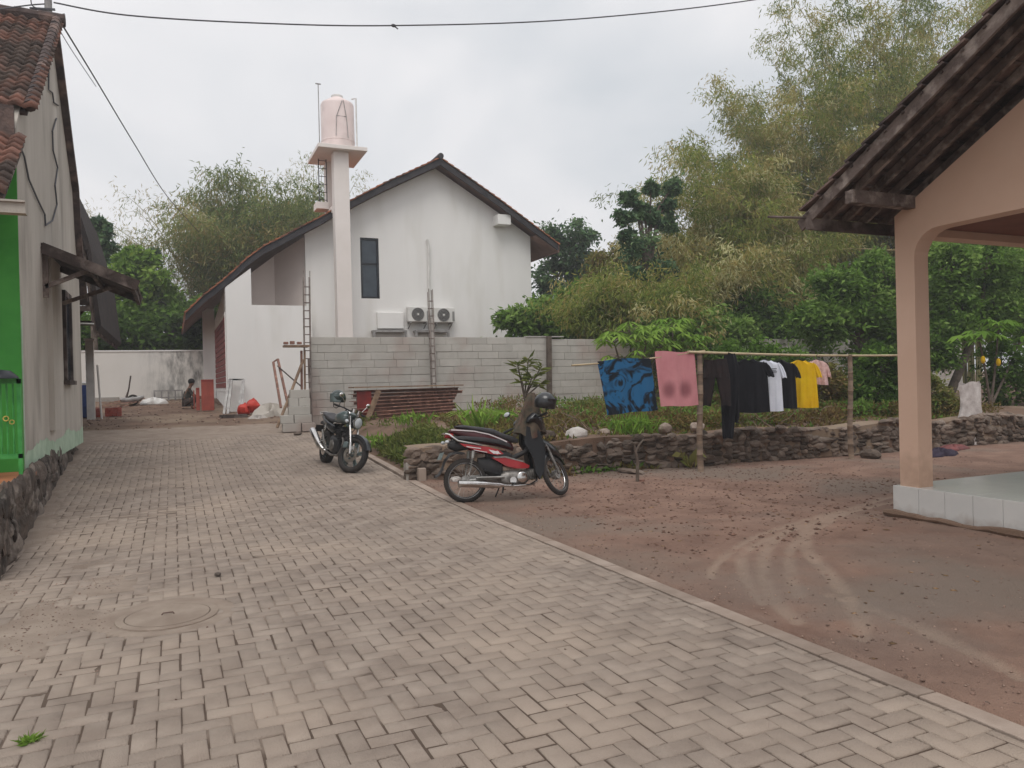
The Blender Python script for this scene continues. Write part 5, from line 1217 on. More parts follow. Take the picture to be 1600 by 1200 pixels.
def cloth(name, rows, m, label, cat, yaw=0, piv=None, th=.02, fold=.028, nf=3, nx=30, seed=0, parent=None, group=None):
    """rows: (z, xl, xr) from the top down, in a vertical plane; two skins with folds between them"""
    random.seed(seed); ph = [random.uniform(0, 6) for _ in range(4)]; ny = 34
    zs = [r[0] for r in rows][::-1]; xl = [r[1] for r in rows][::-1]; xr = [r[2] for r in rows][::-1]
    z0, z1 = zs[-1], zs[0]; V_ = []; 
    for side in (-1, 1):
        for i in range(ny+1):
            z = z0+(z1-z0)*i/ny; a = float(np.interp(z, zs, xl)); c = float(np.interp(z, zs, xr)); v = i/ny
            for j in range(nx+1):
                u = j/nx; x = a+(c-a)*u; e_ = max(0, 1-(2*u-1)**4)**.5
                y = fold*(.3+.9*v)*(sin(u*nf*6.28+ph[0]+v*1.2)+.6*sin(u*nf*13+ph[1]-v*2)+.3*sin(u*nf*29+ph[2]+v*3))+side*th*e_
                V_.append(Vector((x, y, z+.012*sin(u*7+ph[2])*(1 if i == 0 else .6 if i == ny else 0))))
    w_ = nx+1; hn = (ny+1)*w_; F_ = []
    for i in range(ny):
        for j in range(nx):
            q = i*w_+j; F_.append((q, q+1, q+w_+1, q+w_)); F_.append((hn+q, hn+q+w_, hn+q+w_+1, hn+q+1))
    for j in range(nx): F_.append((j, hn+j, hn+j+1, j+1)); q = ny*w_+j; F_.append((q, q+1, hn+q+1, hn+q))
    for i in range(ny): q = i*w_; F_.append((q, q+w_, hn+q+w_, hn+q)); q += nx; F_.append((q, hn+q, hn+q+w_, q+w_))
    R_ = Matrix.Rotation(yaw, 3, 'Z'); pv = Vector(piv or (0, 0, 0)); b = MB(); b.add([R_ @ v+pv for v in V_], F_)
    return b.build(name, m, parent, label, cat, group, smooth=True)
bl = mat("blue_towel", L(38, 98, 142), L(22, 30, 40), 3.2, .95, .3, 90, contrast=(.455, .545), detail=2)
for nd in bl.node_tree.nodes:
    if nd.type == 'TEX_NOISE': nd.inputs["Distortion"].default_value = 1.6
pk = mat("pink_towel", L(206, 142, 146), L(194, 128, 134), 3, .95, .3, 90)
# two dark printed patches low on the towel
n_t = pk.node_tree; bs = n_t.nodes["Principled BSDF"]; cur = bs.inputs["Base Color"].links[0].from_socket; co = n_t.nodes.new("ShaderNodeTexCoord"); prev = cur
for cx_ in (-.17, .15):
    mp_ = n_t.nodes.new("ShaderNodeMapping"); mp_.inputs["Location"].default_value = (-cx_/.13, 0, -.27/.15); mp_.inputs["Scale"].default_value = (1/.13, 0, 1/.15); n_t.links.new(co.outputs["Object"], mp_.inputs[0])
    ln = n_t.nodes.new("ShaderNodeVectorMath"); ln.operation = 'LENGTH'; n_t.links.new(mp_.outputs[0], ln.inputs[0]); r_ = n_t.nodes.new("ShaderNodeMapRange"); r_.inputs[1].default_value = 1.35; r_.inputs[2].default_value = .2; r_.inputs[4].default_value = .75; r_.interpolation_type = 'SMOOTHSTEP'; n_t.links.new(ln.outputs["Value"], r_.inputs[0])
    x_ = n_t.nodes.new("ShaderNodeMix"); x_.data_type = 'RGBA'; x_.inputs[7].default_value = (*L(118, 66, 74), 1); n_t.links.new(prev, x_.inputs[6]); n_t.links.new(r_.outputs[0], x_.inputs[0]); prev = x_.outputs[2]
n_t.links.new(prev, bs.inputs["Base Color"])
mat("cloth_black", L(26, 26, 32), L(20, 20, 26), 5, .95, .2, 60); mat("cloth_brown_black", L(46, 36, 36), L(34, 28, 30), 5, .95); mat("cloth_white", L(226, 230, 240), L(210, 214, 226), 3, .9); mat("cloth_yellow", L(228, 190, 24), L(214, 166, 16), 3, .9); mat("cloth_pink", L(224, 190, 186), L(196, 160, 156), 20, .9); mat("cloth_navy", L(34, 34, 48), rough=.95); mat("cloth_red", L(136, 84, 82), L(104, 66, 66), 8, .95); mat("cloth_purple", L(62, 54, 70), L(48, 42, 54), 8, .95)
tw = atY(935, 566, YL); ty = atY(1022, 552, YL)
cloth("towel", [(1.86, 5.97, 6.93), (1.80, 5.97, 6.94), (1.02, 6.10, 7.02)], "blue_towel", "blue towel with black leaf pattern hung over the thin pole", "towel", piv=(0, YL, .0), th=.022, fold=.018, nf=2, seed=1).rotation_euler = (0, radians(-2.5), 0)
cloth("towel", [(1.965, 6.98, 7.74), (1.9, 6.98, 7.75), (1.09, 7.07, 7.80)], "pink_towel", "pink towel with two dark round patches beside the bamboo post", "towel", piv=(0, YL, 0), th=.02, fold=.012, nf=2, seed=2)
# garments hanging across the pole, turned towards the camera
def garment(kind, xl, Xc, ztop, zbot, wd, m, label, cat, yaw=radians(-38), seed=0, mark=False):
    c = (Xc, YL, 0); nm = {"tee": "t_shirt", "trousers": "trousers", "shorts": "shorts"}[kind]
    t = T(nm, label, cat, (Xc, YL, zbot))
    hw = wd/2; zs = ztop-.10
    if kind == "tee":
        cloth("torso", [(zs+.02, -.09, .09), (zs, -.11, .11), (zs-.04, -hw*.82, hw*.82), (zs-.10, -hw*.86, hw*.86), (zs-.25, -hw*.88, hw*.88), (zbot, -hw*.96, hw*.96)], m, None, None, yaw, c, .035, .016, 2, seed=seed, parent=t)
        for s_ in (-1, 1):
            a = [(zs-.03, hw*.66, hw*.82), (zs-.10, hw*.72, hw*1.00), (zs-.20, hw*.80, hw*1.14), (zs-.28, hw*.92, hw*1.20)]
            if s_ < 0: a = [(z, -r, -l) for z, l, r in a]
            cloth("sleeve", a, m, None, None, yaw, c, .026, .006, 2, 10, seed+3, parent=t)
        R_ = Matrix.Rotation(yaw, 3, 'Z'); b = MB(); f = lambda x, z: R_ @ Vector((x, 0, z))+Vector(c)
        b.tube([f(-.17, zs-.03), f(0, zs+.05), f(.17, zs-.03)], .006, 6); b.tube([f(0, zs+.05), f(.0, ztop+.0), f(.02, ztop+.03)], .004, 6); b.build("hanger", "black_plastic", t)
        if mark:
            b = MB(); R_ = Matrix.Rotation(yaw, 3, 'Z')
            for (u, v, w_, h_) in ((.02, -.13, .05, .012), (.08, -.13, .05, .012), (.13, -.13, .04, .012), (.02, -.155, .14, .008), (.02, -.185, .05, .014), (.08, -.185, .09, .014)):
                b.add([R_ @ Vector((x, y, z))+Vector(c) for x, y, z in ((u, -.062, zs+v), (u+w_, -.062, zs+v), (u+w_, -.062, zs+v+h_), (u, -.062, zs+v+h_), (u, -.058, zs+v), (u+w_, -.058, zs+v), (u+w_, -.058, zs+v+h_), (u, -.058, zs+v+h_))], [(0, 1, 2, 3), (4, 7, 6, 5), (0, 4, 5, 1), (1, 5, 6, 2), (2, 6, 7, 3), (3, 7, 4, 0)])
            b.build("print", "cloth_navy", t)
    elif kind == "trousers":
        cloth("leg", [(ztop, -hw*.5, hw*.5), (ztop-.25, -hw*.8, hw*.8), (ztop-.5, -hw, hw*.9), (zbot+.1, -hw*.9, hw*.35), (zbot, -hw*.85, hw*.25)], m, None, None, yaw, c, .05, .02, 1, 14, seed, parent=t)
        cloth("leg", [(ztop, -hw*.2, hw*.8), (ztop-.25, -hw*.2, hw*1.2), (zbot+.35, -hw*.1, hw*1.1), (zbot+.25, hw*.1, hw*.9)], m, None, None, yaw, (c[0]+.03, c[1]+.06, 0), .05, .02, 1, 14, seed+5, parent=t)
    else:
        zc = ztop-.12-.28
        cloth("waist", [(ztop-.10, -hw*.8, hw*.8), (zc, -hw, hw)], m, None, None, yaw, c, .05, .014, 2, seed=seed, parent=t)
        for s_ in (-1, 1):
            a = [(zc+.01, .0, hw), (zbot, hw*.38, hw*1.02)]
            if s_ < 0: a = [(z, -r, -l) for z, l, r in a]
            cloth("leg", a, m, None, None, yaw, c, .05, .01, 1, 12, seed+2, parent=t)
    return t
garment("shorts", 0, 8.16, 1.93, 1.07, .46, "cloth_brown_black", "dark brown shorts hanging next to the thick bamboo post", "shorts", seed=3)
garment("trousers", 0, 8.44, 1.93, .52, .30, "cloth_black", "long black trousers hanging lowest of all the laundry", "trousers", seed=5)
garment("tee", 0, 8.84, 1.90, .93, .70, "cloth_black", "large black t-shirt left of the white shirt", "t-shirt", seed=8)
garment("tee", 0, 9.22, 1.88, .94, .56, "cloth_white", "white t-shirt with small dark print between two black ones", "t-shirt", seed=11, mark=True)
garment("tee", 0, 9.52, 1.87, .97, .58, "cloth_black", "smaller black t-shirt between the white and the yellow ones", "t-shirt", seed=14)
garment("tee", 0, 9.98, 1.87, .97, .60, "cloth_yellow", "yellow t-shirt hanging near the right end of the row", "t-shirt", seed=17)
garment("tee", 0, 10.36, 1.87, 1.36, .40, "cloth_pink", "small pale pink striped shirt behind the yellow one", "shirt", seed=20)

# ------------------------------------------------------------------ things standing about the yard and the plot
def rock_t(x, y, z, r, label, m="stone"):
    b = MB(); b.tv = random.random(); b.rock((x, y, z+r[2]*.6), r); return b.build("boulder", m, None, label, "boulder", "loose boulders")
random.seed(5)
q = atZ(897, 680, .62); rock_t(6.35, 11.62, .52, (.24, .2, .14), "largest pale boulder on the stone wall right of the red motorcycle", "concrete")
rock_t(6.98, 11.75, .55, (.17, .15, .10), "rounded boulder on the wall below the blue towel", "kerb")
rock_t(5.75, 11.7, .55, (.2, .16, .12), "greyish boulder on the wall behind the red motorcycle's headlight", "stone")
rock_t(7.95, 11.35, .58, (.16, .14, .11), "boulder on the wall just left of the thick bamboo post", "kerb")
rock_t(8.6, 11.3, .58, (.18, .14, .10), "boulder on the wall right of the thick bamboo post", "kerb")
rock_t(11.55, 10.15, -.02, (.26, .2, .12), "flat boulder at the foot of the far bamboo post", "stone")
rock_t(6.85, 10.75, -.02, (.36, .16, .07), "long flat grey slab of rock on the ground under the blue towel", "stone")
rock_t(4.2, 11.9, .5, (.25, .2, .12), "boulder on the plot behind the motorcycle's seat", "kerb")
rock_t(3.95, 11.22, .0, (.14, .10, .07), "small pale stone on the ground beside the rear wheel", "concrete")
rock_t(16.9, 10.3, -.02, (.5, .3, .18), "pale block lying beyond the veranda pillar at the right edge", "concrete")
rock_t(2.6, 18.2, tz(2.6, 18.2), (.12, .1, .06), "small stone at the end of the paving left of the block stack", "stone")
b = MB(); b.tv = .3; b.rock((.30, 6.78, .02), (.045, .03, .018)); b.build("stone_chip", "dark_stone", None, "dark chip of stone on the paving near the manhole", "stone")
q = atZ(996, 752, 0); b = MB(); b.tube([q, q+Vector((.01, 0, .3)), q+Vector((-.02, 0, .46))], [.028, .024, .02], 8); b.tube([q+Vector((-.02, 0, .44)), q+Vector((.05, 0, .55)), q+Vector((.14, .02, .62))], [.018, .016, .012], 8); b.tube([q+Vector((-.02, 0, .45)), q+Vector((-.04, 0, .58))], .012, 6); b.build("forked_stake", "bark", None, "short forked branch stake standing in the yard below the towels", "stake")
MB().box((q.x+.02, q.y-.05, 0), (q.x+.10, q.y+.02, .025), .3).build("brick_chip", "rust_steel", None, "broken brick piece at the foot of the forked stake", "brick")
# white sack
s0 = atZ(1516, 694, 0); b = MB(); n_, m_ = 26, 22; vs = []
for i in range(m_+1):
    v = i/m_
    for j in range(n_):
        a = 2*pi*j/n_; w_ = .40-.09*v+.04*sin(v*7); dpt = .16*(1-v*.75); r_ = 1+.08*sin(3*a+v*5)+.05*sin(7*a-v*9)
        vs.append((s0.x+w_*r_*cos(a)+.05*v, s0.y+dpt*r_*sin(a), 1.28*v*(1+(.03*sin(a*3) if i == m_ else 0))))
b.add(vs, [(i*n_+j, (i+1)*n_+j, (i+1)*n_+(j+1) % n_, i*n_+(j+1) % n_) for i in range(m_) for j in range(n_)]+[tuple(range(n_))])
mat("sack_cloth", L(206, 200, 196), L(160, 150, 146), 4, .85, .4, 40); b.build("sack", "sack_cloth", None, "tall white woven sack standing at the edge of the yard behind the veranda", "sack", smooth=True)
def rag(name, x, y, z, rx, ry, rz_, m, label, cat):
    b = MB(); n_, m_ = 30, 8; vs = []; ph = random.uniform(0, 6)
    for i in range(m_+1):
        v = i/m_
        for j in range(n_):
            a = 2*pi*j/n_; r_ = (1+.25*sin(3*a+ph)+.15*sin(7*a+ph))*sin(v*pi/2)**.7; vs.append((x+rx*r_*cos(a), y+ry*r_*sin(a), z+rz_*(1-v)**.8*(1+.35*sin(a*5+v*6))))
    b.add(vs, [(i*n_+j, (i+1)*n_+j, (i+1)*n_+(j+1) % n_, i*n_+(j+1) % n_) for i in range(m_) for j in range(n_)]); return b.build(name, m, None, label, cat, smooth=True)
random.seed(3)
q = atZ(1488, 703, 0); rag("cloth_heap", q.x, q.y, 0, .38, .14, .09, "cloth_red", "reddish rag on the ground left of the white sack", "rag")
q = atZ(1467, 712, 0); rag("cloth_heap", q.x, q.y, 0, .34, .2, .12, "cloth_purple", "dark purple cloth lying beside the veranda pillar", "rag")

# rusty stack of steel channels and boards in front of the block wall
st = T("steel_stack", "tall stack of rusty steel channels leaning in front of the block wall", "steel stack", (5.2, 18.5, .7))
random.seed(8); b = MB()
random.seed(8)
for k in range(9):
    z = .73+k*.086; b.tv = random.random(); xl = 3.98+random.uniform(-.04, .05)-.012*k; xr = 6.34+random.uniform(-.1, .12)+.03*k
    dz = .10*(1-k/9); y0 = 18.2+.03*k
    b.beam((xl, y0, z-.0), (xr, y0+.02, z+dz), .5, .010); b.tv *= .4; b.beam((xl+.02, y0-.20, z-.035), (xr-.01, y0-.19, z-.035+dz), .02, .06); b.tv = 1.3; b.beam((xl+.01, y0-.255, z), (xr-.01, y0-.245, z+dz), .02, .02)
b.build("channel", "rust_steel", st, kind=None)
MB().beam((3.86, 18.22, 1.50), (6.62, 18.3, 1.49), .55, .03).build("top_board", "wood", st)
MB().beam((4.1, 17.85, .62), (4.42, 17.8, 1.42), .12, .04, (0, 1, 0)).build("prop", "wood", st)
MB().box((3.96, 18.05, .72), (4.3, 18.1, 1.4)).build("panel", "red_wood", st)
# weathered post, reinforcement cages
q0 = atY(855, 530, 19.7); b = MB(); b.beam((9.84, 19.68, 1.0), (9.88, 19.7, 2.82), .13, .10, (0, 1, 0)); b.build("fence_post", "bark", None, "weathered dark timber post against the block wall", "post")
def cage(x, y, z0, z1, wd, label, cast=None, lean=0):
    t = T("rebar_column", label, "reinforcement cage", (x, y, z0)); b = MB(); zz = [z0, (z0+z1)/2, z1]
    for (sx_, sy_) in ((-1, -1), (1, -1), (1, 1), (-1, 1)): b.tube([(x+sx_*wd+lean*(z-z0), y+sy_*wd, z+(.15*random.random() if z == z1 else 0)) for z in zz], .012, 6)
    b.build("bars", "rebar_grey", t); b = MB()
    for z in np.arange(z0+.15, z1-.12, .2):
        xx_ = x+lean*(z-z0); P = [(xx_-wd, y-wd, z), (xx_+wd, y-wd, z), (xx_+wd, y+wd, z), (xx_-wd, y+wd, z), (xx_-wd, y-wd, z)]; b.tube(P, .008, 5)
    b.build("stirrups", "rebar", t)
    if cast: MB().box((x-wd*.8, y-wd*.8, z0), (x+wd*.8, y+wd*.8, cast)).build("cast_core", "concrete", t)
    return t
random.seed(2)
cage(3.08, 19.72, .5, 4.30, .075, "tall rebar cage at the left end of the block wall", lean=.012)
cage(6.38, 19.66, 1.4, 3.95, .052, "rebar cage rising behind the rusty stack in the middle of the block wall", cast=3.3, lean=-.015)
# trestle of poles with a plank on top, steel strips, stack of blocks
ts = T("scaffold", "rickety pole trestle with a plank on top beside the block stack", "scaffold", (2.6, 19.6, .55))
def px_(x, y, Y=19.5): return atY(x, y, Y)
MB().beam(px_(443, 541), px_(482, 541), .35, .05).build("plank", "wood", ts)
b = MB(); b.tube([px_(433, 668, 18.9), px_(450, 625, 19.1), px_(474, 562, 19.4)], .035, 8); b.build("pole", "wood", ts, label="slanting pale pole")
MB().tube([px_(472, 660), px_(471, 548)], .03, 8).build("pole", "rust_steel", ts)
MB().tube([px_(477, 662), px_(476, 548)], .025, 8).build("pole", "wood", ts)
MB().tube([px_(486, 655), px_(482, 560)], .025, 8).build("pole", "wood_weather", ts)
b = MB(); b.tv = .5
for k, x in enumerate((447, 457, 468)): p = px_(x, 538); b.bbox((p.x-.06, p.y-.05, p.z), (p.x+.05, p.y+.05, p.z+.06+.02*(k % 2)), .008)
b.build("offcuts", "rust_steel", ts)
fr = T("leaning_trestle", "narrow rusty steel trestle leaning on the white wing", "trestle", (2.3, 21, .6))
def pf(x, y, Y=21.0): return atY(x, y, Y)
MB().beam(pf(439, 637), pf(427, 566, 22), .06, .05).beam(pf(451, 637), pf(434, 561, 22), .06, .05).beam(pf(427, 566, 22), pf(434, 561, 22), .04, .04).build("bars", "rust_steel", fr)
MB().tube([pf(434, 572, 22), pf(452, 588, 20.5), pf(470, 603, 19.6)], .018, 6).build("rod", "wood_dark", fr)
def bstack(cells, label):
    t = T("block_stack", label, "block stack", (2.7, 19.1, tz(2.7, 19.1))); z0 = tz(2.7, 19.1)
    for (x, y, k, w_) in cells:
        b = MB(); b.tv = random.random(); b.bbox((x, y, z0+k*.2+.002), (x+w_, y+.2, z0+k*.2+.196), .006); b.build("block", "aac", t)
    return t
random.seed(4)
bstack([(2.34, 18.75, 0, .42), (2.78, 18.7, 0, .3), (2.30, 18.8, 1, .30), (2.62, 18.8, 1, .4), (2.5, 18.85, 2, .5), (2.52, 18.9, 3, .22), (2.75, 18.9, 3, .26), (2.55, 18.9, 4, .45)], "uneven stack of grey concrete blocks at the foot of the trestle")
# pale steel frames leaning at the wing corner
def pg_(x, y, Y): return atY(x, y, Y)
f1 = T("door_frame", "pale grey steel door frames leaning against the corner of the white wing", "door frame", (1.75, 25.2, .8))
for (xa_, xb_, xt, xu) in ((350, 372, 358, 380), (356, 377, 362, 381)):
    a = pg_(xa_, 647, 24.9); b_ = pg_(xb_, 649, 24.7); c = pg_(xt, 593, 25.6); d = pg_(xu, 593, 25.6)
    MB().beam(a, c, .07, .05).beam(b_, d, .07, .05).beam(c, d, .07, .05).build("frame", "gray_steel", f1)
# red panels standing on edge
for i, (xa_, xb_, yt, yb, Y, lb) in enumerate(((314, 336, 593, 641, 26.2, "tallest red-brown panel standing by the louvred shutter"), (306, 313.5, 606, 641, 26.3, "middle red-brown panel of the three standing together"), (302, 305.5, 610, 639, 26.5, "shortest, narrowest red-brown panel nearest the crouching worker"))):
    a = atY(xa_, yt, Y); c = atY(xb_, yb, Y)
    t = T("red_panel", lb, "panel", (a.x, Y, c.z)); MB().box((a.x, Y, c.z), (c.x-.02, Y+.05, a.z)).build("sheet", "red_panel", t)
    MB().box((a.x+.02, Y-.012, a.z-.06), (c.x-.04, Y-.002, a.z-.02)).build("lip", "red_wood", t)
# red bags, grey tarp
random.seed(6)
for i, (x, y, r, lb) in enumerate(((382, 640, .17, "left red plastic bag heaped at the foot of the white wing"), (395, 634, .19, "tallest red plastic bag of the heap by the white wing"), (404, 641, .14, "right red plastic bag of the heap by the white wing"))):
    q = atY(x, y, 24.4); b = MB(); b.ell((q.x, q.y, q.z), (r*1.1, r*.9, r), 16, 10, jit=.5); b.tube([(q.x, q.y, q.z+r*.8), (q.x+.03, q.y, q.z+r*1.25)], [.05, .02], 8); b.build("bag", "red_bag", None, lb, "bag", "red bags by the wing", smooth=True) if (MATS.get("red_bag") or mat("red_bag", L(206, 64, 48), L(170, 50, 40), 5, .5, .3, 20)) else None
q = atY(422, 650, 23.6); rag("tarpaulin", q.x, q.y, q.z-.15, .6, .35, .42, "plaster_gray", "crumpled grey tarpaulin between the red bags and the trestle", "tarpaulin")
q = atY(402, 655, 23.0); rag("cement_bag", q.x, q.y, q.z-.08, .35, .25, .16, "concrete", "flattened pale cement bag in front of the red bags", "bag")
q = atY(365, 652, 23.6); MB().box((q.x-.35, 23.4, q.z-.1), (q.x+.35, 23.8, q.z+.08), .15).build("board_pile", "wood_dark", None, "dark board lying below the steel door frames", "board")
# far yard: worker, low rack, tools, brick pile, barrel
q = atY(155, 648, 25.6)
for k, (dx_, dy_, w_, h_, lb) in enumerate(((-.28, 0, .42, .32, "left stack of red bricks next to the gate post"), (.15, .1, .5, .26, "right lower stack of red bricks near the gate post"))):
    t = T("brick_pile", lb, "brick stack", (q.x+dx_, 25.6, tz(0, 25.6)))
    z0 = tz(0, 25.6); 
    for zz in range(int(h_/.065)):
        for xx_i in range(int(w_/.11)):
            b = MB(); b.tv = random.random(); b.box((q.x+dx_+xx_i*.11+.003, 25.5+dy_, z0+zz*.065), (q.x+dx_+xx_i*.11+.105, 25.72+dy_, z0+zz*.065+.06), jit=.006); b.build("brick", "red_panel", t)
q = atY(131, 652, 25.4); br = T("barrel", "blue plastic barrel behind the corner of the grey house", "barrel", (q.x, 25.4, q.z))
b = MB(); b.lathe([(0, 0), (.26, 0), (.275, .03), (.285, .3), (.295, .31), (.285, .33), (.285, .62), (.295, .63), (.285, .65), (.27, .90), (.25, .93)], (q.x, 25.4, q.z), n=28); b.build("body", "blue_plastic", br, smooth=True)
MB().lathe([(.25, .93), (.262, .94), (.262, .99), (.2, 1.03), (0, 1.03)], (q.x, 25.4, q.z), n=24).build("lid", "white_plastic", br, smooth=True)
q = atZ(122, 664, .62); b = MB(); b.tube([q, q+Vector((-.02, 0, .35)), q+Vector((-.04, 0, .75))], [.10, .07, .05], 8); b.build("white_bundle", "white_plastic", None, "white plastic bundle at the far foot of the grey wall", "bundle")
q = atZ(130, 668, .55); MB().box((q.x-.22, q.y-.15, q.z-.03), (q.x+.25, q.y+.15, q.z+.12), .2).build("concrete_slab", "concrete", None, "small concrete slab at the far corner of the grey house", "slab")
# low rack along the wall
rk = T("low_rack", "low pale rack standing along the foot of the white boundary wall", "rack", (.2, 32.6, 1.2)); a = atY(240, 612, 32.5); c = atY(286, 612, 32.5); zf = 1.12
MB().box((a.x, 32.4, a.z), (c.x, 32.7, a.z+.05)).build("rail", "gray_steel", rk)
for x in np.linspace(a.x+.03, c.x-.03, 5): MB().box((x-.03, 32.4, zf-.03), (x+.03, 32.46, a.z-.002)).build("leg", "gray_steel", rk)
MB().box((a.x+.03, 32.44, zf+.12), (c.x-.03, 32.48, zf+.16)).build("lower_rail", "gray_steel", rk)
# pile of tools / hand cultivator
q = atY(203, 634, 30.0); b = MB(); z0 = tz(0, 30); p0 = Vector((q.x, 30, z0))
tt = T("hand_cart", "small overturned cart with an upright handle in the middle of the bare ground", "cart", p0)
b.tube([p0+Vector((-.1, 0, .25)), p0+Vector((-.02, 0, .6)), p0+Vector((.05, 0, 1.05))], .025, 8); b.tube([p0+Vector((-.15, .2, .25)), p0+Vector((-.02, .1, .6))], .02, 8); b.build("handle", "wood_dark", tt)
b = MB(); b.torus(p0+Vector((.1, 0, .2)), .16, .035, 'y', 20, 8); b.build("wheel", "rubber", tt, smooth=True)
b = MB(); b.loft([(p0.x-.3, z0+.22, .05, .14, 30.1), (p0.x-.1, z0+.2, .10, .2, 30.1), (p0.x+.3, z0+.24, .10, .2, 30.1), (p0.x+.45, z0+.3, .05, .12, 30.1)], 12); b.build("tray", "gray_steel", tt, smooth=True)
random.seed(9)
q = atY(240, 634, 30.5); rag("paper_sack", q.x, q.y, tz(0, 30.5), .38, .25, .2, "white_plastic", "crumpled white sack on the bare ground near the boundary wall", "sack")
for k in range(5):
    q = atY(175+k*7, 640-k*1.5, 29.0+k*.4); MB().beam((q.x-.5, q.y, tz(0, q.y)+.05+k*.02), (q.x+.5, q.y+random.uniform(-.2, .2), tz(0, q.y)+.08+k*.03), .12, .03).build("plank", "wood" if k % 2 else "rust_steel", None, ["leftmost, nearest plank of the jumble left of the overturned cart", "second plank from the left in the jumble by the cart", "middle plank of the jumble left of the overturned cart", "fourth plank, second nearest to the overturned cart", "plank lying closest to the overturned cart"][k], "plank", "planks on the bare ground")
# crouching worker
def skin_fig(name, joints, edges, m, parent, sub=1):
    me = bpy.data.meshes.new(name); me.from_pydata([j[0] for j in joints], edges, []); o = bpy.data.objects.new(name, me); COL.objects.link(o)
    if parent: o.parent = parent
    sk = o.modifiers.new("skin", 'SKIN'); 
    for v, j in zip(me.skin_vertices[0].data if me.skin_vertices else [], joints): v.radius = (j[1], j[1])
    sb = o.modifiers.new("sub", 'SUBSURF'); sb.levels = sub; sb.render_levels = sub; me.materials.append(MATS[m]); return o
def fig_mesh(name, joints, edges, m, parent):
    me = bpy.data.meshes.new(name); me.from_pydata([j[0] for j in joints], edges, []); o = bpy.data.objects.new(name, me); COL.objects.link(o); 
    bm = bmesh.new(); bm.from_mesh(me); ly = bm.verts.layers.skin.verify()
    for v, j in zip(bm.verts, joints): v[ly].radius = (j[1], j[1]); v[ly].use_root = (v.index == 0)
    bm.to_mesh(me); bm.free(); o.modifiers.new("skin", 'SKIN'); sb = o.modifiers.new("sub", 'SUBSURF'); sb.levels = 2; sb.render_levels = 2; me.materials.append(MATS[m])
    if parent: o.parent = parent
    return o
mat("skin_tone", L(120, 86, 68), L(104, 74, 60), 5, .7); mat("hair_black", L(28, 26, 26), rough=.8); mat("shirt_olive", L(74, 70, 64), L(54, 52, 50), 6, .95); mat("trouser_grey", L(78, 66, 62), L(60, 52, 50), 6, .95)
q = atY(290, 636, 27.6); pr = T("person", "person in dark clothes squatting beside the red-brown panels, arms reaching forward", "person", (q.x, 27.6, tz(0, 27.6)))
J = [((0, 0, .24), .12), ((.04, 0, .42), .12), ((.10, 0, .60), .13), ((.14, 0, .70), .06), ((.17, 0, .76), .05), ((.20, 0, .84), .09), ((.22, 0, .92), .085),
     ((.12, .15, .64), .055), ((.24, .19, .46), .042), ((.42, .14, .40), .032), ((.50, .13, .38), .03), ((.12, -.15, .64), .055), ((.22, -.19, .44), .042), ((.42, -.12, .36), .032), ((.50, -.11, .34), .03),
     ((.02, .10, .22), .09), ((.34, .16, .38), .065), ((.18, .15, .08), .045), ((.20, .15, .03), .04), ((.34, .16, .025), .03), ((.02, -.10, .22), .09), ((.34, -.16, .38), .065), ((.18, -.15, .08), .045), ((.20, -.15, .03), .04), ((.34, -.16, .025), .03)]
Eg = [(0, 1), (1, 2), (2, 3), (3, 4), (4, 5), (5, 6), (2, 7), (7, 8), (8, 9), (9, 10), (2, 11), (11, 12), (12, 13), (13, 14), (0, 15), (15, 16), (16, 17), (17, 18), (18, 19), (0, 20), (20, 21), (21, 22), (22, 23), (23, 24)]
fig_mesh("body", J, Eg, "skin_tone", pr)
sc_ = lambda ids, k: [(J[i][0], J[i][1]*k) for i in ids]
fig_mesh("shirt", sc_([1, 0, 2, 7, 8, 11, 12], 1.14), [(0, 1), (0, 2), (2, 3), (3, 4), (2, 5), (5, 6)], "shirt_olive", pr)
fig_mesh("trousers", sc_([0, 15, 16, 17, 20, 21, 22], 1.13), [(0, 1), (1, 2), (2, 3), (0, 4), (4, 5), (5, 6)], "trouser_grey", pr)
b = MB(); b.ell((.195, 0, .905), (.105, .095, .10), 16, 10); b.build("hair", "hair_black", pr, local=True, smooth=True)
# ------------------------------------------------------------------ vegetation
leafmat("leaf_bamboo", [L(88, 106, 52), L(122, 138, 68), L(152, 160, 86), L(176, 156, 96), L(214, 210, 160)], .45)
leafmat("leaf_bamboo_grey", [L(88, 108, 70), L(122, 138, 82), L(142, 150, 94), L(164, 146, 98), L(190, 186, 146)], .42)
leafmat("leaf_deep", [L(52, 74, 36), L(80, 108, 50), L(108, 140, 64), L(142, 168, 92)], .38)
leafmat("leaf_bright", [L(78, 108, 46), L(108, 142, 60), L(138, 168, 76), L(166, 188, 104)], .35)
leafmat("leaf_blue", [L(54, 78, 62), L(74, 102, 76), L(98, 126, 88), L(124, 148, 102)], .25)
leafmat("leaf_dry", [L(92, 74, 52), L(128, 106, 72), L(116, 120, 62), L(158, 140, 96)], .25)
leafmat("leaf_grass", [L(78, 92, 50), L(104, 116, 62), L(128, 130, 74), L(150, 132, 94)], .3)

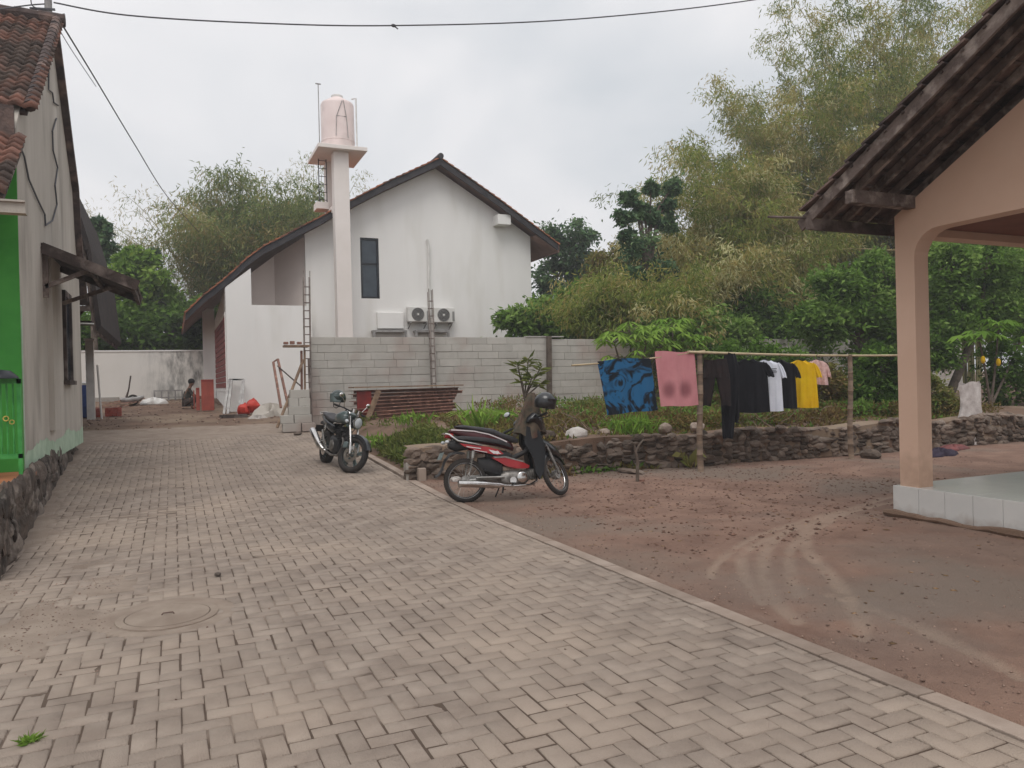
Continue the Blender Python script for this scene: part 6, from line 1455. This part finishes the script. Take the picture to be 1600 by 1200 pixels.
def bamboo_clump(name, label, base, H, nc, spread, m, bias=(0, 0), dens=26, nl=30, leaf=(.30, .05), seed=1, t0=.32, tintc=.45, group="bamboo clumps", sr=.55):
    global RNG
    RNG = np.random.default_rng(seed); random.seed(seed)
    t = T(name, label, "bamboo", base, group); bx, by, bz = base; b = MB(); lv = Leaves()
    for c in range(nc):
        a = random.uniform(0, 2*pi); rr = random.uniform(.1, 1.0); k = random.uniform(.25, 1.0)*spread; h = H*random.uniform(.72, 1.02)*(1-.25*(k/spread)**2)
        dx_ = cos(a)*k+bias[0]*random.uniform(.4, 1.2); dy_ = sin(a)*k+bias[1]*random.uniform(.4, 1.2); pts = []
        for i in range(15):
            s = i/14; z = h*(1.12*s-.20*s**3.2); r = s**2.1
            pts.append(Vector((bx+cos(a)*rr*.8+dx_*r+.1*sin(s*6+c), by+sin(a)*rr*.8+dy_*r, bz-.1+z)))
        b.tube(pts, [.05*(1-.85*i/14) for i in range(15)], 5, cap=False)
        tc_ = tintc+random.uniform(-.26, .26)
        for q in range(dens):
            s = t0+(1-t0)*(q+random.random())/dens; i = min(13, int(s*14)); p = pts[i].lerp(pts[i+1], s*14-i)
            a2 = random.uniform(0, 2*pi); bl_ = random.uniform(.3, 1.5)*(1.25-.5*s)*sr/.55; e_ = p+Vector((cos(a2)*bl_, sin(a2)*bl_, random.uniform(-.2, .45)))
            mid = p.lerp(e_, .5)+Vector((0, 0, .12))
            if q % 3 == 0: b.tube([p, mid, e_], [.012, .008, .004], 3, cap=False)
            tt_ = tc_+random.uniform(-.22, .22)
            lv.spray(mid, nl//3, (.3*sr/.55,)*3, leaf[0], leaf[1], (cos(a2)*.4, sin(a2)*.4, -.7), .6, tt_)
            lv.spray(e_, nl-nl//3, (sr*.75, sr*.75, sr*.55), leaf[0], leaf[1], (cos(a2)*.3, sin(a2)*.3, -.8), .6, tt_+.05)
    b.build("culms", "culm", t, smooth=True); lv.build("foliage", m, t); return t
def tree(name, label, base, top, crowns, m, leaf=(.2, .09), nclump=34, nl=90, seed=1, trunk=.14, cat="tree", group=None, bark="bark", cr=.30, flat=.2, tintc=.5):
    """crowns: list of (centre, radii); sub-clumps are set inside, each on its own limb"""
    global RNG
    RNG = np.random.default_rng(seed); random.seed(seed)
    t = T(name, label, cat, base, group); b = MB(); lv = Leaves(); base = Vector(base); top = Vector(top)
    mid = base.lerp(top, .5)+Vector((random.uniform(-.15, .15), 0, 0)); b.tube([base-Vector((0, 0, .1)), mid, top], [trunk, trunk*.8, trunk*.55], 8)
    for (c, r) in crowns:
        c = Vector(c); rm = sum(r)/3
        b.tube([mid.lerp(top, .4), top.lerp(c, .4)+Vector((0, 0, .1)), c], [trunk*.5, trunk*.35, trunk*.2], 6)
        for k in range(nclump):
            v = Vector([random.gauss(0, 1) for _ in range(3)]).normalized()*random.uniform(.35, 1.0)**.5
            p = c+Vector((v.x*r[0], v.y*r[1], v.z*r[2])); q = c.lerp(p, .5)+Vector((0, 0, rm*.08))
            if k % 2 == 0: b.tube([c.lerp(top, .2), q, p], [trunk*.22, trunk*.14, trunk*.05], 4, cap=False)
            cl = rm*cr*random.uniform(.7, 1.35)
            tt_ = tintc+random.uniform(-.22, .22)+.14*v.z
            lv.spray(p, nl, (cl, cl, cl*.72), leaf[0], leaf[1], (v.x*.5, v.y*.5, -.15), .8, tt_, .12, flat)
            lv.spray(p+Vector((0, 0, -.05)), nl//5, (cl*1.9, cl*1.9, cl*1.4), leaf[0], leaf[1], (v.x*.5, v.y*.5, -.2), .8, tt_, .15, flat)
    b.build("trunk", bark, t, smooth=True); lv.build("crown", m, t); return t
def G(p): return Vector((p.x, p.y, tz(p.x, p.y)))
def C(x, y, Y): return tuple(atY(x, y, Y))

# the bamboo grove beyond the block wall, six clumps
for i, (x, Y, top, sp, lb, tint) in enumerate((
        (1085, 25.5, 345, 3.0, "olive bamboo clump just right of the clumped dark tree", .50),
        (1030, 20.9, 405, 1.9, "lowest, leftmost bamboo clump drooping in front of the clumped tree", .5),
        (1130, 23.2, 340, 3.4, "low drooping bamboo clump in front of the middle of the grove", .62),
        (1175, 24.0, 180, 4.2, "brownish arching bamboo clump of middle height left of the tall ones", .52),
        (1265, 25.0, 10, 5.6, "tall bamboo clump with feathery tips, leftmost of the tall ones", .45),
        (1385, 24.5, -120, 5.6, "tall bamboo clump rising behind the tip of the veranda roof", .45),
        (1510, 25.5, -120, 5.2, "tall bamboo clump behind the veranda roof slope, passing out of the top of the picture", .42),
        (1640, 26.0, -80, 5.0, "bamboo clump furthest right, seen only between the veranda beam and roof", .45))):
    p = atY(x, 560, Y); tp_ = atY(x, top, Y); gz = tz(p.x, Y)
    bamboo_clump("bamboo_clump", lb, (p.x, Y, gz), tp_.z-gz, 36, sp, "leaf_bamboo", bias=(-1.3, -.4), dens=34, nl=74, seed=20+i, tintc=tint, t0=.14, leaf=(.22, .040))
# long bare culms arching out of the grove
b = MB()
bc = T("bamboo_culms", "long bare yellowish bamboo culms arching left out of the grove", "bamboo", (18, 22.5, 1))
for pts in (((1420, 392), (1330, 388), (1240, 398), (1165, 424), (1130, 440)), ((1330, 446), (1240, 432), (1150, 425), (1060, 424)), ((1300, 455), (1200, 440), (1110, 437), (1050, 448)), ((1350, 325), (1250, 302), (1180, 298)), ((1340, 330), (1290, 305), (1230, 275)), ((1250, 380), (1170, 330), (1130, 295), (1080, 288)), ((1180, 500), (1130, 455), (1080, 440))):
    Ps = [atY(x, y, 21.4+.2*i) for i, (x, y) in enumerate(pts)]; b.tube(Ps, [.028*(1-.6*i/len(Ps)) for i in range(len(Ps))], 6)
b.build("culm", "culm_pale", bc)
# bamboo behind the white house
p = atY(415, 600, 40); gz = 1.2
bamboo_clump("bamboo_clump", "big bushy grey-green bamboo clump standing behind the white house roof", (p.x, 40, gz), atY(400, 232, 40).z-gz, 46, 4.6, "leaf_bamboo_grey", bias=(-.2, 0), dens=34, nl=60, seed=40, tintc=.4, t0=.25, leaf=(.30, .055), sr=.75)
p = atY(500, 600, 42); bamboo_clump("bamboo_clump", "sparser bamboo crown showing either side of the water tower", (p.x, 42, gz), atY(490, 215, 42).z-gz, 16, 4.0, "leaf_bamboo_grey", bias=(.9, 0), dens=18, nl=30, seed=41, tintc=.55, t0=.5, leaf=(.24, .036), sr=.6)
p = atY(330, 600, 41); bamboo_clump("bamboo_clump", "thin bamboo sprays leaning left over the service cable", (p.x, 41, gz), atY(320, 250, 41).z-gz, 14, 3.6, "leaf_bamboo_grey", bias=(-3.4, 0), dens=20, nl=24, seed=42, tintc=.55, t0=.45, leaf=(.22, .032), sr=.6)
p = atY(300, 600, 44); bamboo_clump("bamboo_clump", "pale loose bamboo low down between the green tree and the house eave", (p.x, 44, gz), atY(305, 400, 44).z-gz, 16, 2.6, "leaf_bamboo_grey", bias=(0, 0), dens=16, nl=16, seed=43, tintc=.7, t0=.2, leaf=(.26, .04), sr=.6)

# broadleaved trees
def tr(name, label, xb, Y, tops, m, **kw):
    q = atY(xb, 560, Y); base = (q.x, Y, tz(q.x, Y)); crowns = []
    for (x, y, rx, ry) in tops:
        c = atY(x, y, Y); k = (c-CAMP).dot(fw)/1200; crowns.append((tuple(c), (rx*k, rx*k*.8, ry*k)))
    cz = np.mean([c[0][2]-c[1][2]*.6 for c in crowns]); cx_ = np.mean([c[0][0] for c in crowns]); return tree(name, label, base, (cx_, Y, max(base[2]+.3, cz)), crowns, m, **kw)
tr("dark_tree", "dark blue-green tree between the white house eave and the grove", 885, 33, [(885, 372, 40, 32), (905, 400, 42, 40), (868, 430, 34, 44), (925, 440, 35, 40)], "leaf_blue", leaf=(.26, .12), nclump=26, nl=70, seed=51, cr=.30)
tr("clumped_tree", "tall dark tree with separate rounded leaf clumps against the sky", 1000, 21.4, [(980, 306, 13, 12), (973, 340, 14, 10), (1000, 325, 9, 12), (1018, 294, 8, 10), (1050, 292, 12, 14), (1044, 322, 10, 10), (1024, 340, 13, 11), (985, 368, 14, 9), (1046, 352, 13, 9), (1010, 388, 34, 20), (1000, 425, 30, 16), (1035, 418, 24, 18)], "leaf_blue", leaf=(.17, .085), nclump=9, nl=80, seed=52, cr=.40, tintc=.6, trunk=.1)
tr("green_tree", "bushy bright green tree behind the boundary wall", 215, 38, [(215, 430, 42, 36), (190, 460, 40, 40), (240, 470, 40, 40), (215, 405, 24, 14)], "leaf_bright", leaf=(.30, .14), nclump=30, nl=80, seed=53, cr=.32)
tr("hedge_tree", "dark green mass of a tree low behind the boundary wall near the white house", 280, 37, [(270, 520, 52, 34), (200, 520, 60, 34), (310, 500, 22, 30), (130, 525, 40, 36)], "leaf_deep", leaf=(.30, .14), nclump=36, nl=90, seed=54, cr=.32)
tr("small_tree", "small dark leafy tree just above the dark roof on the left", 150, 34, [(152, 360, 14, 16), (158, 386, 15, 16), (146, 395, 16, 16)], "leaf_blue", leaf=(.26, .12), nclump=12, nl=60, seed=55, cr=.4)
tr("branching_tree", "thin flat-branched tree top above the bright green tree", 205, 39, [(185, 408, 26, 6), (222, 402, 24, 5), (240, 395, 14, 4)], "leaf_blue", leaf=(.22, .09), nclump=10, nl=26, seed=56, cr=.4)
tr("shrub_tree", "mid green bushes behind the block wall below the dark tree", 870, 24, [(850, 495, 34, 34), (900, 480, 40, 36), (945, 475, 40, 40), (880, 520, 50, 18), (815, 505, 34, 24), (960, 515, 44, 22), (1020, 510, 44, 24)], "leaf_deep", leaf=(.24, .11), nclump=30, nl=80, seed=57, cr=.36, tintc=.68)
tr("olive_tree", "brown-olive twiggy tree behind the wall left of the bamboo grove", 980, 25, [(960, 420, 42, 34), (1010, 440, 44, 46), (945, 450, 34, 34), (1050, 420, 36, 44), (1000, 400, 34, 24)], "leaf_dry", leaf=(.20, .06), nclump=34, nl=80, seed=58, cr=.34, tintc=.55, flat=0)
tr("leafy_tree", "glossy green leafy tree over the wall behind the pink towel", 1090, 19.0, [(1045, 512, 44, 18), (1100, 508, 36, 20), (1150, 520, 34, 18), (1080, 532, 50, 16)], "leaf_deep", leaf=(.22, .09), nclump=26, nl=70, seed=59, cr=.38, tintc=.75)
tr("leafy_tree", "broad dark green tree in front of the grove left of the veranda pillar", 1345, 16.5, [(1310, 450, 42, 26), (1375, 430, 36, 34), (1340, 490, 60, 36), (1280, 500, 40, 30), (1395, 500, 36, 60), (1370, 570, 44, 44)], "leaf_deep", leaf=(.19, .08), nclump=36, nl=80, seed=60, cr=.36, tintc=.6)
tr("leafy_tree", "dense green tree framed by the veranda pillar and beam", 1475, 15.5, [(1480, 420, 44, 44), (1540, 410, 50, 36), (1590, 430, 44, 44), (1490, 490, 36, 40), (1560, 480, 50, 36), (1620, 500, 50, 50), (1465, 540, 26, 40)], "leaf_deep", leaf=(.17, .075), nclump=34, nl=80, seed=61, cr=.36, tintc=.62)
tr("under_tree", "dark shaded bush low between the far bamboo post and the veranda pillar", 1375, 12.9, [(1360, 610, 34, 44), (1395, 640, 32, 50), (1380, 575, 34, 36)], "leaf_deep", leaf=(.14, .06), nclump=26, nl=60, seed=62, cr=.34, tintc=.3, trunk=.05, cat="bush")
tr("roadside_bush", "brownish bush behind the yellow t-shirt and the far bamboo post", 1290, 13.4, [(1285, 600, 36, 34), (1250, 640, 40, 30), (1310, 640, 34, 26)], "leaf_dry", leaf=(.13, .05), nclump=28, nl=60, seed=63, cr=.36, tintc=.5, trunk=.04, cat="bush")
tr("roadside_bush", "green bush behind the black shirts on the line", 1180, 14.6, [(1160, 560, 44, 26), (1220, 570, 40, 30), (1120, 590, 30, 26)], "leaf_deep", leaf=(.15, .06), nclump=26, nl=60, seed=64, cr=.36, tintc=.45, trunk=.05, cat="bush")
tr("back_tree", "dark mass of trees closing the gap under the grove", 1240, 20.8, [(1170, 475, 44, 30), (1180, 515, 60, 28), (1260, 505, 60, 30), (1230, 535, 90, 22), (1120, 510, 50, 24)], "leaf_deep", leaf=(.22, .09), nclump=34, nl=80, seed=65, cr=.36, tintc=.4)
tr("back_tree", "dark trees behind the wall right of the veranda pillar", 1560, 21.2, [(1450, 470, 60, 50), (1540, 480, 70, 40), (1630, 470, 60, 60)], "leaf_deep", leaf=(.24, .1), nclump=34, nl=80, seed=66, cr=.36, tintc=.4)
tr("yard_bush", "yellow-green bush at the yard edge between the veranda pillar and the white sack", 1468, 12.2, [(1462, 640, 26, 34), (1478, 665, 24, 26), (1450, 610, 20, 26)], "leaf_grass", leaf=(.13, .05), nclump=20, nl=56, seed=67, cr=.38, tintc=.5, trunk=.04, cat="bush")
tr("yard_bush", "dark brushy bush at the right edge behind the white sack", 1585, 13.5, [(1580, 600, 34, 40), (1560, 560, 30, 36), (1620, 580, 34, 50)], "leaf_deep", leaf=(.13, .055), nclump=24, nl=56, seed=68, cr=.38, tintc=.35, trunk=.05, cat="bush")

# palm-like and papaya-like plants with big fingered leaves on long stalks
def fingered(name, label, base, heads, m, leaf=.34, wd=.075, nf=8, stem=.035, cat="plant", seed=1, tintc=.6, npet=7, pet=.4, droop=-.5):
    global RNG
    RNG = np.random.default_rng(seed); random.seed(seed); t = T(name, label, cat, base); b = MB(); lv = Leaves(); base = Vector(base)
    for h in heads:
        h = Vector(h); b.tube([base, base.lerp(h, .5)+Vector((.03, 0, 0)), h], [stem, stem*.8, stem*.6], 7)
        for k in range(npet):
            a = 2*pi*k/npet+random.uniform(-.3, .3); e_ = random.uniform(-.1, .9); d = Vector((cos(a)*cos(e_), sin(a)*cos(e_), sin(e_))); q = h+d*pet*random.uniform(.7, 1.2)
            b.tube([h, h.lerp(q, .6)+Vector((0, 0, .04)), q], [.008, .006, .004], 4, cap=False)
            dirs = []
            for f_ in range(nf):
                a2 = a+radians(-130+260*f_/(nf-1)); dirs.append((cos(a2), sin(a2), droop+random.uniform(-.2, .2)))
            tt_ = tintc+random.uniform(-.15, .15); lv._put(np.repeat(np.array([q[:]]), nf, 0), np.array(dirs), leaf, wd, np.full(nf, tt_), 1.0)
    b.build("stem", "bark", t, smooth=True); lv.build("foliage", m, t); return t
def base_at(x, Y): q = atY(x, 640, Y); return (q.x, Y, tz(q.x, Y))
fingered("cassava_plant", "bright green cassava-like plant rising over the blue towel", base_at(985, 16.8), [C(960, 535, 16.8), C(985, 522, 16.9), C(1010, 535, 16.7), C(1030, 545, 17), C(975, 560, 16.6), C(1040, 520, 17.1)], "leaf_bright", leaf=.36, wd=.08, seed=71, tintc=.6, npet=10)
fingered("cassava_plant", "second cassava-like plant behind the pink towel", base_at(1060, 17.4), [C(1065, 535, 17.4), C(1085, 545, 17.4), C(1050, 515, 17.5)], "leaf_bright", leaf=.34, wd=.08, seed=72, tintc=.45, npet=9)
pp = fingered("papaya_plant", "papaya plant with yellow fruit hanging right of the white sack", base_at(1548, 13.2), [C(1530, 530, 13.2), C(1560, 515, 13.3), C(1590, 540, 13.4)], "leaf_bright", leaf=.36, wd=.10, seed=73, tintc=.35, npet=11)
for (x, y) in ((1536, 562), (1560, 566)): MB().ell(C(x, y, 13.1), (.055, .055, .10), 12, 8).build("fruit", "cloth_yellow", pp, smooth=True)
# sapling with whorls of long leaves
def whorl(name, label, base, heads, leaf, wd, m, n=16, seed=1, stem=.02, droop=-.1, tintc=.55, cat="sapling"):
    global RNG
    RNG = np.random.default_rng(seed); random.seed(seed); t = T(name, label, cat, base); b = MB(); lv = Leaves(); base = Vector(base); top0 = base.lerp(Vector(heads[0]), .45)
    b.tube([base, top0], [stem*1.2, stem], 7)
    for h in heads:
        h = Vector(h); b.tube([top0, top0.lerp(h, .6), h], [stem, stem*.8, stem*.5], 6)
        for k in range(n):
            a = random.uniform(0, 2*pi); s = random.random(); q = h.lerp(top0, s*.35); lv._put(np.array([q[:]]), np.array([(cos(a), sin(a), droop+.5*(1-s)+random.uniform(-.3, .3))]), leaf, wd, np.array([tintc+random.uniform(-.2, .2)]))
    b.build("stem", "bark", t, smooth=True); lv.build("foliage", m, t); return t
whorl("sapling", "young sapling with long narrow leaves in front of the block wall beside the weathered post", base_at(828, 14.6), [C(808, 566, 14.6), C(826, 560, 14.7), C(846, 572, 14.5), C(832, 588, 14.5), C(815, 590, 14.6), C(850, 595, 14.5)], .28, .055, "leaf_grass", 18, seed=74, tintc=.45)
# grassy and leafy clumps that can be told apart on the plot
def tuft(name, label, x, Y, h, n, m, wd=.03, spread=.35, seed=1, z=None, tintc=.5, cat="plant", lean=.55):
    global RNG
    RNG = np.random.default_rng(seed); q = atY(x, 640, Y); bz = tz(q.x, Y) if z is None else z; lv = Leaves()
    c = np.stack([q.x+RNG.normal(size=n)*spread*.35, Y+RNG.normal(size=n)*spread*.35, np.full(n, bz)], -1); d = RNG.normal(size=(n, 3))*lean; d[:, 2] = 1+.3*RNG.random(n)
    lv._put(c, d, h, wd, tintc+.15*RNG.normal(size=n)); top = c+d/np.linalg.norm(d, axis=1)[:, None]*h*.8; d2 = d.copy(); d2[:, 2] = -.15
    lv._put(top, d2, h*.45, wd*.85, tintc+.15*RNG.normal(size=n)); return lv.build(name, m, None, label=label, cat=cat)
tuft("maize_plant", "tall bright green bladed plant left of the red motorcycle's seat", 750, 13.2, .66, 46, "leaf_bright", .05, .38, 80, tintc=.6)
tuft("maize_plant", "smaller bladed plant directly behind the red motorcycle's mirror", 778, 13.8, .5, 34, "leaf_bright", .05, .35, 81, tintc=.45)
tuft("grass_tuft", "lush green tuft hanging over the stone wall under the blue towel", 985, 11.7, .42, 130, "leaf_bright", .03, .7, 82, tintc=.35)
tuft("grass_tuft", "strappy green plant against the block wall left of the blue towel", 918, 16.2, .55, 60, "leaf_grass", .05, .4, 83)
tuft("grass_tuft", "light green weed in front of the rusty stack near its right end", 645, 15.6, .32, 40, "leaf_bright", .05, .5, 84)
tuft("grass_tuft", "leafy weed poking up before the middle of the rusty stack", 592, 14.6, .32, 46, "leaf_bright", .05, .6, 85)
tuft("seedling", "small broad-leaved seedling at the foot of the wall left of the thick bamboo post", 1077, 10.75, .36, 9, "leaf_grass", .12, .1, 86, z=.0, tintc=.8)
q = atZ(45, 1160, 0); 
lvw = Leaves(); RNG = np.random.default_rng(87); n = 60; c = np.stack([q.x+RNG.normal(size=n)*.02, q.y+RNG.normal(size=n)*.015, np.full(n, .0)], -1); d = RNG.normal(size=(n, 3)); d[:, 2] = .7
lvw._put(c, d, .05, .010, .5+.1*RNG.normal(size=n)); lvw.build("weed", "leaf_bright", None, label="tiny green weed growing from a paving joint at the lower left", cat="weed")

# ground cover nobody could count
def cover(name, label, regions, m, seed, lh_, wd, kind="stuff", cat="weeds", lean=.8, tintc=.5):
    global RNG
    RNG = np.random.default_rng(seed); lv = Leaves()
    for (x0, x1, y0, y1, n, hh) in regions:
        X = RNG.uniform(x0, x1, n); Y = RNG.uniform(y0, y1, n); keep = fbm(X*1.1+seed, Y*1.1, 3) > .47; X, Y = X[keep], Y[keep]
        hg = hh*(.3+1.2*fbm(X*1.7+3, Y*1.7, 3))*RNG.random(len(X))**.6; c = np.stack([X, Y, ground_z(X, Y)+hg*.8], -1); d = RNG.normal(size=(len(X), 3))*lean; d[:, 2] += .5
        lv._put(c, d, lh_, wd, tintc+.5*(fbm(X*.8, Y*.8+seed, 3)-.5)+.15*RNG.normal(size=len(X)), .2)
    return lv.build(name, m, None, label=label, cat=cat, kind=kind)
cover("green_weeds", "thick green weeds on the bank beside the kerb", [(3.45, 5.4, 11.8, 14.6, 12000, .26), (3.5, 4.4, 15, 19.3, 1500, .14), (5.2, 7.5, 13, 15.5, 1500, .16)], "leaf_grass", 91, .11, .03, tintc=.42)
cover("dry_weeds", "dry brown and olive weeds over the vacant plot", [(7, 17, 11.9, 19.2, 20000, .42), (4.6, 7, 11.9, 17.5, 6000, .12), (3.8, 17, 11.0, 11.6, 7000, .14), (3.5, 17, 10.95, 11.2, 1800, .0), (4.2, 8, 11.7, 14.5, 6000, .28), (8, 17.5, 11.6, 13.5, 12000, .4)], "leaf_dry", 92, .12, .028, tintc=.42)
cover("mixed_weeds", "low green weeds mixed into the vacant plot", [(7.5, 17.5, 12, 19, 11000, .45), (9, 17, 11.8, 14, 5000, .45), (6, 17, 11.1, 11.5, 2600, .14)], "leaf_deep", 93, .11, .045, tintc=.6)
cover("litter_leaves", "dry fallen leaves along the top of the stone wall", [(3.5, 17, 11.3, 12.6, 5000, .03)], "leaf_dry", 94, .07, .035, cat="leaves", tintc=.6)
# fallen branches and vines over the plot
RNG = np.random.default_rng(95); random.seed(95)
for k, (x, Y, lb) in enumerate(((905, 12.6, "tangle of dry vine stems between the boulder and the blue towel"), (1240, 12.2, "tangle of dry twigs behind the yellow t-shirt"), (1150, 11.9, "dry forked branch lying on the wall below the black trousers"))):
    q = atY(x, 650, Y); z0 = tz(q.x, Y); b = MB()
    for s in range(26):
        p = Vector((q.x+random.uniform(-.7, .7), Y+random.uniform(-.4, .4), z0)); a = random.uniform(0, 6.28); P = [p]
        for j in range(4): P.append(P[-1]+Vector((cos(a+j*.4)*.2, sin(a+j*.4)*.12, random.uniform(-.06, .20))))
        b.tube(P, [.010, .008, .007, .005, .003], 4)
    b.build("dry_branches", "bamboo_pole", None, lb, "branches")

# ------------------------------------------------------------------ the grey air of the overcast day
hz = bpy.data.materials.new("haze"); hz.use_nodes = True; t_ = hz.node_tree; t_.nodes.clear()
o_ = t_.nodes.new("ShaderNodeOutputMaterial"); v_ = t_.nodes.new("ShaderNodeVolumePrincipled"); v_.inputs["Color"].default_value = (.92, .93, .94, 1); v_.inputs["Density"].default_value = 0.0024; v_.inputs["Anisotropy"].default_value = 0.2
t_.links.new(v_.outputs[0], o_.inputs["Volume"]); MATS["haze"] = hz
MB().box((-300, -110, -2), (300, 300, 24)).build("haze", "haze", None, kind="stuff")
